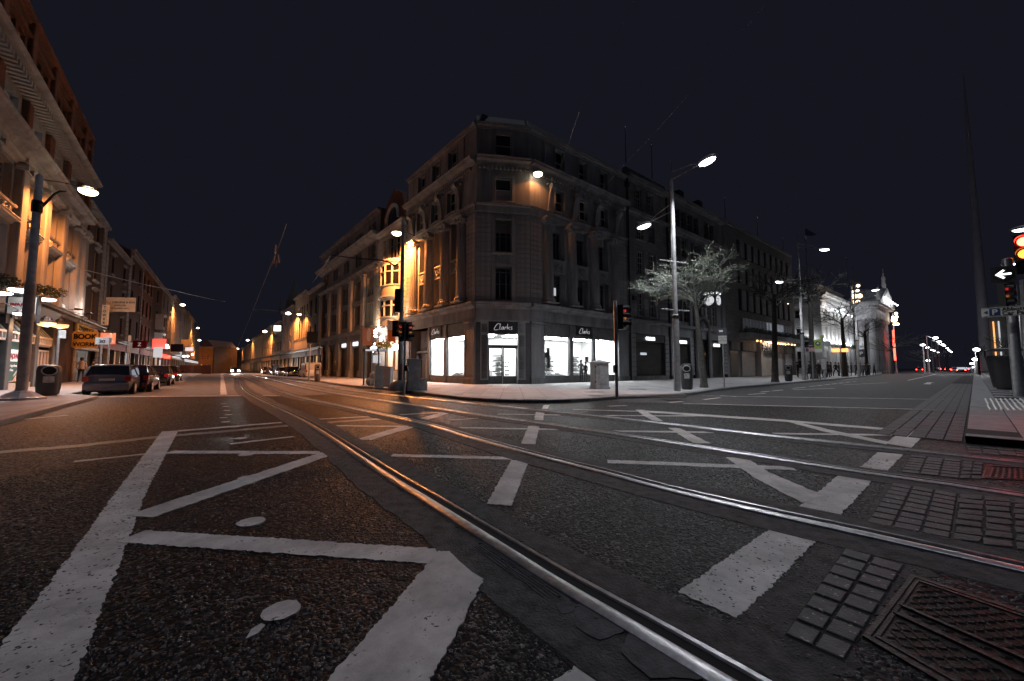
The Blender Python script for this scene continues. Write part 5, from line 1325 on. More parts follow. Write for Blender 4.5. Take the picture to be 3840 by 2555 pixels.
# ------------------------------------------------------------------ department store
ps = root_at(FR, 32.5, 'department_store', 'dark modern department store with strip windows, plant-topped canopy and lit letters')
fs = Face(ps, FR, sub_frame(FR, 32.5)); U0, U1 = 32.5, 58.0
fs.wall(U0, U1, 4.6, 19.8, [(37.2, 56.0, 6.2, 7.9)], M['ashlar_dark'], .5)
conc = M['stone_mid']
for z0_, z1_ in ((8.8, 11.6), (12.4, 15.0), (15.9, 18.2)):
    fs.put('window_strip', MB().box(36.3, 57.0, -.02, .05, z0_, z1_), M['glass_dark'])
    for k in range(9):
        a = 37.0+k*2.3; fs.put('cladding_panel', MB().bbox(a, a+1.45, -.16, 0, z0_+.05, z1_-.05, .03), conc)
fs.put('glazing', MB().quad((37.2,.3,6.2),(56,.3,6.2),(56,.3,7.9),(37.2,.3,7.9)), glow('store_glazing_glow', (.8,.85,.95), .10))
fs.put('glazing', MB().quad((46.0,.28,6.2),(52.5,.28,6.2),(52.5,.28,7.9),(46.0,.28,7.9)), glow('store_glazing_lit', (.85,.9,1), .8))
for k in range(17): fs.put('fin', MB().box(37.2+k*1.17, 37.32+k*1.17, -.1, .3, 6.2, 7.9), M['steel'])
fs.put('canopy', MB().box(U0, U1, -2.6, 0, 4.9, 5.5), M['stone_dark'])
foliage(ps, 'canopy_plants', (0,0,0), .1, .1, .1, 1, .1, M['foliage'])
for k in range(18):
    foliage(ps, 'canopy_plants', ((k+.5)*1.42, -1.9, 5.75), .95, .8, .55, 150, .24, M['foliage'], 40+k)
fs.put('shop_wall', MB().box(U0, U1, .4, .5, .12, 4.9), M['stone_mid'])
for a, b_ in ((34.0, 36.3), (37.5, 41.8), (49.2, 52.6), (54.0, 57.0)): shutter(fs, a, b_, .15, 3.5, M['cab'] if a > 37 else M['roller'], y=.35); fs.put('shop_header', MB().box(a-.1, b_+.1, .1, .4, 3.55, 4.6), conc)
fs.put('entrance_surround', MB().box(42.3, 43.0, -.3, .4, .1, 3.6).box(48.0, 48.7, -.3, .4, .1, 3.6).box(42.3, 48.7, -.3, .4, 3.6, 4.9), M['stone_pale'])
shutter(fs, 43.0, 48.0, .15, 3.6, M['cab'], y=.3)
me = text_mesh('PENNEYS', 1.45, M['black'], .05, bold=.015, spacing=.82); fs.put('sign_letters', me, None, 42.5, -.42, 3.62)
bulb = MB().ball((0,0,0), .11, .11, .11, 8, 5).mesh('bulb'); bulb.materials.append(glow('orange_bulb', (1,.45,.15), 7))
for k in range(16):
    fs.put('bulb', bulb, None, 42.0+k*.55, -.9, 4.95-.18*(k % 2))
for k in (38.6, 39.8, 50.5, 52.0, 53.3): fs.put('bulb', bulb, None, k, -1.2, 4.8)
for u in (43.5, 46, 48): lamp_point('lamp_light', fs.fr.w(u, -1.1, 4.5) if False else FR.w(u, -1.1, 4.6), (1,.72,.5), 60, None, .15)
fs.put('roof', MB().box(U0, U1, .5, 12, 19.4, 19.7), M['roofslate']); fs.put('parapet_coping', MB().box(U0, U1, -.1, .5, 19.6, 20.0), conc); fs.put('side_wall', MB().box(U1-.3, U1, .02, 12, 0, 19.8), M['ashlar_dark'])
# ------------------------------------------------------------------ the post office with its portico
go = root_at(FR, 73.6, 'post_office', 'floodlit classical post office with columned portico and rooftop balustrade at the right')
fg = Face(go, FR, sub_frame(FR, 73.6)); U0, U1 = 73.6, 94.0
GS = M['stone_pale']
gw = []
for k in range(6):
    a = 76.0+k*3.0; gw += [(a, a+1.3, 6.7, 9.3), (a, a+1.3, 11.0, 12.6), (a, a+1.4, 1.2, 4.5)]
fg.wall(U0, U1, 0, 15.6, gw, GS, .5)
for h in gw: window(fg, *h, M['grey_wood'], M['glass_dark'], vb=((.5,.04),), hb=((.5,.07),(.25,.03),(.75,.03)), fw=.08, y=.4)
courses(fg, U0, 75.8, .4, 5.6, .5, m=GS, d=.12); 
for k in range(6): courses(fg, 77.5+k*3.0, 78.9+k*3.0, .4, 5.6, .5, m=GS, d=.12)
Fs = Frame(FR.w(73.6), aR-math.pi/2)        # the side facing the gap: x runs from the back of the block to the street
side = Face(go, Fs, sub_frame(FR, 73.6))
sw_ = [(-4.2, -2.9, 6.7, 9.3), (-8.2, -6.9, 6.7, 9.3), (-4.2, -2.9, 11.0, 12.6), (-8.2,-6.9,11.0,12.6), (-4.2,-2.9,1.2,4.5)]
side.wall(-14, 0, 0, 15.6, sw_, GS, .5)
for h in sw_: window(side, *h, M['grey_wood'], M['glass_dark'], vb=((.5,.04),), hb=((.5,.07),), fw=.08, y=.4)
for fa, a, b_ in ((fg, U0-.0, U1), (side, -14, 0)):
    moulding(fa, a, b_, cornice_prof(14.6, 15.7, .9), GS); moulding(fa, a, b_, [(.1,13.2),(.15,13.25),(.2,13.9)], GS, 'entablature'); moulding(fa, a, b_, cornice_prof(5.6, 6.1, .4), GS, 'string_course')
    dentils(fa, a, b_, 14.25, .32, .62, GS, d=.4)
    fa.put('parapet', MB().box(a, b_, .3, .7, 15.7, 16.2), GS)
    bm_ = MB().lathe([(.10,0),(.16,.06),(.09,.14),(.19,.42),(.10,.74),(.17,.86),(.13,.92)], 8).mesh('baluster', True); bm_.materials.append(GS)
    n_ = int((b_-a)/.62)
    for i in range(n_): fa.put('baluster', bm_, None, a+.3+i*.62, .5, 16.2)
    fa.put('coping', MB().box(a, b_, .25, .75, 17.12, 17.4), GS)
side.put('side_quoins', MB().box(-1.4, 0, -.1, 0, 5.6, 14), GS)
# portico, standing forward of the front
PX0, PX1, PJ = 94.0, 110.0, 4.7
PSd = Frame(FR.w(PX0), aR-math.pi/2); psd = Face(go, PSd, sub_frame(FR, 73.6))
fg.put('portico_entablature', MB().box(PX0, PX1, -PJ, 0, 12.1, 14.6).box(PX0-.6, PX1+.6, -PJ-.7, 0, 14.6, 15.0).box(PX0-.9, PX1+.9, -PJ-1.0, 0, 15.0, 15.5), M['stone_mid'])
def dent_side():
    me = MB().box(0, .35, -.4, 0, 0, .35).mesh('dentil'); me.materials.append(M['stone_mid'])
    for i in range(7): psd.put('dentil', me, None, .2+i*.64, -.02, 14.2)
dent_side()
px = (PX0+PX1)/2
fg.put('pediment', MB().add([(PX0-.9,-PJ-1.0,15.5),(PX1+.9,-PJ-1.0,15.5),(px,-PJ-1.0,19.2),(PX0-.9,0,15.5),(PX1+.9,0,15.5),(px,0,19.2)], [(0,1,2),(3,5,4),(0,2,5,3),(1,4,5,2),(0,3,4,1)]), M['stone_mid'])
tyf = MB().add([(PX0+1.0,-PJ-1.06,15.8),(PX1-1.0,-PJ-1.06,15.8),(px,-PJ-1.06,18.6)], [(0,1,2)])
fg.put('tympanum', tyf, glow('floodlit_tympanum', (.9,.93,1), .9) if False else GS)
kc2 = MB().tube([(0,0,0),(0,0,.5)], .95, 24).mesh('base'); 
for i in range(6):
    u = PX0+.9+i*(PX1-PX0-1.8)/5
    column(fg, u, .3, 12.1, .68, M['stone_mid'], y=-PJ+.8)
for u, y_ in ((PX0+.9, -2.2), (PX0+.9, -.2)): column(fg, u, .3, 12.1, .68, M['stone_mid'], y=y_)
fg.wall(94.0, 110.0, 0, 15.6, [(96.0+k*4, 97.8+k*4, 6.2, 9.2) for k in range(4)]+[(96.0+k*4, 98.0+k*4, .5, 4.8) for k in range(4)], M['stone_mid'], .5)
for k in range(4): window(fg, 96.0+k*4, 97.8+k*4, 6.2, 9.2, M['grey_wood'], M['lit_window'], vb=((.333,.04),(.667,.04)), hb=((.5,.07),(.25,.03),(.75,.03)), fw=.08)
for sx, (u, y_) in enumerate(((px-1.2, -PJ-.6), (PX0-.2, -PJ-.6))):
    hgt = 2.9 if sx == 0 else 2.3
    fg.put('roof_statue', MB().box(u-.35, u+.35, y_-.3, y_+.3, 15.6+(3.4 if sx == 0 else 0), 16.2+(3.4 if sx == 0 else 0)).lathe([(.42,0),(.30,hgt*.35),(.36,hgt*.55),(.25,hgt*.74),(.10,hgt*.78),(.17,hgt*.88),(.05,hgt)], 10, (u, y_, 16.2+(3.4 if sx == 0 else 0))).tube([(u+.4,y_,16.2),(u+.5,y_,16.2+(7.2 if sx == 0 else 2.6))], .04, 5), GS, smooth=True)
fg.wall(110.0, 132.0, 0, 15.6, [(112+k*3, 113.3+k*3, 6.7, 9.3) for k in range(6)], M['stone_mid'], .5)
fg.put('roof', MB().box(U0, 132, .6, 14, 15.2, 15.6), M['roofslate'])
neon = glow('neon_red', (1, .05, .02), 7)
fg.put('neon_strip', MB().tube([(104.5,-PJ-1.2,9.8),(104.3,-PJ-1.2,5.6),(104.6,-PJ-1.2,3.0)], .16, 8), neon)
lamp_point('lamp_light', FR.w(104.5, -PJ-2.2, 7), (1,.06,.03), 320, None, .6)
# its floodlights sit on the string course and on the cornice
fxm = MB().box(-.15, .15, -.12, .12, 0, .2).mesh('floodlight'); fxm.materials.append(M['lamp_white'])
for k in range(7):
    u = 75.2+k*3.0; fg.put('floodlight', fxm, None, u+.0, -.5, 6.12)
    lamp_point('lamp_light', FR.w(u, -.75, 6.55), WHITE, 210, None, .12)
for k in range(3): 
    p = Fs.w(-2-k*4.5, -.7, 6.5); lamp_point('lamp_light', p, WHITE, 220, None, .12); side.put('floodlight', fxm, None, -2-k*4.5, -.5, 6.12)
for k in range(5): lamp_point('lamp_light', FR.w(76+k*4, -1.4, 12.6), WHITE, 210, None, .15); fg.put('floodlight', fxm, None, 76+k*4, -1.2, 12.3)
for k in range(4): fg.put('floodlight', fxm, None, px-4.5+k*3, -PJ-1.9, 15.52); lamp_point('lamp_light', FR.w(px-4.5+k*3, -PJ-2.0, 15.9), WHITE, 260, None, .1)
for k in range(3): lamp_point('lamp_light', FR.w(96.5+k*4, -1.5, 5.2), WHITE, 260, None, .2)
# flagpole on the corner and flag, plus thin rooftop masts
def mast(p, h, label, r=.05, m='steel', z0=0):
    t = thing('rooftop_mast', label, 'mast', p); ob('pole', MB().tube([(0,0,0),(0,0,h)], [r*1.5, r*.6], 6).ball((0,0,h), r*2.2), M[m], t); return t
def mast_px(xb, yb, yt, fr_, off, label, r=.05):
    p = ray_off(fr_, xb, yb, off); t_ = ray_off(fr_, xb, yt, off); return mast(p, (t_-p).length, label, r)
t = mast_px(3029, 1052, 900, FR, 3.0, 'floodlit flagpole with a limp blue flag on the post office corner', .12)
ob('flag', MB().add([(0,0,10.9),(1.6,.3,10.2),(2.4,0,9.6),(1.5,.2,9.3),(0,0,9.4)], [(0,1,2,3,4)]), mat('flag_blue', (.05,.06,.16)), t)
mast_px(2347, 612, 482, FR, .8, 'thin mast above the joint of the corner building and its right neighbour')
mast_px(2446, 670, 548, FR, .8, 'thin mast with a knob above the channelled stone building')
mast_px(2720, 820, 748, FR, .8, 'thin mast at the left end of the department store roof')
mast_px(2842, 895, 818, FR, .8, 'thin mast in the middle of the department store roof')
mast_px(2938, 955, 898, FR, .8, 'thin mast at the right end of the department store roof')
mast_px(3181, 1096, 976, FR, 1.5, 'thin mast behind the post office balustrade')

# ------------------------------------------------------------------ left row: ornate stone building with the pizza shop
la = root_at(FS, -19.0, 'ornate_building', 'tall ornate stone and red brick building with leaded windows over the pizza shop, far left')
fa_ = Face(la, FS, sub_frame(FS, -19.0)); U0, U1 = -27.0, 0.0
pl = [-22.6, -18.55, -14.5, -10.4, -6.4, -2.25]
wins = [(-25.6, -23.4), (-21.5, -19.3), (-17.4, -15.3), (-13.3, -11.3), (-9.2, -7.2), (-5.1, -3.1)]
hol = []
for a, b_ in wins: hol += [(a, b_, 6.0, 8.8), (a, b_, 9.9, 12.1), (a, b_, 14.2, 15.8), (a-.1, (a+b_)/2-.2, 17.4, 19.4), ((a+b_)/2+.2, b_+.1, 17.4, 19.4)]
fa_.wall(U0, U1, 5.3, 16.8, [h for h in hol if h[3] < 16.9], M['stone'], .5)
fa_.wall(U0, U1, 16.8, 20.75, [h for h in hol if h[3] > 16.9], M['brick_red'], .4)
M['leaded_lit'] = glow('leaded_glass_lit', (.78,.9,1.0), .20); M['leaded_lit'].node_tree.nodes['Principled BSDF'].inputs['Base Color'].default_value = (.1,.1,.1,1)
M['leaded'] = mat('leaded_glass', (.02,.02,.022), .1, spec=.8)
for i, (a, b_) in enumerate(wins):
    for (z0_, z1_, kind_) in ((6.0, 8.8, 'l'), (9.9, 12.1, 'd'), (14.2, 15.8, 'l')):
        lit = kind_ == 'l' and not (z0_ < 7 and i > 4)
        window(fa_, a, b_, z0_, z1_, M['stone_pale'] if z0_ < 9.0 or z0_ > 13 else M['grey_wood'], M['leaded_lit'] if lit else M['leaded'], vb=((.25,.02),(.5,.14),(.75,.02)), hb=((.66,.12),(.2,.02),(.4,.02),(.85,.02)), fw=.10, y=.36)
    for h in ((a-.1, (a+b_)/2-.2, 17.4, 19.4), ((a+b_)/2+.2, b_+.1, 17.4, 19.4)): window(fa_, *h, M['grey_wood'], M['glass_dark'], fw=.07)
    for z_ in (8.95, 12.3):
        moulding(fa_, a-.3, b_+.3, cornice_prof(z_, z_+.32, .4), M['stone_pale'], 'window_hood')
    b = MB(); r_ = random.Random(i)
    for k in range(14): b.ball((r_.uniform(a+.3, b_-.3), -.08, 9.3+r_.uniform(0, .45)), r_.uniform(.08,.2), .12, r_.uniform(.08,.18), 7, 4)
    fa_.put('carved_swag', b, M['stone_pale'], smooth=True)
    moulding(fa_, a-.2, b_+.2, cornice_prof(9.72, 9.9, .25), M['stone_pale'], 'window_sill')
    if i: fa_.put('label_stop', MB().prof([(0,16.75),(-.65,16.78),(-.65,17.0),(0,17.05)], pl[i-1]-.8, pl[i-1]+.8), M['stone_pale'])
for u in pl+[-.02]:
    w_ = .5
    fa_.put('pilaster', MB().bbox(u-w_, u+w_*(.98), -.35, 0, 5.5, 12.6, .05), M['stone'])
    c = MB().box(u-w_-.1, u+w_+.1, -.48, 0, 12.45, 12.7).box(u-w_-.05, u+w_+.05, -.42, 0, 12.0, 12.1)
    for sx in (-1, 1): c.tube([(u+sx*w_*.9,-.5,12.2),(u+sx*w_*.9,-.05,12.2)], .17, 10)
    fa_.put('pilaster_capital', c, M['stone_pale'], smooth=True)
    fa_.put('pier', MB().bbox(u-.35, u+.35, -.3, 0, 13.8, 16.0, .05), M['brick_red']); fa_.put('pier', MB().bbox(u-.3, u+.3, -.25, 0, 17.1, 20.75, .05), M['brick_red'])
moulding(fa_, U0, U1, cornice_prof(13.0, 13.75, .85), M['stone']); moulding(fa_, U0, U1, [(.1,12.65),(.15,12.7),(.15,13.0)], M['stone'], 'entablature')
moulding(fa_, U0, U1, cornice_prof(16.45, 16.85, 1.0), M['stone']); dentils(fa_, U0+.3, U1, 16.15, .32, .42, M['stone_pale'], d=.7, name='bracket')
moulding(fa_, U0, U1, cornice_prof(20.4, 20.8, .35), M['brick_red'], 'parapet_coping'); moulding(fa_, U0, U1, cornice_prof(19.55, 19.75, .2), M['brick_red'], 'string_course')
courses(fa_, -1.35, -.05, 5.6, 12.4, .42, m=M['stone_pale'], d=.12)
solid(fa_, U0, U1, 20.6)
moulding(fa_, U0, U1, cornice_prof(5.0, 5.5, .5), M['stone'])
# shop front
DK = M['shopdark']
fa_.put('shop_wall', MB().box(U0, -6.9, .5, .6, .1, 5.0), DK); fa_.put('shop_wall', MB().box(-6.9, U1, .1, .6, .1, 5.0), M['brick_dark'])
for u in (-19.6, -15.0, -10.6, -7.1): fa_.put('pilaster', MB().bbox(u-.3, u+.3, -.35, .5, .1, 4.0, .03).box(u-.38, u+.38, -.45, .5, 3.9, 4.15), DK)
fa_.put('fascia', MB().box(U0, -6.7, -.45, .3, 4.05, 4.25), DK)
fa_.put('sign_fascia', MB().prof([(-.2,4.3),(-.5,5.0),(.3,5.0),(.3,4.3)], U0, -6.7), mat('sign_fascia_grey', (.20,.20,.21), .5))
WP = M['white_paint']
def awning(a, b_):
    o = fa_.put('sloping_glazing', MB().quad((a,.3,3.95),(b_,.3,3.95),(b_,-.25,3.2),(a,-.25,3.2)), M['glass_dark'])
    n_ = 4; b = MB()
    for k in range(n_+1):
        x = a+(b_-a)*k/n_; b.tube([(x,.28,3.97),(x,-.26,3.22)], .045, 4)
    b.box(a, b_, -.32, -.18, 3.12, 3.24); b.box(a, b_, -.3, -.2, 2.7, 2.82)
    for k in range(2*n_+1): x = a+(b_-a)*k/(2*n_); b.box(x-.04, x+.04, -.3, -.2, 2.82, 3.12)
    ob('glazing_bar', b, WP, o)
    for k in range(2*n_):
        x = a+(b_-a)*(k+.5)/(2*n_); ob('pane', MB().box(x-.18, x+.18, -.23, -.22, 2.85, 3.1), mat('small_print', (.35,.05,.06), .4) if k % 2 == 0 else DK, o)
awning(-14.6, -10.9); awning(-10.2, -7.5); awning(-19.2, -15.4)
po = glow('poster_green', (.015,.05,.045), .6); po.node_tree.nodes['Principled BSDF'].inputs['Base Color'].default_value = (.02,.07,.06,1)
fa_.put('window_poster', MB().quad((-14.6,-.1,.5),(-11.0,-.1,.5),(-11.0,-.1,2.7),(-14.6,-.1,2.7)), po)
pz = pic_mat('pizza_print', [(.20,.02,.02),(.7,.30,.08),(.85,.55,.25),(.45,.06,.03),(.8,.4,.1)], 4.5); pz.node_tree.nodes['Principled BSDF'].inputs['Emission Strength'].default_value = .35
P_ = [(-14.6,.5),(-13.2,.55),(-12.35,1.2),(-11.9,2.2),(-11.0,2.7),(-11.0,.5)]
fa_.put('pizza_picture', MB().add([(a,-.115,b_) for a, b_ in P_], [tuple(range(6))]), pz)
fa_.put('white_curve', MB().tube([(-13.2,-.13,.8),(-12.55,-.13,1.25),(-12.1,-.13,2.0),(-11.95,-.13,2.7)], .03, 5), WP)
lm = mat('letter_maroon', (.30,.02,.04), .5); lw = glow('letters_white_print', (.8,.8,.8), .5)
fa_.put('badge', MB().prof([(-.12,1.62),(-.125,1.62),(-.125,2.28),(-.12,2.28)], -14.45, -12.75), lw)
fa_.put('poster_letters', text_mesh('PAPA JOHNS', .40, lm, .006, bold=.012, spacing=.72), None, -14.42, -.135, 1.78)
fa_.put('poster_letters', text_mesh('Better Ingredients.', .20, lw, .004), None, -14.3, -.13, 1.32); fa_.put('poster_letters', text_mesh('Better Pizza.', .20, lw, .004), None, -14.3, -.13, 1.08)
fa_.put('stall_riser', MB().box(-15, -10.9, -.25, .3, .1, .42), WP)
# white glazed doors
b = MB()
for k in range(5): x = -10.15+k*.66; b.box(x-.06, x+.06, -.2, -.1, .15, 2.3)
b.box(-10.2, -7.45, -.2, -.1, 2.3, 2.42); b.box(-10.2, -7.45, -.2, -.1, .12, .3); b.box(-10.2, -7.45, -.22, -.1, 1.05, 1.18); b.box(-10.2, -7.45, -.22, -.1, 2.62, 2.72)
o = fa_.put('glazed_doors', b, WP)
ob('pane', MB().quad((-10.1,-.14,.3),(-7.5,-.14,.3),(-7.5,-.14,2.3),(-10.1,-.14,2.3)), pic_mat('door_posters', [(.10,.02,.02),(.25,.15,.12),(.45,.2,.1),(.12,.05,.05)], 3), o)
# fascia sign boards and lights over the shop
def small_sign(pix_c, off, w, h, label, m, txt=None, tm=None, ts=.2, fr_=FS, th=.08, rz=None, cat='shop sign', lines=None):
    p = ray_off(fr_, pix_c[0], pix_c[1], off); t = thing('hanging_sign', label, cat, p, (fr_.a if rz is None else rz), 'projecting shop signs')
    ob('board', MB().box(-w/2, w/2, -th/2, th/2, -h/2, h/2), m, t)
    ob('bracket', MB().box(-.03, .03, th/2, max(.2, abs(off)), h/2-.06, h/2), M['black'], t)
    for i, ln in enumerate(lines or ([(txt, 0, ts)] if txt else [])):
        me = text_mesh(ln[0], ln[2], tm or M['black'], .006, 'CENTER', bold=.01*ln[2]); ob('sign_letters', me, None, t, (0, -th/2-.01, ln[1]-ln[2]*.35))
    return t
p = ray_off(FS, 88, 1146, -1.2); t = thing('hanging_sign', 'pale pizza sign board hung above the shop under bright lights', 'shop sign', p, 0.15, 'projecting shop signs'); ob('board', MB().box(-.62,.62,-.06,.06,-.42,.42), M['white_paint'], t); ob('frame', MB().box(-.7,.7,-.08,.08,.42,.5).box(-.7,-.62,-.08,.08,-.9,.5).box(.62,.7,-.08,.08,-.9,.5), M['black'], t); ob('sign_letters', text_mesh('PAPA JOHNS', .2, lm, .006, 'CENTER', bold=.006, spacing=.85), None, t, (0,-.08,-.02))
for i, (x, y, s_) in enumerate([(78,1087,.42), (175,1122,.38), (75,1176,.24), (10,1098,.3)]):
    p = ray_off(FS, x, y, -1.3); t = thing('swan_neck_lamp', ['left round white shop lamp above the hanging sign board', 'right round white shop lamp by the flower boxes', 'small white lamp below the hanging sign board', 'white shop lamp at the left edge of the picture'][i], 'lamp', p, 0, 'white lamps over the pizza shop')
    ob('lamp_hood', MB().lathe([(.06,.18),(s_*1.02,.03),(s_*1.05,0)], 14), M['black'], t); ob('lamp_lens', MB().ball((0,0,-.02), s_, s_, s_*.3, 14, 6), M['lamp_white'], t, smooth=True); ob('arm', MB().tube([(0,0,.15),(-.4,-.3,.45),(-.9,-.7,.3)], .025, 5), M['black'], t)
    lamp_point('lamp_light', tuple(-Vector((FS.n.x, FS.n.y, 0))*1.1+Vector((0,0,-.3))), WHITE, [420,420,40,300][i], t, .2, (150, .4))
for i, (x, y) in enumerate([(20,1062),(115,1082),(160,1090),(205,1098),(-10,1050)]):
    p = ray_off(FS, x, y, -.7); t = thing('flower_box', ['flower box by the left shop lamp','flower box between the two round shop lamps','flower box just above the hanging sign','flower box with pale blossoms right of the lamps','flower box at the left edge of the picture'][i], 'plant', p, 0, 'flower boxes over the pizza shop'); foliage(t, 'leaves', (0,0,0), .8, .4, .36, 240, .15, M['foliage'], 60+i)
    if i == 3: foliage(t, 'blossom', (0,0,.0), .5, .4, .3, 40, .12, mat('blossom_white', (.7,.7,.7)), 5)
for i, (x, y) in enumerate([(175,1207),(226,1215)]):
    p = ray_off(FS, x, y, -1.1); t = thing('wall_lantern', ['left','right'][i]+' of the two warm bell-shaped lanterns beside the pizza shop', 'lamp', p, 0, 'warm bell lanterns'); ob('shade', MB().lathe([(.1,.34),(.22,.22),(.26,.1),(.44,-.05)], 12), M['black'], t); ob('glass', MB().lathe([(.40,-.05),(.36,-.22),(.05,-.3)], 12), glow('lantern_glass_warm', (1,.55,.22), 1.5), t); lamp_point('lamp_light', (.0,0,-.4), (1,.5,.2), 30, t, .12)
# ------------------------------------------------------------------ brick bookshop
bk = root_at(FS, 0.02, 'brick_building', 'brown brick building with stone quoins over the book shop, left street')
fb = Face(bk, FS, sub_frame(FS, 0.02)); U0, U1 = 0.02, 9.3
hol = [(1.2, 2.5, 9.5, 12.2), (4.9, 6.2, 9.5, 12.2), (1.2, 2.5, 5.7, 8.4), (4.9, 6.2, 5.7, 8.4), (1.2, 2.4, 13.0, 14.7), (4.9, 6.1, 13.0, 14.7)]
fb.wall(U0, U1, 5.2, 15.5, hol, M['brick_dark'], .35)
for h in hol:
    window(fb, *h, M['render_cream'], M['glass_dark'], hb=((.5,.07),), fw=.09, y=.22)
    fb.put('window_sill', MB().bbox(h[0]-.2, h[1]+.2, -.22, .05, h[2]-.2, h[2], .03), M['stone_pale'])
    moulding(fb, h[0]-.25, h[1]+.25, cornice_prof(h[3]+.1, h[3]+.35, .3), M['stone'], 'window_hood')
for a, b_ in ((.05, .75), (8.0, 9.2)): courses(fb, a, b_, 5.5, 15.3, .48, m=M['stone'], d=.1, joint=.06)
moulding(fb, U0, U1, cornice_prof(15.2, 15.6, .4), M['stone']); moulding(fb, U0, U1, cornice_prof(5.0, 5.4, .6), DK)
yel = mat('yellow_sign_board', (.55,.36,.10), .6, var=.1, scale=2)
fb.put('shop_wall', MB().box(U0, U1, .4, .5, .1, 5.0), M['stone_dark'])
fb.put('upper_sign', MB().box(-.1+.2, 7.9, -.1, .1, 4.25, 5.0), yel); fb.put('sign_letters', text_mesh('BOOKSHOP BOOKS', .62, mat('sign_letters_dark', (.05,.03,.015)), .01), None, .4, -.13, 4.4)
psb = ray_off(FS, 321, 1275, -1.3); sbw = thing('projecting_shop_sign', 'yellow board reading BOOK WORMS angled out over the shuttered book shop', 'shop sign', psb, .18, 'projecting shop signs')
ob('board', MB().box(-.78,.78,-.05,.05,-.62,.62), yel, sbw); ob('side_board', MB().box(-.86,-.80,-.04,.9,-.55,.5), yel, sbw); ob('bracket', MB().box(-.04,.04,.05,.9,.56,.62), M['black'], sbw)
ob('sign_letters', text_mesh('BOOK', .52, M['black'], .012, 'CENTER', bold=.02, spacing=1.0), None, sbw, (0,-.07,.08)); ob('sign_letters', text_mesh('WORMS', .44, M['black'], .012, 'CENTER', bold=.006, spacing=.95), None, sbw, (.05,-.07,-.48))

for u_ in (2.4, 5.6): lamp_point('lamp_light', FS.w(u_, -1.35, 4.5), (1,.62,.25), 26, None, .08)
for u_ in (2.4, 5.6): fb.put('sign_lamp', MB().box(u_-.14,u_+.14,-1.5,-1.32,4.55,4.68).tube([(u_,-1.35,4.66),(u_,-.4,4.8)], .02, 5), M['black'])
fb.put('sign_side', MB().box(.2, .9, -.5, -.4, 3.2, 4.2), yel)
fb.put('shutter_box', MB().box(.6, 7.8, -.3, .2, 2.85, 3.1), M['cab']); shutter(fb, .6, 7.8, .12, 2.85, M['roller'], y=.3)
courses(fb, -.0+.03, .55, .3, 2.8, .5, m=M['stone'], d=.1); courses(fb, 8.1, 9.2, .3, 4.8, .5, m=M['stone'], d=.1)
solid(fb, U0, U1, 15.4)
# ------------------------------------------------------------------ the rest of the left row, house by house
def pxu(fr_, x): return fr_.at(x, 1381)[0]
TW = [M['glass_dark'], M['lit_warm'], M['glass_dark'], glow('shop_window_glow_warm', (1,.5,.18), .25), glow('shop_window_glow_cold', (.8,.9,1), .35)]
def terrace(fr_, x0, x1, ytop, label, wallm, nb, floors, fm, kind='sash', shop=None, group=None, pm=None, quoins=None, roof_k=0.0, name='terrace_house', zt=None, hood=False):
    u0, u1 = sorted((pxu(fr_, x0), pxu(fr_, x1)))
    xm = (x0+x1)/2
    z1 = zt or fr_.at(xm, ytop)[1]
    r = root_at(fr_, u0, name, label, group=group); f = Face(r, fr_, sub_frame(fr_, u0)); w = u1-u0
    zs = 4.6; hs = (z1-.8-zs)/floors; hol = []
    for j in range(floors):
        for i in range(nb):
            c = u0+w*(i+.5)/nb; ww = min(.65, w/nb*.32)
            hol.append((c-ww, c+ww, zs+hs*j+hs*.22, zs+hs*j+hs*.84))
    f.wall(u0+.02, u1-.02, zs, z1, hol, wallm, .3)
    for k, h in enumerate(hol):
        window(f, *h, fm, pm or M['glass_dark'], fw=.08)
        f.put('window_sill', MB().box(h[0]-.12, h[1]+.12, -.15, .05, h[2]-.15, h[2]), M['stone_mid'])
        if hood: moulding(f, h[0]-.2, h[1]+.2, cornice_prof(h[3]+.08, h[3]+.28, .25), M['stone_mid'], 'window_hood')
    moulding(f, u0, u1, cornice_prof(z1-.4, z1, .45), M['stone_mid']); moulding(f, u0, u1, cornice_prof(4.2, 4.6, .4), DK)
    if quoins:
        for a, b_ in ((u0+.03, u0+.7), (u1-.7, u1-.03)): courses(f, a, b_, 4.8, z1-.6, .6, m=quoins, d=.1, joint=.05)
    f.put('shop_wall', MB().box(u0, u1, .3, .4, .1, 4.3), DK)
    f.put('fascia_sign', MB().box(u0+.3, u1-.3, -.15, .1, 3.3, 4.1), shop or DK)
    n_ = max(2, int(w/2.5))
    for k in range(n_+1): x = u0+.2+(w-.4)*k/n_; f.put('pilaster', MB().box(x-.16, x+.16, -.12, .3, .1, 3.4), fm if k % 2 else DK)
    for k in range(n_): x = u0+.4+(w-.4)*k/n_; f.put('shop_window', MB().quad((x,.2,.7),(x+(w-.4)/n_-.5,.2,.7),(x+(w-.4)/n_-.5,.2,3.2),(x,.2,3.2)), TW[int(x*7.3) % 5])
    f.put('side_wall', MB().box(u0, u0+.2, .02, 8, 0, z1-.2), M['brick_dark']); f.put('side_wall', MB().box(u1-.2, u1, .02, 8, 0, z1-.2), M['brick_dark']); f.put('roof', MB().prof([(.4,z1-.1),(3.5,z1+1.6),(8,z1+1.6),(8,z1-.2)], u0, u1), M['roofslate'])
    return r, f, u0, u1, z1
FT = M['white_paint']; 
r, f, a, b_, z = terrace(FS2, 367, 462, 905, 'brown brick house with quoins behind the jewellers sign', M['brick_dark'], 2, 3, M['grey_wood'], quoins=M['stone'], shop=mat('cafe_red', (.50,.03,.015), .5), hood=True)
cafe = glow('cafe_sign_red', (1.0,.07,.015), .65)
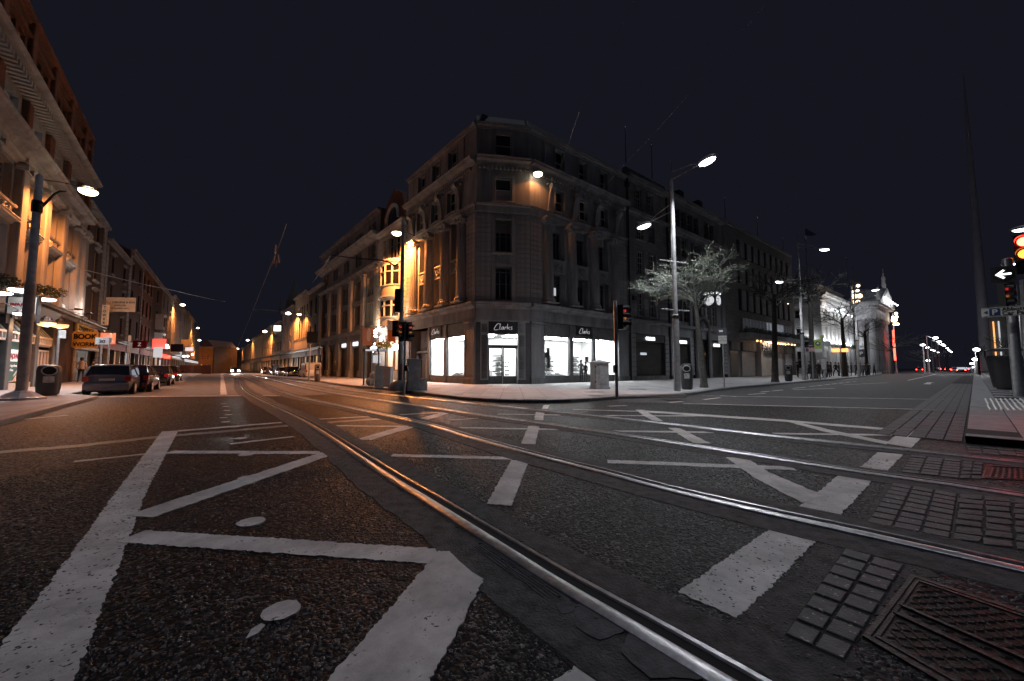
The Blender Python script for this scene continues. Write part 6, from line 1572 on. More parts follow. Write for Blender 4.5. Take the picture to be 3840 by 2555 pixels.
pcf = ray_off(FS2, 405, 1270, -1.0); cfs = thing('projecting_shop_sign', 'glowing red cafe sign board beside the sign reading 30', 'shop sign', pcf, .15, 'projecting shop signs')
ob('board', MB().box(-.62,.62,-.06,.06,-.55,.55), cafe, cfs); ob('bracket', MB().box(-.04,.04,.06,.9,.48,.54), M['black'], cfs)
ob('sign_letters', text_mesh('Café', .44, M['letter'], .01, 'CENTER'), None, cfs, (0,-.08,.10)); ob('sign_letters', text_mesh('Paula', .40, M['letter'], .01, 'CENTER'), None, cfs, (.1,-.08,-.38))
r, f, a, b_, z = terrace(FS2, 462, 514, 925, 'dark house with a stone bracketed cornice, left street', M['brick_dark'], 2, 3, M['grey_wood'], quoins=M['stone'], shop=mat('sign_brick_red', (.22,.03,.02), .5))
dentils(f, a, b_, z-.9, .45, .55, M['stone'], d=.4, name='bracket')
terrace(FS2, 514, 556, 985, 'red brick house with narrow paired windows, left street', M['brick_red'], 3, 3, M['grey_wood'], shop=mat('sign_red_b', (.35,.02,.02), .5))
r, f, a, b_, z = terrace(FS2, 556, 592, 1035, 'dark house with stacked pale bay windows, left street', M['brick_dark'], 1, 3, FT, shop=mat('sign_cream', (.3,.24,.16), .5))
for z0_ in (4.9, 8.2): f.put('bay_window', MB().box((a+b_)/2-1.3, (a+b_)/2+1.3, -1.1, 0, z0_, z0_+2.4).box((a+b_)/2-1.5, (a+b_)/2+1.5, -1.3, 0, z0_+2.4, z0_+2.65), FT); f.put('bay_glass', MB().box((a+b_)/2-.9, (a+b_)/2-.2, -1.12, -1.08, z0_+.5, z0_+2.2).box((a+b_)/2+.2, (a+b_)/2+.9, -1.12, -1.08, z0_+.5, z0_+2.2), M['glass_dark'])
neon2 = glow('neon_red_sign', (1,.07,.04), 1.6)
r, f, a, b_, z = terrace(FS2, 592, 634, 1080, 'dark shop building with bluish lit stair windows, left street', M['stone_dark'], 3, 3, M['steel'], shop=neon2)
f.put('lit_door', MB().box(a+1, a+2.2, -.1, .1, .2, 2.8), M['lit_window'])
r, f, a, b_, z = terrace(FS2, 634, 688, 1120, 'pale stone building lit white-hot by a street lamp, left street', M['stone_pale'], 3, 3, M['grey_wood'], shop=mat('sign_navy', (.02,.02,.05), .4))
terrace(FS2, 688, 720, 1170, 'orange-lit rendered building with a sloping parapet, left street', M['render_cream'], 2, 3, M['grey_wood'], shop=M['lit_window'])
terrace(FS2, 720, 744, 1235, 'last lit shop building before the yellow gable, left street', M['render_cream'], 2, 2, M['grey_wood'], shop=M['lit_window'])
# yellow gable at the end, facing the camera
d0 = 92
A_, B_ = D(742, 1381, d0), D(797, 1381, d0); FY = Frame(A_, math.atan2((B_-A_).y, (B_-A_).x)); wd = (B_-A_).length; hy = D(770, 1300, d0).z
yb = thing('yellow_house', 'yellow lit gable end closing the left side of the street', 'house', (A_.x, A_.y, 0), FY.a); fy = Face(yb, FY)
fy.wall(0, wd, 0, hy, [(wd*.52, wd*.68, hy*.5, hy*.68), (wd*.14, wd*.28, hy*.5, hy*.68), (wd*.52, wd*.68, hy*.14, hy*.34), (wd*.14, wd*.28, hy*.14, hy*.34)], M['brick_yellow'], .3); window(fy, wd*.14, wd*.28, hy*.5, hy*.68, FT, M['glass_dark']); window(fy, wd*.52, wd*.68, hy*.14, hy*.34, FT, M['glass_dark']); window(fy, wd*.14, wd*.28, hy*.14, hy*.34, FT, M['lit_warm']); window(fy, wd*.52, wd*.68, hy*.5, hy*.68, FT, M['glass_dark']); fy.put('side_wall', MB().box(0, wd, .3, 8, 0, hy-.1), M['brick_dark']); moulding(fy, 0, wd, cornice_prof(hy-.25, hy, .3), M['stone_mid'])
lamp_point('lamp_light', (A_.x+wd*.5, A_.y-4, 3.0), SODIUM, 90, None, .3)
fy.put('gable', MB().add([(0,.02,hy),(wd,.02,hy),(wd*.5,.02,hy+1.6),(0,8,hy),(wd,8,hy),(wd*.5,8,hy+1.6)], [(0,1,2),(3,5,4),(0,2,5,3),(1,4,5,2)]), M['roofslate']); fy.put('boundary_wall', MB().box(-1.5, wd+2, -3.2, -3.0, 0, 1.9), M['brick_dark']); fy.put('gate', MB().box(wd*.3, wd*.45, -3.26, -3.2, .1, 1.8), M['shopdark'])
A_, B_ = D(840, 1381, 210), D(935, 1381, 210); FY = Frame(A_, math.atan2((B_-A_).y, (B_-A_).x)); wd = (B_-A_).length; hy = D(880, 1318, 210).z
yb = thing('distant_block', 'dark distant block closing the end of the left street', 'building', (A_.x, A_.y, 0), FY.a); fy = Face(yb, FY)
hh = [(wd*(i+.3)/7, wd*(i+.6)/7, hy*(.25+.25*j), hy*(.38+.25*j)) for i in range(7) for j in range(3)]
fy.wall(0, wd, 0, hy, hh, M['stone_dark'], .4)
for h in hh: window(fy, *h, M['grey_wood'], M['glass_dark'])
fy.put('roof', MB().box(0, wd, .4, 10, hy-1, hy-.1), M['roofslate'])
# ------------------------------------------------------------------ right side of the left street, beyond the office block
F3 = Frame(FL.w(-43.5), math.atan2(-math.cos(R(-37.6)), -math.sin(R(-37.6))))
def row(x0, x1, ytop, label, m, nb, fl_, fm=None, shop=None, pm=None, **k): return terrace(F3, x0, x1, ytop, label, m, nb, fl_, fm or M['grey_wood'], shop=shop, pm=pm, **k)
row(1150, 1210, 1085, 'dark brick building with lit warm window edges, next beyond the office block', M['brick_dark'], 3, 2, shop=mat('sign_carved_red', (.25,.06,.03), .5))
row(1098, 1149, 1112, 'modern ribbed building with vertical mullions above dark glass', M['render_cream'], 6, 1, shop=DK)
row(1052, 1097, 1165, 'narrow stone house with rusticated ground floor, lit pale', M['stone'], 2, 3, shop=M['stone'])
row(1018, 1051, 1215, 'dark ribbed office building in the left street', M['shopdark'], 6, 2, shop=DK)
row(982, 1017, 1235, 'orange-lit gridded building, right side of the left street', M['render_cream'], 4, 3, shop=mat('sign_orange_b', (.5,.25,.06), .5))
row(940, 981, 1265, 'low building lit blue and orange farther down the left street', M['render_cream'], 3, 2, shop=M['stone'])
row(905, 939, 1300, 'farthest dark building on the right side of the left street', M['stone_dark'], 4, 2, shop=DK)
p = ray_off(F3, 1103, 1130, 8); t = thing('church_spire', 'dark church spire rising behind the left street', 'church', (p.x, p.y, 0))
hs_ = ray_off(F3, 1103, 1052, 8).z
ob('tower', MB().box(-1.8, 1.8, -1.8, 1.8, 0, p.z), M['stone_dark'], t); ob('spire', MB().lathe([(2.0, p.z), (.15, hs_)], 8), M['stone_dark'], t); ob('pinnacle', MB().lathe([(.5, p.z-4), (.05, p.z+1)], 6, (-4.5,0,0)), M['stone_dark'], t)
# lit billboard and dark square sign
p = ray_off(F3, 1041, 1232, -2.0); t = thing('billboard', 'bright white lit sign board projecting over the left street', 'sign', p, 0.05); ob('frame', MB().box(-1.0,1.0,-.1,.1,-.8,.8), M['black'], t); ob('lit_panel', MB().box(-.75,.75,-.13,-.1,-.6,.6), glow('billboard_white', (.95,.97,1), 1.8), t)
p = ray_off(F3, 1171, 1265, -1.2); t = thing('hanging_sign', 'dark square sign board beside the van', 'sign', p, 0.05, 'projecting shop signs'); ob('board', MB().box(-.75,.75,-.08,.08,-.85,.85), M['signdark'], t); ob('bracket', MB().box(-.03,.03,.08,1.2,.7,.8), M['black'], t)
p = ray_off(F3, 1179, 1300, -.6); 
# ------------------------------------------------------------------ far right: needle monument and a dark block
pn = G(3704, 1393.5)
sp_ = thing('needle_monument', 'very tall tapering steel needle rising at the far right of the street', 'monument', (pn.x, pn.y, 0))
ob('needle', MB().lathe([(1.75,0),(1.70,3),(1.3,40),(.8,85),(.12,118)], 28), mat('needle_steel', (.50,.50,.54), .55, 0.0, var=.1, scale=.6, bump=.05), sp_, smooth=True)
pb_ = D(3724, 1381, 118); FB = Frame((pb_.x, pb_.y), math.atan2(rn.y, rn.x)-.05)
rb_ = thing('street_block', 'dark street block at the far right with glowing vertical light strips on its corner', 'building', (pb_.x, pb_.y, 0), FB.a); fq = Face(rb_, FB)
hl_ = [(3+k*4, 5.2+k*4, 3+j*4, 5.8+j*4) for k in range(12) for j in range(4)]
fq.wall(0, 52, 0, 20, hl_, M['stone_dark'], .5)
for h in hl_: window(fq, *h, M['grey_wood'], M['glass_dark'])
fq.put('roof', MB().box(0, 52, .5, 14, 19, 19.8), M['roofslate']); fq.put('side_wall', MB().box(-.05, .3, .02, 14, 0, 19.9), M['stone_dark'])
for k, (u, m_) in enumerate(((.6, glow('strip_orange', (1,.42,.10), 1.5)), (1.6, glow('strip_white', (.9,.93,1), .6)))): fq.put('light_strip', MB().box(u, u+.3, -.3, -.1, 3, 15), m_)
# ------------------------------------------------------------------ street lamps
def head_mesh(s_=1.0):
    return (MB().ball((0,0,.02), .52*s_, .27*s_, .13*s_, 16, 8).mesh('lamp_head', True), MB().ball((0,0,-.045), .44*s_, .22*s_, .12*s_, 16, 8).mesh('lamp_lens', True))
LH, LL = head_mesh(1.0); LH.materials.append(M['pole_grey']); LL.materials.append(M['lamp_white'])
def double_lamp(base, heads, label, hpole=11.4, r=.155, watts=1500, group='tall double-headed lamp posts', crossbars=True):
    t = thing('lamp_post', label, 'street lamp', (base.x, base.y, PZ), 0, group)
    ob('pole', MB().lathe([(r,0),(r*1.02,hpole*.33),(r*1.05,hpole*.335),(r*.72,hpole*.34),(r*.66,hpole*.80),(r*.45,hpole*.96),(r*.16,hpole*.97),(r*.12,hpole+.6)], 16), M['pole_grey'], t, smooth=True)
    ob('collar', MB().lathe([(r*1.12,hpole*.33-.1),(r*1.12,hpole*.33+.05)], 16), M['black'], t)
    for k, (p, w) in enumerate(heads):
        q = p-Vector((base.x, base.y, PZ)); a = math.atan2(q.y, q.x)
        hd = ob('lamp_head', LH, None, t, q, a); ob('lamp_lens', LL, None, hd)
        z = q.z; ob('arm', MB().tube([(0,0,z+.55),(q.x*.55,q.y*.55,z+.3),(q.x*.8,q.y*.8,z+.06)], .02, 5).tube([(0,0,z-.05+.2),(q.x*.8,q.y*.8,z+.03)], .024, 5), M['pole_grey'], t)
        lamp_point('lamp_light', q+Vector((0,0,-.24)), WHITE, w, t, .18, (150, .6))
    if crossbars:
        for z in (hpole*.58, hpole*.36):
            ob('banner_arm', MB().tube([(-.85,-.35,z),(.85,.35,z)], .035, 6), M['pole_grey'], t)
    return t
b0 = G(2541, 1467, PZ)
def head_at(x, y, base, dist): 
    """a head 'dist' metres from the pole on the ray through the photo point"""
    d = ray(x, y); best = None
    for k in range(400):
        p = d*((base.y-8+k*.04)/d.y); p = Vector((p.x, p.y, p.z+CAMH)); e = abs((Vector((p.x, p.y))-Vector((base.x, base.y))).length-dist)
        if best is None or e < best[0]: best = (e, p)
    return best[1]
double_lamp(b0, [(head_at(2652, 602, b0, 2.3), 2300), (head_at(2415, 846, b0, 1.9), 750)], 'tall lamp post with two bright white heads, nearest on the corner pavement', 11.2)
b1 = G(3016, 1426, PZ)
double_lamp(b1, [(head_at(3092, 935, b1, 2.6), 1300), (head_at(2922, 1056, b1, 3.2), 1000)], 'tall double-headed lamp post beside the queue at the bus stop', 13.5)
b2 = G(3222, 1412, PZ)
double_lamp(b2, [(head_at(3283, 1087, b2, 2.8), 900), (head_at(3158, 1160, b2, 3.0), 900)], 'tall double-headed lamp post in front of the post office portico', 15)
# far lamps of the same kind down the right street
far = [(3508,1268,3483),(3522,1282,3500),(3535,1293,3515),(3541,1297,3523),(3552,1306,3535),(3557,1312,3543),(3562,1317,3550),(3568,1321,3556)]
for i, (x, y, xp) in enumerate(far):
    dist = 90+i*26; p = D(x, y, dist); pb = D(xp, 1381, dist)
    t = thing('lamp_post', ['nearest','second','third','fourth','fifth','sixth','seventh','last'][i]+' of the receding lamp posts at the right-hand street end', 'street lamp', (pb.x, pb.y, 0), 0, 'far lamp posts in the right street')
    q = p-t.location; ob('pole', MB().tube([(0,0,0),(0,0,q.z+.5)], [.22,.10], 6), M['pole_grey'], t); ob('lamp_lens', MB().ball(tuple(q), .52, .4, .24, 10, 6), M['lamp_white'], t); ob('arm', MB().tube([(0,0,q.z+.4),tuple(q)], .06, 5), M['pole_grey'], t)
    if i < 3: lamp_point('lamp_light', q+Vector((0,0,-.8)), WHITE, 900, t, .3)
for i, (x, y) in enumerate([(3460,1294),(3478,1304),(3494,1312),(3503,1316),(3518,1322)]):
    dist = 95+i*30; p = D(x, y, dist); pb = D(x+7, 1381, dist)
    t = thing('lamp_post', ['nearest','second','third','fourth','last'][i]+' of the low lamps left of the receding lamp row', 'street lamp', (pb.x, pb.y, 0), 0, 'low lamps in the right street')
    q = p-t.location; ob('pole', MB().tube([(0,0,0),(0,0,q.z)], [.2,.1], 6), M['pole_grey'], t); ob('lamp_lens', MB().ball(tuple(q), .45, .4, .22, 10, 6), M['lamp_white'], t); ob('arm', MB().tube([(0,0,q.z+.4),tuple(q)], .05, 5), M['pole_grey'], t)
for i, (x, y, s_) in enumerate([(3662,1312,.7),(3655,1348,.55),(3644,1364,.45),(3480,1353,.55),(3648,1378,.3)]):
    dist = 75+i*10; p = D(x, y, dist); pb = D(x, 1381, dist)
    t = thing('lamp_post', ['bright white lamp left of the needle monument','lower bright white lamp left of the needle monument','small white lamp low at the end of the right-hand street','white lamp above the far kerb of the right-hand street','faint white lamp at the right-hand pavement end'][i], 'street lamp', (pb.x, pb.y, 0), 0, 'white lamps at the street end')
    q = p-t.location; ob('pole', MB().tube([(0,0,0),(0,0,q.z)], [.12,.08], 6), M['pole_grey'], t); ob('lamp_lens', MB().ball(tuple(q), s_*.7, s_*.7, s_*.5, 10, 6), M['lamp_white'], t)
    if i < 2: lamp_point('lamp_light', q+Vector((-.2,-1.1,-.3)), WHITE, 700, t, .3)
# heritage standards with clusters of lamps
def cluster_lamp(base, yt, label, balls):
    t = thing('lamp_standard', label, 'street lamp', (base.x, base.y, PZ), 0, 'ornate multi-globe lamp standards'); dist = base.y
    ztop = D(0, yt, dist).z-PZ
    ob('pole', MB().lathe([(.32,0),(.25,.6),(.16,1.0),(.13,ztop*.6),(.09,ztop)], 10), M['pole_grey'], t, smooth=True)
    gm = glow('globe_warm_white', (1,.70,.45), 5)
    for x, y, s_ in balls:
        p = D(x, y, dist)-t.location; ob('globe', MB().ball(tuple(p), s_*.62, s_*.62, s_*.62, 10, 6), gm, t, smooth=True); ob('arm', MB().tube([(0,0,p.z-.3),(p.x*.8,0,p.z-.25),tuple(p)], .04, 5), M['pole_grey'], t)
    p = D(balls[0][0], balls[0][1], dist)-t.location; lamp_point('lamp_light', p+Vector((0,-1.2,-.4)), (1,.75,.5), 380, t, .4)
cluster_lamp(G(3212, 1404.5, PZ), 1072, 'ornate lamp standard with warm globe clusters in front of the portico', [(3203,1111,.7),(3224,1111,.7),(3218,1072,.45),(3201,1094,.4),(3216,1090,.4),(3203,1133,.45),(3219,1130,.4)])
cluster_lamp(G(3362, 1399, PZ), 1176, 'ornate lamp standard with warm globe clusters beside the red neon strip', [(3353,1201,.9),(3360,1176,.5),(3349,1190,.5),(3362,1189,.5),(3353,1217,.5),(3366,1216,.5)])
# lamps along the right edge
for i, (x, y, z) in enumerate([(3846, 855, 8.4), (3795, 988, 8.4), (3741, 1156, 8.4)]):
    d = ray(x, y); t_ = (z-CAMH)/d.z; p = Vector((d.x*t_, d.y*t_, z)); pb = p+Vector((rn.x, rn.y, 0))*1.6
    t = thing('lamp_post', ['white lamp head at the right edge, above the red signal','second white lamp head at the right edge, above the arrow signal','third white lamp head at the right edge, above the parking sign'][i], 'street lamp', (pb.x, pb.y, PZ), 0, 'lamp posts on the right-hand pavement')
    q = p-t.location; hd = ob('lamp_head', LH, None, t, q, math.atan2(q.y, q.x)); ob('lamp_lens', LL, None, hd); ob('arm', MB().tube([(0,0,q.z+.5),tuple(q)], .03, 5), M['pole_grey'], t); ob('pole', MB().tube([(0,0,0),(0,0,q.z+2.5)], [.14,.07], 10), M['pole_grey'], t)
    lamp_point('lamp_light', q+Vector((0,0,-.25)), WHITE, [260,350,400][i], t, .15, (150, .5))
# sodium lamps down the left street (bracketed on the fronts)
sod = [(685,1143,FS2,-1.7,2200,.5),(742,1230,FS2,-1.8,1500,.45),(748,1276,FS2,-2.0,900,.5),(753,1304,FS2,-2.0,700,.5),(1081,1175,F3,-1.7,2600,.48),(1122,1178,F3,-1.2,700,.36),(993,1243,F3,-1.7,2200,.55),(929,1276,F3,-1.7,1500,.5),(891,1308,F3,-2.0,1200,.55)]
nm = ['nearest orange lamp in the left street after the tall one, over the pale hot-lit facade','second orange lamp down the left side of the left street','third orange lamp down the left side of the left street, below the second','small orange lamp before the yellow gable house','brightest orange lamp on the right side of the left street','small orange lamp just right of the brightest one over the van','orange lamp farther along the right side, left of the white billboard','orange lamp over the blue-lit low building','last orange lamp on the right side of the left street']
for i, (x, y, F_, off, w, s_) in enumerate(sod):
    p = ray_off(F_, x, y, off); u_, _ = frame_uv(F_, p); wall_lamp(p, F_.w(u_, 0, p.z+.1), nm[i], SODIUM, w*3.2, s_, group='orange lamps down the left street')
for i, (x, y) in enumerate([(809,1346),(820,1343),(828,1340),(840,1335)]):
    dist = 150-i*10; p = D(x, y, dist); t = thing('lamp_post', ['leftmost','second from left','third from left','rightmost'][i]+' of the four tiny orange lamps at the end of the left street', 'street lamp', (p.x, p.y, 0), 0, 'tiny orange lamps at the street end')
    ob('pole', MB().tube([(0,0,0),(0,0,p.z)], .08, 5), M['pole_grey'], t); ob('lamp_lens', MB().ball((0,0,p.z), .42, .42, .38, 8, 5), M['lamp_sodium'], t)
    if i == 2: lamp_point('lamp_light', (0,-1,p.z-.6), SODIUM, 120, t, .3)
# ------------------------------------------------------------------ poles
bp_ = G(78, 1499, PZ)
t = thing('lamp_post', 'thick grey street pole with a flared base and bracket arm in the left foreground', 'pole', bp_)
ob('pole', MB().lathe([(.150,.0),(.150,4.1),(.155,4.12),(.155,4.22),(.118,4.3),(.105,8.3),(.02,8.4)], 20), M['pole_grey'], t, smooth=True)
ob('flared_base', MB().lathe([(.62,0),(.62,.07),(.55,.09),(.36,.22),(.24,.30),(.16,.33)], 8), M['pole_grey'], t)
ob('collar', MB().lathe([(.14,6.9),(.15,6.95),(.15,7.3),(.14,7.35)], 14), M['black'], t)
pa = [D(x, y, bp_.y+.1*k)-t.location for k, (x, y) in enumerate([(138,795),(165,768),(205,728),(225,718),(250,718)])]
ob('bracket_arm', MB().tube(pa, [.05,.045,.04,.035,.02], 7), M['black'], t)
bq = G(1500, 1464, PZ)
t = thing('lamp_post', 'tall tram wire pole on a domed foot left of the corner building', 'pole', bq)
ob('pole', MB().lathe([(.145,0),(.14,3.6),(.105,3.7),(.095,7.3),(.09,8.9),(.02,9.0)], 18), M['pole_grey'], t, smooth=True)
ob('domed_base', MB().lathe([(.62,0),(.60,.12),(.45,.38),(.2,.5),(.15,.52)], 18), M['stone_dark'], t, smooth=True)
pa = [D(x, y, bq.y)-t.location for x, y in [(1508,972),(1496,985),(1486,996),(1478,998),(1460,984),(1430,976),(1330,969),(1240,957)]]
ob('bracket_arm', MB().tube(pa, [.03,.035,.04,.045,.045,.04,.035,.02], 6), M['black'], t)
ob('side_sign', MB().box(-.45,-.15,-.05,.05,2.75,3.6), M['signdark'], t); ob('side_sign', MB().box(-.30,-.02,-.25,.1,4.0,5.2), M['black'], t)
# ------------------------------------------------------------------ traffic lights
def signal_head(parent, loc, rz, lit, s_=1.0, back=True, off=M['green_off']):
    h = ob('signal_head', MB().box(-.16*s_,.16*s_,-.10*s_,.12*s_,-.48*s_,.48*s_), M['black'], parent, loc, rz)
    if back: ob('backing_board', MB().box(-.26*s_,.26*s_,.0,.02,-.60*s_,.60*s_), M['black'], h)
    for k, z in enumerate((.30, 0, -.30)):
        vs = MB(); n = 10
        for i in range(n+1):
            a = math.pi*i/n-.15+.3*i/n-.0; 
            vs.v += [(.135*s_*math.cos(a), -.10*s_, z*s_+.135*s_*math.sin(a)), (.125*s_*math.cos(a), -.34*s_, z*s_-.01+.125*s_*math.sin(a))]
        for i in range(n): vs.f.append((2*i, 2*i+2, 2*i+3, 2*i+1))
        ob('visor', vs, M['black'], h)
        ob('lens', MB().tube([(0,-.10*s_,z*s_),(0,-.135*s_,z*s_)], .105*s_, 16), lit[k], h)
    return h
tl = G(2313, 1492, PZ)
t = thing('traffic_light', 'traffic light on a bare steel pole in front of the right shop windows', 'traffic light', tl, 0, 'traffic lights at the junction')
ob('pole', MB().lathe([(.065,0),(.065,3.72),(.05,3.74)], 14), M['steel'], t, smooth=True); ob('push_button', MB().box(-.12,.02,-.12,.06,.95,1.25), M['bin'], t)
signal_head(t, (.26,.0,3.1), R(55), [M['red_dim'], M['amber_lens'], M['green_off']], .98, False)
tl = G(1515, 1480, PZ)
t = thing('traffic_light', 'traffic light with red glow beside the tram wire pole, left of the corner building', 'traffic light', tl, 0, 'traffic lights at the junction')
ob('pole', MB().lathe([(.055,0),(.055,3.0),(.04,3.05)], 12), M['steel'], t, smooth=True); signal_head(t, (-.16,.05,2.72), R(-25), [M['red_dim'], M['amber_lens'], M['green_off']], .72, True); signal_head(t, (.14,.1,2.72), R(60), [M['red_dim'], M['amber_lens'], M['green_off']], .72, True); ob('push_button', MB().box(.02,.16,-.1,.06,1.0,1.25), M['black'], t)
# right edge cluster
tr = G(3822, 1487, PZ)
t = thing('traffic_light', 'traffic light post with a white arrow signal at the right edge of the picture', 'traffic light', tr, 0, 'traffic lights at the junction')
ob('pole', MB().lathe([(.16,0),(.16,2.9),(.15,2.95),(.15,5.6),(.12,5.62)], 16), M['steel'], t, smooth=True)
ra = math.atan2(tr.x, tr.y)
pa_ = D(3762, 1031, tr.y)-t.location
ah = ob('arrow_signal', MB().box(-.33,.33,-.1,.12,-.33,.33), M['bin'], t, pa_, -ra)
ob('lens', MB().tube([(0,-.10,0),(0,-.13,0)], .27, 24), M['black'], ah)
aw = glow('arrow_white', (.92,.98,1), 2.4)
ob('arrow', MB().box(-.16,.21,-.155,-.135,-.035,.035).add([(-.21,-.155,0),(.0,-.155,.19),(.05,-.155,.14),(-.11,-.155,0)], [(0,1,2,3)]).add([(-.21,-.156,0),(.0,-.156,-.19),(.05,-.156,-.14),(-.11,-.156,0)], [(0,3,2,1)]), aw, ah)
signal_head(t, D(3762, 1108, tr.y)-t.location, -ra+R(75), [M['red_dim'], M['amber_lens'], M['green_off']], .95, False)
hs = signal_head(t, D(3846, 955, tr.y)-t.location, -ra-.1, [M['red_lens'], glow('amber_lens_lit', (1,.22,.03), 5), M['green_off']], 1.7, False)
_a = D(3838, 935, tr.y-1.0); _d = (G(3660, 2120)-_a).normalized(); lamp_point('lamp_light', _a-t.location, (1,.04,.03), 240, t, .15, (42, .9)).rotation_euler = _d.to_track_quat('-Z', 'Y').to_euler()
ob('second_pole', MB().tube([D(3835,1050,tr.y+1)-t.location, D(3862,1500,tr.y+1)-t.location], .10, 12), M['steel'], t)
ps_ = D(3776, 1168, tr.y-.4); t = thing('direction_sign', 'white parking direction sign with a blue P panel at the right edge', 'sign', ps_, -ra+.0)
ob('board', MB().box(-.66,.95,-.02,.02,-.19,.19), M['white_paint'], t); ob('border', MB().box(-.63,.92,-.026,-.018,-.17,-.155).box(-.63,.92,-.026,-.018,.155,.17), M['black'], t)
ob('blue_panel', MB().box(-.45,-.17,-.032,-.02,-.14,.14), mat('sign_blue', (.02,.05,.14), .4), t); ob('letter_p', text_mesh('P', .30, M['white_paint'], .004, 'CENTER', bold=.008), None, t, (-.31,-.04,-.10))
ob('arrow', MB().add([(-.60,-.03,0),(-.49,-.03,.08),(-.49,-.03,-.08)], [(0,1,2)]), mat('sign_blue_b', (.02,.05,.14), .4), t)
for i, (s_, z) in enumerate((('Abbotts', .02), ('Car Park', -.14))): ob('sign_letters', text_mesh(s_, .20, M['black'], .004, bold=.003), None, t, (-.13,-.035,z))
ob('clamp', MB().box(.2,.35,.02,.3,-.1,.1), M['steel'], t)
# ------------------------------------------------------------------ litter bins
def litter_bin(base, h, w, rz, label, m=None):
    t = thing('litter_bin', label, 'litter bin', base, rz, 'litter bins')
    r = w/2; b = MB()
    prof = [(.86,0),(.90,.02),(1.0,.30),(1.0,.80),(.98,.86),(.90,.94),(.70,.985),(.3,1.0)]
    b.lathe([(r*p[0], h*p[1]*.96+.04) for p in prof], 24, sy=.8)
    ob('body', b, m or M['bin'], t, smooth=True); ob('foot', MB().lathe([(r*.78,0),(r*.78,.05)], 16, sy=.8), M['black'], t)
    mo = ob('opening', MB().tube([(0,-r*.80,h*.80),(0,-r*.835,h*.80)], w*.27, 20), M['groove'], t)
    ring = [(w*.29*math.cos(a), -r*.83, h*.80+w*.25*math.sin(a)) for a in [2*math.pi*k/20 for k in range(21)]]; ob('rim', MB().tube(ring, .022, 6), M['cab'], t)
    ob('sticker', MB().box(-w*.22,w*.22,-r*.835,-r*.80,h*.42,h*.62), mat('bin_sticker', (.5,.5,.5), .5, var=.5, scale=9), t)
    return t
def fz(p): return -math.atan2(p.x, p.y)
bi = G(178, 1484, PZ); litter_bin(bi, 1.28, .72, fz(bi), 'dark grey litter bin with a pale sticker beside the thick left pole')
bi = G(2577, 1461, PZ); litter_bin(bi, 1.38, .60, fz(bi), 'litter bin with a pale sticker right of the nearest double-headed lamp post')
bi = G(2958, 1430, PZ); litter_bin(bi, 1.45, .60, fz(bi), 'litter bin under the second tree on the right-hand pavement')
bi = G(1190, 1432, PZ); litter_bin(bi, 1.5, .50, fz(bi), 'brownish litter bin in the orange light behind the white van', mat('bin_brown', (.13,.09,.07), .5))
bi = G(3792, 1462, PZ); t = thing('litter_bin', 'large dark open-topped bin behind the post at the right edge', 'litter bin', bi, fz(bi), 'litter bins')
ob('body', MB().lathe([(.60,.10),(.66,.5),(.76,1.3),(.82,1.72),(.84,1.76),(.80,1.78),(.76,1.70),(.70,1.2),(.1,1.15)], 28, sy=.8), M['bin'], t, smooth=True); ob('foot', MB().lathe([(.5,0),(.5,.1)], 18, sy=.8), M['black'], t)
ob('hood', MB().lathe([(.80,2.02),(.74,2.12),(.4,2.2)], 28, sy=.8), M['bin'], t, smooth=True)
for sx in (-1, 1): ob('hood_post', MB().box(sx*.79-.04, sx*.79+.04, -.2, .2, 1.7, 2.06), M['bin'], t)
ob('rim', MB().tube([(.82*math.cos(a), .66*math.sin(a), 1.77) for a in [2*math.pi*k/24 for k in range(25)]], .025, 6), M['chrome'], t)
ob('liner_bag', MB().lathe([(.74,1.74),(.7,1.55),(.2,1.5)], 18, sy=.78), M['cab'], t)
# ------------------------------------------------------------------ cabinets
def cabinet(base, w, d, h, rz, label, m, cap=None, extra=False, louvre=False, group='street cabinets'):
    t = thing('street_cabinet', label, 'street cabinet', base, rz, group)
    ob('body', MB().topbox(-w/2,w/2,-d/2,d/2,.06,h,.015), m, t); ob('plinth', MB().box(-w/2-.02,w/2+.02,-d/2-.02,d/2+.02,0,.06), M['stone_dark'], t)
    ob('lid', MB().topbox(-w/2-.03,w/2+.03,-d/2-.03,d/2+.03,h,h+.05,.015), m, t)
    ob('door', MB().bbox(-w/2+.04,w/2-.04,-d/2-.015,-d/2,.12,h-.06,.008), m, t)
    if louvre:
        for k in range(12): ob('louvre', MB().box(-w/2-.015,-w/2,-d/2+.08,d/2-.08,.2+k*.07,.23+k*.07), M['signdark'], t)
    if extra: ob('meter_box', MB().topbox(w/2,w/2+.32,-d/2+.02,d/2-.1,.02,.62,.01), m, t)
    return t
p = G(1420, 1458, PZ); cabinet(p, .44, .40, 1.22, R(25), 'pale grey slim street cabinet, leftmost by the phone kiosk', M['cab'])
p = G(1454, 1450, PZ); cabinet(p, .52, .36, 1.18, R(-12), 'pale grey cabinet with side louvres between the slim one and the tram pole', M['cab'], louvre=True)
p = G(1550, 1465, PZ); cabinet(p, .66, .55, 1.55, R(20), 'largest dark grey street cabinet with a small meter box on its side', M['cabdark'], extra=True)
p = G(2249, 1459, PZ); t = thing('pillar_cabinet', 'old cast iron pillar cabinet with a pitched cap in front of the shop windows', 'street cabinet', p, R(16))
ob('body', MB().topbox(-.38,.38,-.34,.34,.12,1.38,.02), M['pole_grey'], t); ob('base', MB().box(-.42,.42,-.38,.38,0,.12), M['pole_grey'], t)
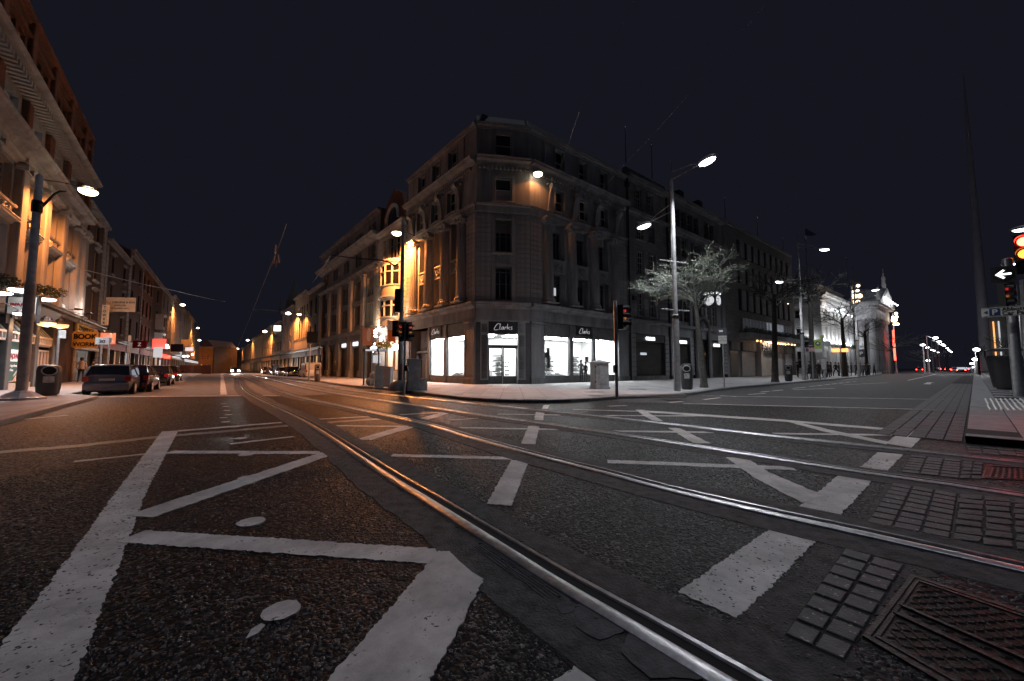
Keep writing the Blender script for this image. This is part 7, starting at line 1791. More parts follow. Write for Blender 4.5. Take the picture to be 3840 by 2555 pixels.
ob('cap', MB().add([(-.46,-.42,1.38),(.46,-.42,1.38),(.46,.42,1.38),(-.46,.42,1.38),(-.46,-.42,1.45),(.46,-.42,1.45),(.46,.42,1.45),(-.46,.42,1.45),(0,0,1.6)], [(0,1,5,4),(1,2,6,5),(2,3,7,6),(3,0,4,7),(4,5,8),(5,6,8),(6,7,8),(7,4,8)]), M['pole_grey'], t)
ob('door_panel', MB().bbox(-.28,.28,-.365,-.34,.24,1.26,.02), M['pole_grey'], t); ob('door_border', MB().bbox(-.2,.2,-.385,-.36,.33,1.17,.015), M['pole_grey'], t); ob('side_panel', MB().box(-.40,-.38,-.22,.22,.25,1.25), M['pole_grey'], t)
for z in (.35, 1.15): ob('hinge', MB().box(-.42,-.38,-.36,-.28,z,z+.09), M['black'], t)
# phone kiosk and rubbish bags
p = G(1404, 1444, PZ); t = thing('phone_kiosk', 'open dark phone kiosk with a lit white panel beside the pub', 'phone kiosk', p, R(-15))
for x, y in ((-.55,-.4),(.55,-.4),(-.55,.4),(.55,.4)): ob('post', MB().box(x-.04,x+.04,y-.04,y+.04,0,2.25), M['black'], t)
ob('roof', MB().box(-.62,.62,-.5,.5,2.25,2.42), M['black'], t); ob('lit_band', MB().box(-.4,.45,-.52,-.5,2.27,2.38), M['lit_window'], t); ob('notice_panel', MB().box(-.3,.3,.2,.26,1.5,2.0), M['lit_window'], t); ob('telephone', MB().box(-.2,.2,.05,.26,.95,1.4), M['cab'], t); ob('side_glass', MB().quad((-.55,-.36,.3),(-.55,.36,.3),(-.55,.36,2.2),(-.55,-.36,2.2)), M['glass_clear'], t)
p = G(1389, 1447, PZ)
for i, (dx, dy, z, r) in enumerate([(0,0,.26,.30),(.36,.1,.24,.28),(.16,.05,.64,.25),(.36,.2,1.0,.2)]):
    b = MB().ball((0,0,0), r, r, r*.95, 14, 9); rr = random.Random(i); b.xf(lambda v: v*(1+.14*math.sin(v.x*23+i)*math.sin(v.y*19)+rr.uniform(-.05,.05)))
    tag(ob('rubbish_bag', b, mat('pale_bag', (.42,.40,.36), .5), loc=(p.x+dx, p.y+dy, PZ+z), smooth=True), ['pale rubbish bag on the ground, leftmost of the pile','pale rubbish bag on the ground next to the cabinet','pale rubbish bag in the middle of the pile','pale small rubbish bag on top of the pile'][i], 'rubbish bag', 'pile of pale rubbish bags')
# ------------------------------------------------------------------ signs on poles
def pole_sign(base, top_px, panels, label, r=.035, cat='street sign', group='signs on poles', rz=None, txt=None):
    t = thing('street_sign', label, cat, base, fz(base) if rz is None else rz, group); zt = D(base.x, top_px, base.y).z-base.z
    ob('pole', MB().lathe([(r,0),(r,zt)], 10), M['steel'], t, smooth=True)
    for (y0, y1, w, m, dx) in panels:
        z0_, z1_ = D(0, y1, base.y).z-base.z, D(0, y0, base.y).z-base.z; ob('panel', MB().box(dx-w/2, dx+w/2, -.06, -.035, z0_, z1_), m, t)
    return t, zt
pk = mat('sign_pale_print', (.45,.44,.43), .5, var=.25, scale=9); sdk = mat('sign_dark_print', (.05,.052,.065), .4)
p = G(2717, 1457, PZ); t, zt = pole_sign(p, 1235, [(1231,1259,.46,sdk,-.02),(1260,1290,.42,pk,-.01)], 'parking sign with dark and pale panels in front of the bookshop arch')
ob('bus_symbol', MB().box(-.17,.02,-.068,-.06,zt-.16,zt-.06), M['white_paint'], t); ob('text_lines', text_mesh('LUAN CHLO\n7.00\n09.00-19.00', .085, M['black'], .003, 'CENTER'), None, t, (-.01,-.07,zt-.52))
p = G(3050, 1426, PZ); t, zt = pole_sign(p, 1285, [(1282,1303,.72,sdk,-.15),(1305,1319,.72,mat('sign_pink_print', (.5,.32,.33), .5),-.12)], 'parking sign with dark and pink panels left of the bus stop flag', .05)
ob('text_lines', text_mesh('PARKING', .13, M['white_paint'], .003, 'CENTER'), None, t, (-.15,-.07,zt-.35))
p = G(3094, 1423, PZ); t = thing('bus_stop', 'leaning bus stop pole with a green flag and timetable case', 'bus stop', p, fz(p))
a_ = Vector((0,0,0)); bt = D(3083, 1262, p.y)-t.location; ca_, sa_ = math.cos(-t.rotation_euler.z), math.sin(-t.rotation_euler.z); bt = Vector((bt.x*ca_-bt.y*sa_, bt.x*sa_+bt.y*ca_, bt.z))
ob('pole', MB().tube([a_, bt], .09, 10), M['cab'], t, smooth=True); gg = mat('flag_green', (.34,.47,.12), .5)
ob('flag_panel', MB().box(bt.x-.72,bt.x-.05,-.08,-.04,bt.z-1.25,bt.z-.3), gg, t); ob('white_strip', MB().box(bt.x-.68,bt.x-.05,-.085,-.04,bt.z-1.62,bt.z-1.3), M['white_paint'], t); ob('white_flag', MB().box(bt.x+.1,bt.x+.62,-.06,-.03,bt.z-1.0,bt.z-.5), M['cab'], t)
ob('round_badge', MB().tube([(bt.x-.02,-.1,bt.z-.02),(bt.x-.02,-.14,bt.z-.02)], .2, 18), gg, t); ob('emblem', MB().tube([(bt.x-.38,-.085,bt.z-.72),(bt.x-.38,-.1,bt.z-.72)], .21, 20), M['black'], t)
cl = MB()
for k in range(3): a = math.pi/2+k*2*math.pi/3; cl.ball((bt.x-.38+.07*math.cos(a), -.105, bt.z-.71+.07*math.sin(a)), .065, .01, .065, 8, 5)
ob('clover', cl, M['white_paint'], t); ob('timetable_case', MB().box(bt.x*.45-.25,bt.x*.45+.2,-.12,.05,.9,2.2), M['cabdark'], t); ob('timetable', MB().box(bt.x*.45-.2,bt.x*.45+.14,-.13,-.12,1.0,2.05), pk, t)
p = G(3157, 1415, PZ); t = thing('bus_display', 'orange lit bus display board on a pole in the queue', 'sign', p, fz(p)); zt = D(0, 1308, p.y).z-PZ
ob('pole', MB().lathe([(.07,0),(.07,zt)], 8), M['steel'], t)
for a, b_ in ((-.85,-.08),(.12,.75)): ob('display', MB().box(a,b_,-.12,.1,zt-.42,zt), glow('display_orange', (1,.42,.10), 2.2), t)
p = G(3222, 1411, PZ); t = thing('parking_sign', 'dark square parking sign with a white P by the third lamp post', 'sign', D(3229, 1325, p.y-.6), fz(p)); ob('board', MB().box(-.42,.42,-.03,.03,-.52,.52), sdk, t); ob('letter', text_mesh('P', .7, M['white_paint'], .005, 'CENTER', bold=.01), None, t, (0,-.05,-.28)); ob('pole', MB().tube([(0,.05,-3.4),(0,.05,.5)], .04, 6), M['steel'], t)
p = D(3204, 1303, p.y-1); t = thing('bus_stop_flag', 'dull green bus stop flag over the right part of the queue', 'sign', p, fz(p)); ob('board', MB().box(-.35,.35,-.03,.03,-.3,.35), mat('flag_dull_green', (.09,.11,.07), .6), t); ob('pole', MB().tube([(.4,.05,-2.9),(.4,.05,.4)], .05, 6), M['steel'], t); ob('emblem', MB().tube([(0,-.05,0.03),(0,-.035,.03)], .2, 14), M['black'], t)
# left pavement signs
p = G(205, 1462, PZ); t, zt = pole_sign(p, 1236, [(1238,1268,.25,pk,.12)], 'thin leaning sign pole behind the left litter bin', .05)
p = D(372, 1430, 22.5); p.z = PZ; t, zt = pole_sign(p, 1268, [(1267,1292,.54,mat('sign_white_30', (.62,.63,.65), .4),0.0)], 'white rectangular sign reading 30 behind the blue car', .045)
ob('digits', text_mesh('30', .26, M['black'], .004, 'CENTER', bold=.006), None, t, (0,-.07,D(0,1287,22.5).z-PZ)); p = D(400, 1430, 23.5); p.z = PZ; pole_sign(p, 1267, [(1268,1286,.14,M['cabdark'],.02)], 'thin pole just right of the 30 sign', .045)
p = D(474, 1430, 27); p.z = PZ; pole_sign(p, 1258, [(1259,1280,.16,pk,.02)], 'slender pole right of the cafe sign', .05); p = G(1158, 1431, PZ); pole_sign(p, 1290, [], 'thin bare pole left of the brownish bin', .06)
# hanging signs on the left row
small_sign((453,1143), -2.0, 2.6, 1.4, 'white framed jewellers sign board raised on struts over the left street', M['white_paint'], lines=[('C. J. OSBORNE & SON', .22, .26), ('JEWELLERS', -.08, .22), ('ENGAGEMENT RINGS', -.36, .16)], fr_=FS2, tm=M['black'], rz=.1)
p = ray_off(FS2, 395, 1182, -1.2); t = thing('hanging_sign', 'tall narrow lit sign with vertical lettering beside the jewellers board', 'sign', p, .1, 'projecting shop signs'); ob('board', MB().box(-.26,.26,-.08,.08,-.95,.95), M['white_paint'], t)
for k, c in enumerate('TOWER'): ob('sign_letters', text_mesh(c, .30, M['black'], .004, 'CENTER', bold=.01), None, t, (0,-.1,.6-k*.36))
small_sign((524,1292), -1.6, 1.6, .9, 'dark red projecting sign with a white letter', mat('sign_red_dark', (.30,.01,.015), .4), txt='Z', tm=M['letter'], ts=.6, fr_=FS2, rz=.1)
small_sign((597,1290), -1.6, 2.0, 1.6, 'bright red lit shop sign farther down the left row', neon2, fr_=FS2, rz=.1)
small_sign((592,1322), -1.6, 1.3, 1.6, 'white and red lit poster below the bright red sign', M['lit_window'], fr_=FS2, rz=.1)
small_sign((664,1305), -2.0, 2.4, 1.6, 'dark blue projecting sign with an oval emblem', mat('sign_blue_dark', (.015,.015,.035), .4), fr_=FS2, rz=.1)
small_sign((694,1287), -2.2, 1.7, 1.7, 'cream projecting sign with a dark panel', M['render_cream'], fr_=FS2, rz=.1); small_sign((710,1310), -2.4, 2.0, 1.0, 'white lit projecting box sign near the last shops', M['lit_window'], fr_=FS2, rz=.1)
for i, (x, y) in enumerate([(614,1291),(625,1297),(628,1303),(690,1337),(704,1336),(722,1330)]):
    p = ray_off(FS2, x, y, -1.5); tag(ob('shop_lamp', MB().ball((0,0,0), .28, .28, .24, 8, 5), M['lamp_white'], loc=p), ['first','second','third','fourth','fifth','last'][i]+' small white shop lamp along the far left row', 'lamp', 'small white shop lamps'); 
    if i in (1, 4): lamp_point('lamp_light', p+Vector((.4,-.5,-.3)), WHITE, 180, None, .25)
# ------------------------------------------------------------------ overhead wires
def wire(pts, label, r=.012, m='steel'):
    P = [Vector(p) for p in pts]; o = P[0]; tag(ob('overhead_wire', MB().tube([p-o for p in P], r, 5), M[m], loc=o), label, 'wire', 'overhead wires')
def span(a, b_, sag, n=14): return [a.lerp(b_, i/n)-Vector((0,0,sag*math.sin(math.pi*i/n))) for i in range(n+1)]
wire(span(D(2420,-90,9.5), D(2172,420,14), .02), 'faint upper end of the bright wire leaving the top of the picture', .003, 'black')  # the wire's fade into the dark is put into a darker material
wire(span(D(2172,420,14), D(2078,690,24), .05), 'bright wire dropping from the dark sky to the corner building', .008)
wire(span(D(2078,690,24), D(1995,985,26.5), .05), 'dim continuation of the bright wire down the stone blocks', .006)
wire(span(D(2960,-90,9), D(2560,380,13), .02), 'barely visible wire leaving the top right', .003, 'black')  # darker material stands for the unlit end of this wire
wire(span(D(2560,380,13), D(2340,618,19), .05), 'faint wire running up to the right above the rooftops', .004); wire(span(D(2340,618,19), D(2058,916,25), .1), 'bright diagonal wire crossing the right face of the corner building', .007)
wire(span(D(282,1003,26), D(645,1088,60), .1), 'orange-lit wire in front of the brick facades on the left', .035); wire(span(D(645,1088,60), D(845,1132,80), .1), 'faint end of the left wire over the street', .03)
wire(span(D(1075,840,20), D(1030,960,26), .1)+span(D(1030,960,26), D(870,1350,70), .2)[1:], 'dark tram wire hanging over the middle of the left street', .009)
wire(span(D(1240,957,21), D(1170,1062,24), .1), 'short wire by the tram pole arm', .012); wire(span(D(1240,1150,45), D(1420,1135,40), .05), 'thin orange wire in front of the office block', .02)
wire([D(950,1165,52), D(985,1160,52), D(1075,1172,52)], 'arched bracket wire reaching the brightest lamp on the right side', .03)
p = D(1037, 955, 24); t = thing('wire_insulator', 'cluster of insulators where the tram wires meet over the left street', 'insulator', p)
for k, (dx, dz) in enumerate([(-.18,-.5),(0,-.75),(.16,-.45),(.05,.0),(-.1,.15)]): ob('insulator', MB().tube([(dx,0,dz),(dx*.6,0,dz+.45)], .035, 6).ball((dx,0,dz), .06, .06, .09, 6, 4), M['rail_side'] if k % 2 else M['steel'], t)
# ------------------------------------------------------------------ trees
def tree(base, h, spread, label, seed, first=.42, leaves=0, lean=(0,0), trunk_r=.16, levels=4, flat=.55, mb=None, leafs=.07, kids=(7,5,5,4), group='street trees'):
    rr = random.Random(seed); t = thing('street_tree', label, 'tree', base, 0, group)
    br = MB(); tips = []
    top = Vector((lean[0], lean[1], h*first)); mid = Vector((lean[0]*.4+rr.uniform(-.05,.05), 0, h*first*.5))
    ob('trunk', MB().tube([(0,0,-.02),(0,0,.25),mid,top,top+Vector((lean[0]*.2,0,h*.1))], [trunk_r*1.25,trunk_r,trunk_r*.8,trunk_r*.62,trunk_r*.5], 12), M['bark'], t, smooth=True)
    def grow(p, d, L, r, lev):
        n = 3; pts = [p]; rad = [r]; q = p; dd = d.copy()
        for i in range(n):
            dd = (dd+Vector((rr.uniform(-1,1), rr.uniform(-1,1), rr.uniform(-.6,.9)))*.22).normalized(); q = q+dd*L/n; pts.append(q); rad.append(r*(1-.62*(i+1)/n))
        br.tube(pts, rad, 5 if lev < 2 else 4 if lev < 3 else 3, cap=False)
        if lev >= 2: 
            for k in range(1, len(pts)): tips.append((pts[k], dd))
        if lev < levels:
            for k in range(kids[lev]):
                f = rr.uniform(.3, 1.0); i = min(n-1, int(f*n)); a = pts[i].lerp(pts[i+1], f*n-i)
                ax = dd.orthogonal().normalized(); ax.rotate(Quaternion(dd, rr.uniform(0, 6.28))); nd = (dd*.75+ax*rr.uniform(.5,.95)); nd.z = nd.z*flat+.10; nd.normalize()
                grow(a, nd, L*rr.uniform(.48,.72), max(.006, r*.52), lev+1)
    nb = 8
    for k in range(nb):
        a = 2*math.pi*k/nb+rr.uniform(-.3,.3); e = rr.uniform(.25,.95); d = Vector((math.cos(a)*math.cos(e), math.sin(a)*math.cos(e), math.sin(e)))
        grow(top+Vector((0,0,h*.10*(k/nb))), d, spread*rr.uniform(.5,.78), trunk_r*.27, 0 if leaves else 1)
    ob('branches', br, mb or M['bark'], t, kind='stuff')
    if leaves:
        b = MB(); 
        for k in range(leaves):
            p, d = rr.choice(tips); p = p+Vector((rr.uniform(-1,1), rr.uniform(-1,1), rr.uniform(-1,1)))*.06; q = Quaternion((rr.uniform(-1,1), rr.uniform(-1,1), rr.uniform(-1,1), rr.uniform(-1,1))).normalized(); s_ = leafs*rr.uniform(.5,1.3)
            b.add([p+q@Vector(v)*s_ for v in ((-.5,0,0),(0,.4,.1),(.6,0,.05),(0,-.4,.1))], [(0,1,2,3)])
        ob('leaves', b, M['bud'], t, kind='stuff')
    return t
lb = mat('lit_young_bark', (.20,.21,.19), .8, var=.3, scale=8)  # lit copy of the bark for the branches, lamplight put into its colour
p = G(2640, 1454, PZ); tree(p, 9.0, 2.75, 'budding young tree with a wide pale crown, nearest on the corner pavement', 11, first=.50, leaves=1900, lean=(-.25,.1), trunk_r=.20, levels=3, flat=.42, mb=lb, leafs=.085, kids=(7,6,5,3))
p = G(2907, 1433, PZ); tree(p, 12.0, 3.6, 'second tree, bare, in front of the department store', 5, first=.50, trunk_r=.26, levels=3, lean=(.2,0), kids=(5,6,5,3)); 
p = G(3052, 1421, PZ); tree(p, 15, 4.2, 'third tree, bare, between the bus stop and the post office', 21, first=.5, trunk_r=.3, levels=3, kids=(5,6,5,3)); p = G(3170, 1413, PZ); tree(p, 15, 4.6, 'fourth tree, bare and forked, in front of the post office windows', 8, first=.42, trunk_r=.3, levels=3, kids=(5,6,5,3))
p = G(3252, 1406, PZ); tree(p, 15, 4.5, 'small bare tree before the portico', 33, first=.4, trunk_r=.28, levels=3, kids=(5,5,4,3)); p = G(3345, 1402, PZ); tree(p, 13, 6, 'low bare tree under the red neon strip', 35, first=.3, trunk_r=.3, levels=3, kids=(5,5,4,3))
p = G(3778, 1399, PZ); tree(p, 14, 5, 'bare tree on the right-hand pavement beyond the bin', 50, first=.35, trunk_r=.3, levels=3, kids=(5,5,4,3)); p = D(3672, 1396, 70); p.z = 0; tree(p, 8, 2.2, 'small dark tree left of the needle monument', 51, first=.4, trunk_r=.2, levels=3, kids=(5,4,4,3)); p = D(3470, 1396, 120); p.z = 0; tree(p, 9, 7, 'broad bare tree at the far kerb of the right-hand street', 52, first=.3, trunk_r=.3, levels=3, kids=(5,5,4,3))
# ------------------------------------------------------------------ people
def skin_mesh(joints, edges, name):
    me = bpy.data.meshes.new(name); me.from_pydata([j[:3] for j in joints], edges, []); o = bpy.data.objects.new('t', me); S.collection.objects.link(o)
    md = o.modifiers.new('s', 'SKIN'); md.use_smooth_shade = True; sv = me.skin_vertices[0].data
    for i, j in enumerate(joints): sv[i].radius = (j[3], j[4] if len(j) > 4 else j[3]); sv[i].use_root = (i == 0)
    sb = o.modifiers.new('u', 'SUBSURF'); sb.levels = 1
    r = bpy.data.meshes.new_from_object(o.evaluated_get(bpy.context.evaluated_depsgraph_get())); bpy.data.objects.remove(o); return r
def person(loc, rz, label, top, legs, hair, h=1.74, pose=0, coat=False, group='people', seed=0, cat='person', beanie=None):
    rr = random.Random(seed); k = h/1.74; st = .11+.05*(pose == 1); sw = .18 if pose == 1 else .02
    J = [(0,0,.95,.135,.10),(0,0,1.12,.130,.095),(0,.0,1.32,.165,.105),(0,.01,1.45,.09,.08),(0,.005,1.53,.052,.052),(0,-.02,1.64,.085,.095),
         (.09,0,.90,.092),(st,-sw,.50,.062),(st+.01,-sw*.6+.02,.09,.045),(st+.02,-sw-.12,.035,.042,.03),
         (-.09,0,.90,.092),(-st,sw,.50,.062),(-st-.01,sw*1.3,.09,.045),(-st-.02,sw*1.1-.1,.035,.042,.03),
         (.19,.01,1.40,.058),(.25,.03,1.13,.045),(.22 if pose != 2 else .12,-.10 if pose != 2 else -.22,.90 if pose != 2 else 1.15,.034),(.21 if pose != 2 else .05,-.14 if pose != 2 else -.25,.83 if pose != 2 else 1.17,.030,.02),
         (-.19,.01,1.40,.058),(-.25,.03,1.13,.045),(-.22,-.08,.90,.034),(-.21,-.12,.83,.030,.02)]
    Ed = [(0,1),(1,2),(2,3),(3,4),(4,5),(0,6),(6,7),(7,8),(8,9),(0,10),(10,11),(11,12),(12,13),(2,14),(14,15),(15,16),(16,17),(2,18),(18,19),(19,20),(20,21)]
    key = ('pp', pose)
    if key not in _cache: _cache[key] = skin_mesh(J, Ed, 'body')
    me = _cache[key].copy(); me.materials.clear()
    for m_ in (top, legs, M['skin'], M['black']): me.materials.append(m_)
    for p_ in me.polygons:
        c = p_.center
        p_.material_index = 2 if (c.z > 1.50 or (abs(c.x) > .1 and .76 < c.z < .92 and abs(c.x) > .19 and c.y < -.06)) else (3 if c.z < .09 else (1 if c.z < (.62 if coat else .93) and abs(c.x) < .2 else 0)); p_.use_smooth = True
    t = thing('person', label, cat, loc, rz, group); t.scale = (k, k, k)
    ob('body', me, None, t)
    if beanie: ob('woolly_hat', MB().ball((0,-.01,1.71), .105, .115, .075, 12, 6), beanie, t, smooth=True)
    else: ob('hair', MB().ball((0,.015,1.695), .098, .108, .085, 12, 6).ball((0,.06,1.62), .085, .06, .10, 10, 5), hair, t, smooth=True)
    if coat: ob('coat_skirt', MB().lathe([(.20,.58),(.19,.75),(.165,.96),(.15,1.1)], 12, sy=.72), top, t, smooth=True)
    return t
dkc = [mat('cloth_%s' % n, c, .85) for n, c in (('charcoal', (.02,.02,.022)), ('navy', (.015,.018,.03)), ('brown', (.035,.027,.022)), ('grey', (.06,.06,.065)))]
hr = mat('dark_hair', (.02,.015,.012), .6); pw = mat('pale_cloth', (.45,.38,.33), .85); hat = mat('woolly_hat_white', (.6,.6,.6), .9)
qx = [(2993,1417,0,'person'),(3038,1424,1,''),(3072,1424,0,''),(3091,1419,1,''),(3117,1413,0,''),(3136,1412,1,''),(3148,1411,0,''),(3178,1411,1,''),(3194,1410,0,''),(3214,1411,1,''),(3232,1409,0,''),(3244,1410,1,''),(3258,1410,0,''),(3279,1406,1,''),(3166,1408,0,''),(3107,1416,0,'')]
desc = ['person in dark clothes standing behind the lamp post, first from the left in the queue','person in a charcoal coat beside the pink parking sign','person in a white woolly hat standing left of the bus stop pole','person in navy behind the bus stop pole','bulky dark-coated person right of the bus stop pole','person in brown turned to the neighbour, under the orange display','person close behind the orange display pole, dark coat','person striding with legs apart left of the fourth tree','person in charcoal right of the fourth tree','person under the dull green stop flag','person in a long dark coat by the P sign','person in navy, middle of the right group','person in grey at the right group of the queue','last person of the queue, standing alone at the right end','person half hidden behind the orange display pole','person half hidden just right of the bus stop pole']
for i, (x, y, ps2, _) in enumerate(qx):
    p = G(x, y, PZ); s_ = 1381-D(0,1381,p.y).z*0; 
    hh_ = p.y*(y-1351+ (i*37 % 7))/1494*1.0
    person(p, fz(p)+random.Random(i).uniform(-2.6, 2.6), desc[i], dkc[i % 4], dkc[(i+1) % 3], hr, h=max(1.55, min(1.9, hh_*.9)), pose=ps2, coat=i % 3 == 1, group='people queuing at the bus stop', beanie=hat if i == 2 else None)
p = G(2180, 1435, PZ); person(p, fz(p)+2.6, 'grey-clad person looking into the lit shop window beside the pillar cabinet', dkc[3], dkc[3], hr, 1.76, 2, group='window shoppers')
p = G(2196, 1434, PZ); person(p, fz(p)-2.4, 'second person at the lit shop window, right of the grey-clad one', dkc[0], dkc[3], hr, 1.62, 0, group='window shoppers')
p = ray_off(FS, 305, 1395, -.9); p = Vector((p.x, p.y, PZ)); person(p, fz(p)+2.9, 'person in a pale top walking past the shuttered book shop', pw, dkc[0], hr, 1.95, 1, group='people by the book shop')
p = ray_off(FS, 348, 1395, -.8); p = Vector((p.x, p.y, PZ)); person(p, fz(p)+1.2, 'person in brown behind the pale-topped one at the book shop', dkc[2], dkc[0], hr, 1.85, 1, group='people by the book shop')
for k in range(1): pass
# bicycle at the end of the queue
p = G(3296, 1404, PZ); t = thing('bicycle', 'dark bicycle leaning beside the last person of the queue', 'bicycle', p, .2)
for x in (-.55, .55):
    ob('wheel', MB().tube([(x+.34*math.cos(a), 0, .35+.34*math.sin(a)) for a in [2*math.pi*k/18 for k in range(19)]], .025, 5), M['rubber'], t)
ob('frame', MB().tube([(-.55,0,.35),(-.1,0,.35),(.35,0,.85),(-.2,0,.8),(-.55,0,.35)], .022, 5).tube([(-.1,0,.35),(-.25,0,.95)], .02, 5).tube([(.55,0,.35),(.33,0,.95)], .02, 5), M['black'], t); ob('saddle', MB().ball((-.26,0,.97), .13, .06, .04, 8, 4), M['black'], t); ob('handlebar', MB().tube([(.33,-.25,1.0),(.33,.25,1.0)], .015, 5), M['chrome'], t)
# ------------------------------------------------------------------ vehicles
def loft(secs, close=True):
    b = MB(); k = len(secs[0])
    for s_ in secs: b.v += s_
    n = len(secs)
    for i in range(n-1):
        for j in range(k-1): b.f.append((i*k+j, i*k+j+1, (i+1)*k+j+1, (i+1)*k+j))
    b.f.append(tuple(range(k))); b.f.append(tuple((n-1)*k+j for j in range(k-1, -1, -1)))
    return b
def car(loc, rz, label, paint, kind='hatch', L=4.1, W_=1.70, H_=1.42, lit=False, group=None, cat='car', headlit=False, name='parked_car'):
    """x across, y = front at +; rear faces -y"""
    t = thing(name, label, cat, loc, rz, group); w = W_/2
    van = kind == 'van'
    if kind == 'hatch': prof = [(-.50,.62,.0),(-.47,.90,1),(-.40,.94,1),(-.1,.92,1),(.18,.90,1),(.30,.84,1),(.44,.72,1),(.495,.55,1)]
    elif kind == 'saloon': prof = [(-.50,.66,0),(-.48,.88,1),(-.33,.92,1),(-.1,.91,1),(.18,.88,1),(.30,.83,1),(.44,.70,1),(.495,.52,1)]
    else: prof = [(-.50,.80,0),(-.49,1.05,1),(-.3,1.1,1),(0,1.1,1),(.22,1.05,1),(.33,.98,1),(.45,.85,1),(.5,.6,1)]
    secs = []
    for (f, zb, _) in prof:
        y = f*L; e = 1-.16*max(0, abs(f)-.30)/.2; ww = w*e; z0 = .22
        secs.append([(-ww*.90,y,z0),(-ww*.99,y,z0+.14),(-ww,y,.55*zb+.1),(-ww*.985,y,zb*.86),(-ww*.90,y,zb*.985),(-ww*.5,y,zb+.02),(0,y,zb+.03),(ww*.5,y,zb+.02),(ww*.90,y,zb*.985),(ww*.985,y,zb*.86),(ww,y,.55*zb+.1),(ww*.99,y,z0+.14),(ww*.90,y,z0),(-ww*.90,y,z0)])
    ob('body', loft(secs), paint, t, smooth=True)
    if van: gp = [(-.492,H_-.04,.98),(-.47,H_,.98),(.05,H_,.98),(.14,H_-.05,.95)]; base = 1.05; fr_ = .30; rr_ = -.492
    elif kind == 'hatch': gp = [(-.36,H_-.05,.80),(-.30,H_-.01,.80),(-.05,H_,.80),(.04,H_-.05,.78)]; base = .90; fr_ = .26; rr_ = -.455
    else: gp = [(-.20,H_-.05,.78),(-.12,H_-.01,.78),(.0,H_,.78),(.06,H_-.05,.76)]; base = .88; fr_ = .27; rr_ = -.36
    y0, y1 = gp[0][0]*L, gp[-1][0]*L; yb0, yb1 = rr_*L, fr_*L; wb = w*.93; wt = w*gp[1][2]*.98; zt = H_-.06
    gm = M['glass_dark']
    roofs = [[(-wt*.97,f*L,z-.06),(-wt*.85,f*L,z-.01),(0,f*L,z+.01),(wt*.85,f*L,z-.01),(wt*.97,f*L,z-.06),(-wt*.97,f*L,z-.07)] for f, z, _ in gp]
    ob('roof', loft(roofs), paint, t, smooth=True)
    zr = gp[0][1]-.06; zf = gp[-1][1]-.06
    ob('rear_window' if not van else 'rear_doors', MB().quad((-wb*.93,yb0,base),(wb*.93,yb0,base),(wt*.93,y0,zr),(-wt*.93,y0,zr)), gm if not van else paint, t)
    ob('windscreen', MB().quad((wb*.95,yb1,base-.03),(-wb*.95,yb1,base-.03),(-wt*.95,y1,zf),(wt*.95,y1,zf)), gm, t)
    for sx in (-1, 1):
        ys = (yb0+yb1)/2 if not van else .05*L
        if van: ob('side_panel', MB().quad((sx*wb*1.03,yb0,base),(sx*wb*1.03,ys,base),(sx*wt,ys,zf),(sx*wt,y0,zr)), paint, t); ob('side_window', MB().quad((sx*wb*1.03,ys,base),(sx*wb,yb1,base-.03),(sx*wt,y1,zf),(sx*wt,ys,zf)), gm, t)
        else:
            ob('side_window', MB().quad((sx*wb,yb0,base),(sx*wb,yb1,base-.03),(sx*wt,y1,zf),(sx*wt,y0,zr)), gm, t)
            for f0, f1 in ((yb0, y0), (yb1, y1)): ob('pillar', MB().tube([(sx*wb*.97,f0,base),(sx*wt*.97,f1,zr)], .035, 5), paint, t)
            ob('pillar', MB().tube([(sx*wb*1.0,ys,base),(sx*wt*1.0,(y0+y1)/2,zr)], .03, 4), M['black'], t)
        ob('mirror', MB().ball((sx*(w+.08), fr_*L-.25, base+.06), .09, .06, .07, 8, 5), paint, t)
        for fy in (-.31, .32):
            wh = ob('wheel', MB().tube([(sx*(w-.20),fy*L,.30),(sx*(w+.005),fy*L,.30)], .305, 20), M['rubber'], t); ob('hubcap', MB().tube([(sx*(w+.0),fy*L,.30),(sx*(w+.02),fy*L,.30)], .19, 12), M['cab'], wh)
            ob('wheel_arch', MB().tube([(sx*(w-.1),fy*L+.36*math.cos(a),.30+.36*math.sin(a)) for a in [math.pi*k/10 for k in range(11)]], .03, 5), M['black'], t)
        zl = prof[1][1]*.74; yr = -.497*L
        lm_ = mat('tail_lens_red', (.35,.02,.015), .2, coat=.5) if not lit else M['red_lens']
        ob('tail_light', MB().box(sx*w*.80-.11, sx*w*.80+.11, yr-.02, yr+.12, zl-.02, zl+.20), lm_, t)
        ob('headlight', MB().ball((sx*w*.66, .475*L, .62), .20, .12, .13, 10, 6), glow('headlight_lit', (1,.98,.95), 300) if headlit else M['cab'], t)
    ob('bumper', MB().prof([(-.50*L-.07,.30),(-.50*L-.09,.50),(-.50*L-.05,.56),(-.48*L,.56),(-.48*L,.26)], -w*.88, w*.88), paint, t); ob('number_plate', MB().box(-.26,.26,-.5*L-.04,-.5*L+.01,.66 if not van else .62,.77 if not van else .73), mat('plate_white', (.6,.6,.58), .5), t)
    ob('front_bumper', MB().prof([(.49*L,.28),(.52*L,.36),(.51*L,.52),(.48*L,.54)], -w*.85, w*.85), M['bin'], t)
    ob('underbody', MB().box(-w*.8,w*.8,-.46*L,.46*L,.16,.3), M['black'], t)
    return t
blue = mat('car_paint_blue_grey', (.13,.145,.20), .28, .35, coat=.8); dr = mat('car_paint_dark_red', (.06,.008,.012), .2, .3, coat=1); bk_ = mat('car_paint_black', (.012,.012,.014), .15, .2, coat=1); sv = mat('car_paint_silver', (.38,.38,.39), .25, .7, coat=.6); wv = mat('van_paint_white', (.60,.56,.50), .35, coat=.4)
dL = R(37.6)
a0 = G(322, 1483); a1 = G(487, 1483); cc = (a0+a1)/2; Wd = (a1-a0).length
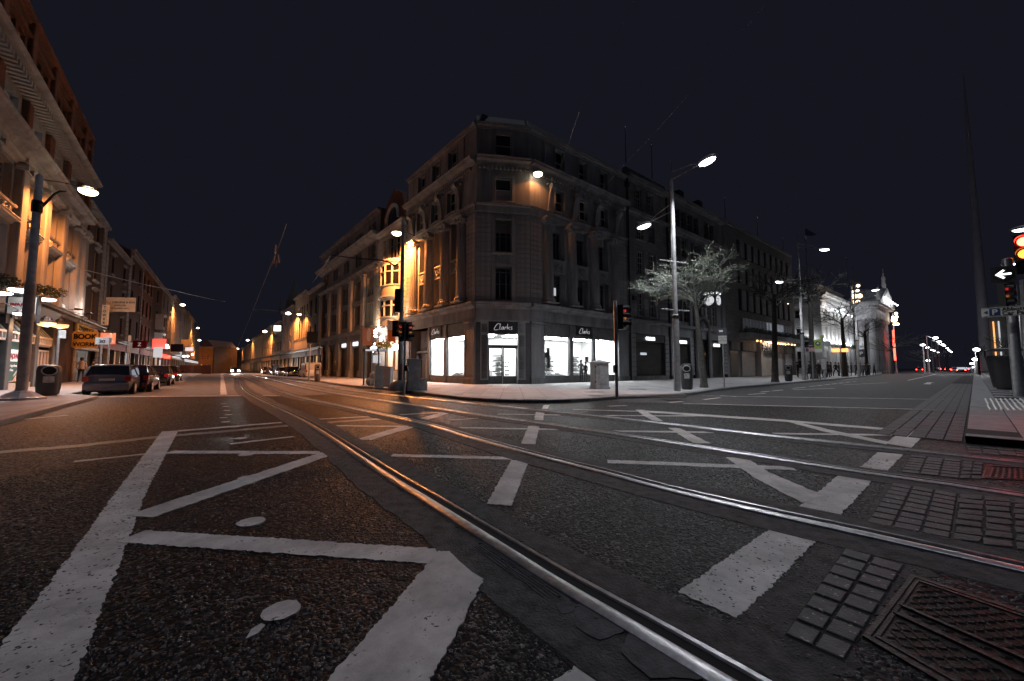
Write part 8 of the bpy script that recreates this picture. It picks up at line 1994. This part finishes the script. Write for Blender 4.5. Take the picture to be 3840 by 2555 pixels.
p = cc+Vector((-.61,.79,0))*2.05
car((p.x+.12, p.y-.1, 0), dL-R(3), 'blue-grey hatchback seen from behind, parked by the left kerb', blue, 'hatch', 3.8, 1.74, 1.44, group='cars parked on the left')
rb = random.Random(4)
for i, (x, y, k_, m_, lb_, h_) in enumerate([(527,1474,'hatch',dr,'dark red hatchback parked right behind the blue-grey one',1.42),(610,1449,'saloon',bk_,'black saloon car seen from behind, third in the left row',1.45),(648,1437,'hatch',bk_,'small black car partly hidden behind the black saloon',1.45)]):
    p = G(x, y); q = p+Vector((-.61,.79,0))*2.0; car((q.x-.6, q.y, 0), dL-R(2), lb_, m_, k_, 4.2, 1.74, h_, group='cars parked on the left')
p = G(806, 1400); car((p.x, p.y, 0), dL-R(2), 'car with bright red tail lights far down the left street', dr, 'hatch', 4.2, 1.9, 1.6, lit=True, name='moving_car')
p = G(878, 1401); t = car((p.x, p.y, 0), dL+math.pi+R(4), 'oncoming car with blazing white headlights in the middle of the left street', bk_, 'saloon', 4.2, 1.9, 1.5, headlit=True, name='moving_car')
hv = Vector((p.x, p.y, 0)).normalized()
lamp_point('headlight_beam', Vector((p.x, p.y, .75))-hv*2.6, (1,.97,.92), 3800, None, .12, (70, .6, (R(86), 0, math.atan2(-hv.y, -hv.x)-R(90))))
# right side row: van and cars
for i, (x, y, k_, m_, lb_, L_, W2, H2) in enumerate([(1175,1419,'van',wv,'cream-white van seen from behind, nearest of the right-hand row',4.4,1.95,1.95),(1108,1416,'saloon',bk_,'dark car just in front of the white van',4.3,1.75,1.5),(1072,1413,'hatch',sv,'silver car, third in the right-hand row',4.1,1.75,1.5),(1048,1410,'hatch',bk_,'tall dark car, fourth in the right-hand row',4.2,1.8,1.75),(1030,1408,'hatch',sv,'silver car, fifth in the right-hand row',4.0,1.75,1.5),(1008,1407,'hatch',sv,'farthest silver car of the right-hand row',4.1,1.75,1.6)]):
    p = G(x, y); q = p+Vector((-.62,.78,0))*(L_/2); car((q.x, q.y, 0), R(38.5)+(0 if i == 0 else math.pi), lb_, m_, k_, L_, W2, H2, group='vehicles parked on the right of the left street')
# traffic at the end of the right street
for i, (x, y, lb_) in enumerate([(3606,1398,'car braking with red lights nearest of the far traffic'),(3580,1394,'car with red lights in the middle lane of the far traffic'),(3622,1393,'car with red lights close to the median, far traffic'),(3555,1392,'car with red lights in the left lane of the far traffic'),(3636,1390.5,'car with red lights at the end of the visible traffic'),(3596,1389.5,'far car with red lights between the lanes'),(3520,1391,'small far car with red lights near the far kerb'),(3450,1394,'car with red lights waiting beside the far kerb')]):
    p = G(x, y); car((p.x, p.y, 0), -R(49.2), lb_, [bk_, sv, dr][i % 3], 'hatch' if i % 2 else 'saloon', 4.2, 1.9, 1.6, lit=True, group='far traffic in the right-hand street', name='moving_car')
p = G(3590, 1392.5); lamp_point('lamp_light', (p.x, p.y-2, 1.2), (1,.06,.03), 900, None, .5)
# second litter: bollard light etc. small pavement covers
for i, (x, y) in enumerate([(2390,1460),(2230,1470),(1700,1478),(2520,1490)]):
    c = G(x, y, PZ); tag(ob('pavement_cover', MB().box(-.45,.45,-.25,.25,-.01,.006), M['iron'], loc=(c.x, c.y, PZ)), ['dark cover set in the pavement right of the traffic light','dark cover set in the pavement under the pillar cabinet','dark cover in the pavement left of the shop door','dark cover by the kerb near the lamp post'][i], 'cover', 'covers in the pavement')
# tactile studs by the crossing
b = MB(); q = [G(2200,1481,PZ), G(2570,1478,PZ), G(2590,1487,PZ), G(2230,1491,PZ)]; o = q[0]
for i in range(60):
    for j in range(7): p = q[0].lerp(q[1], (i+.5)/60).lerp(q[3].lerp(q[2], (i+.5)/60), (j+.5)/7)-o; b.ball((p.x, p.y, .002), .03, .03, .012, 6, 3)
tp = tag(ob('blister_paving', b, M['flag'], loc=(o.x, o.y, PZ)), 'strip of blister studs along the corner kerb by the crossing', 'tactile paving'); tp['kind'] = 'stuff'
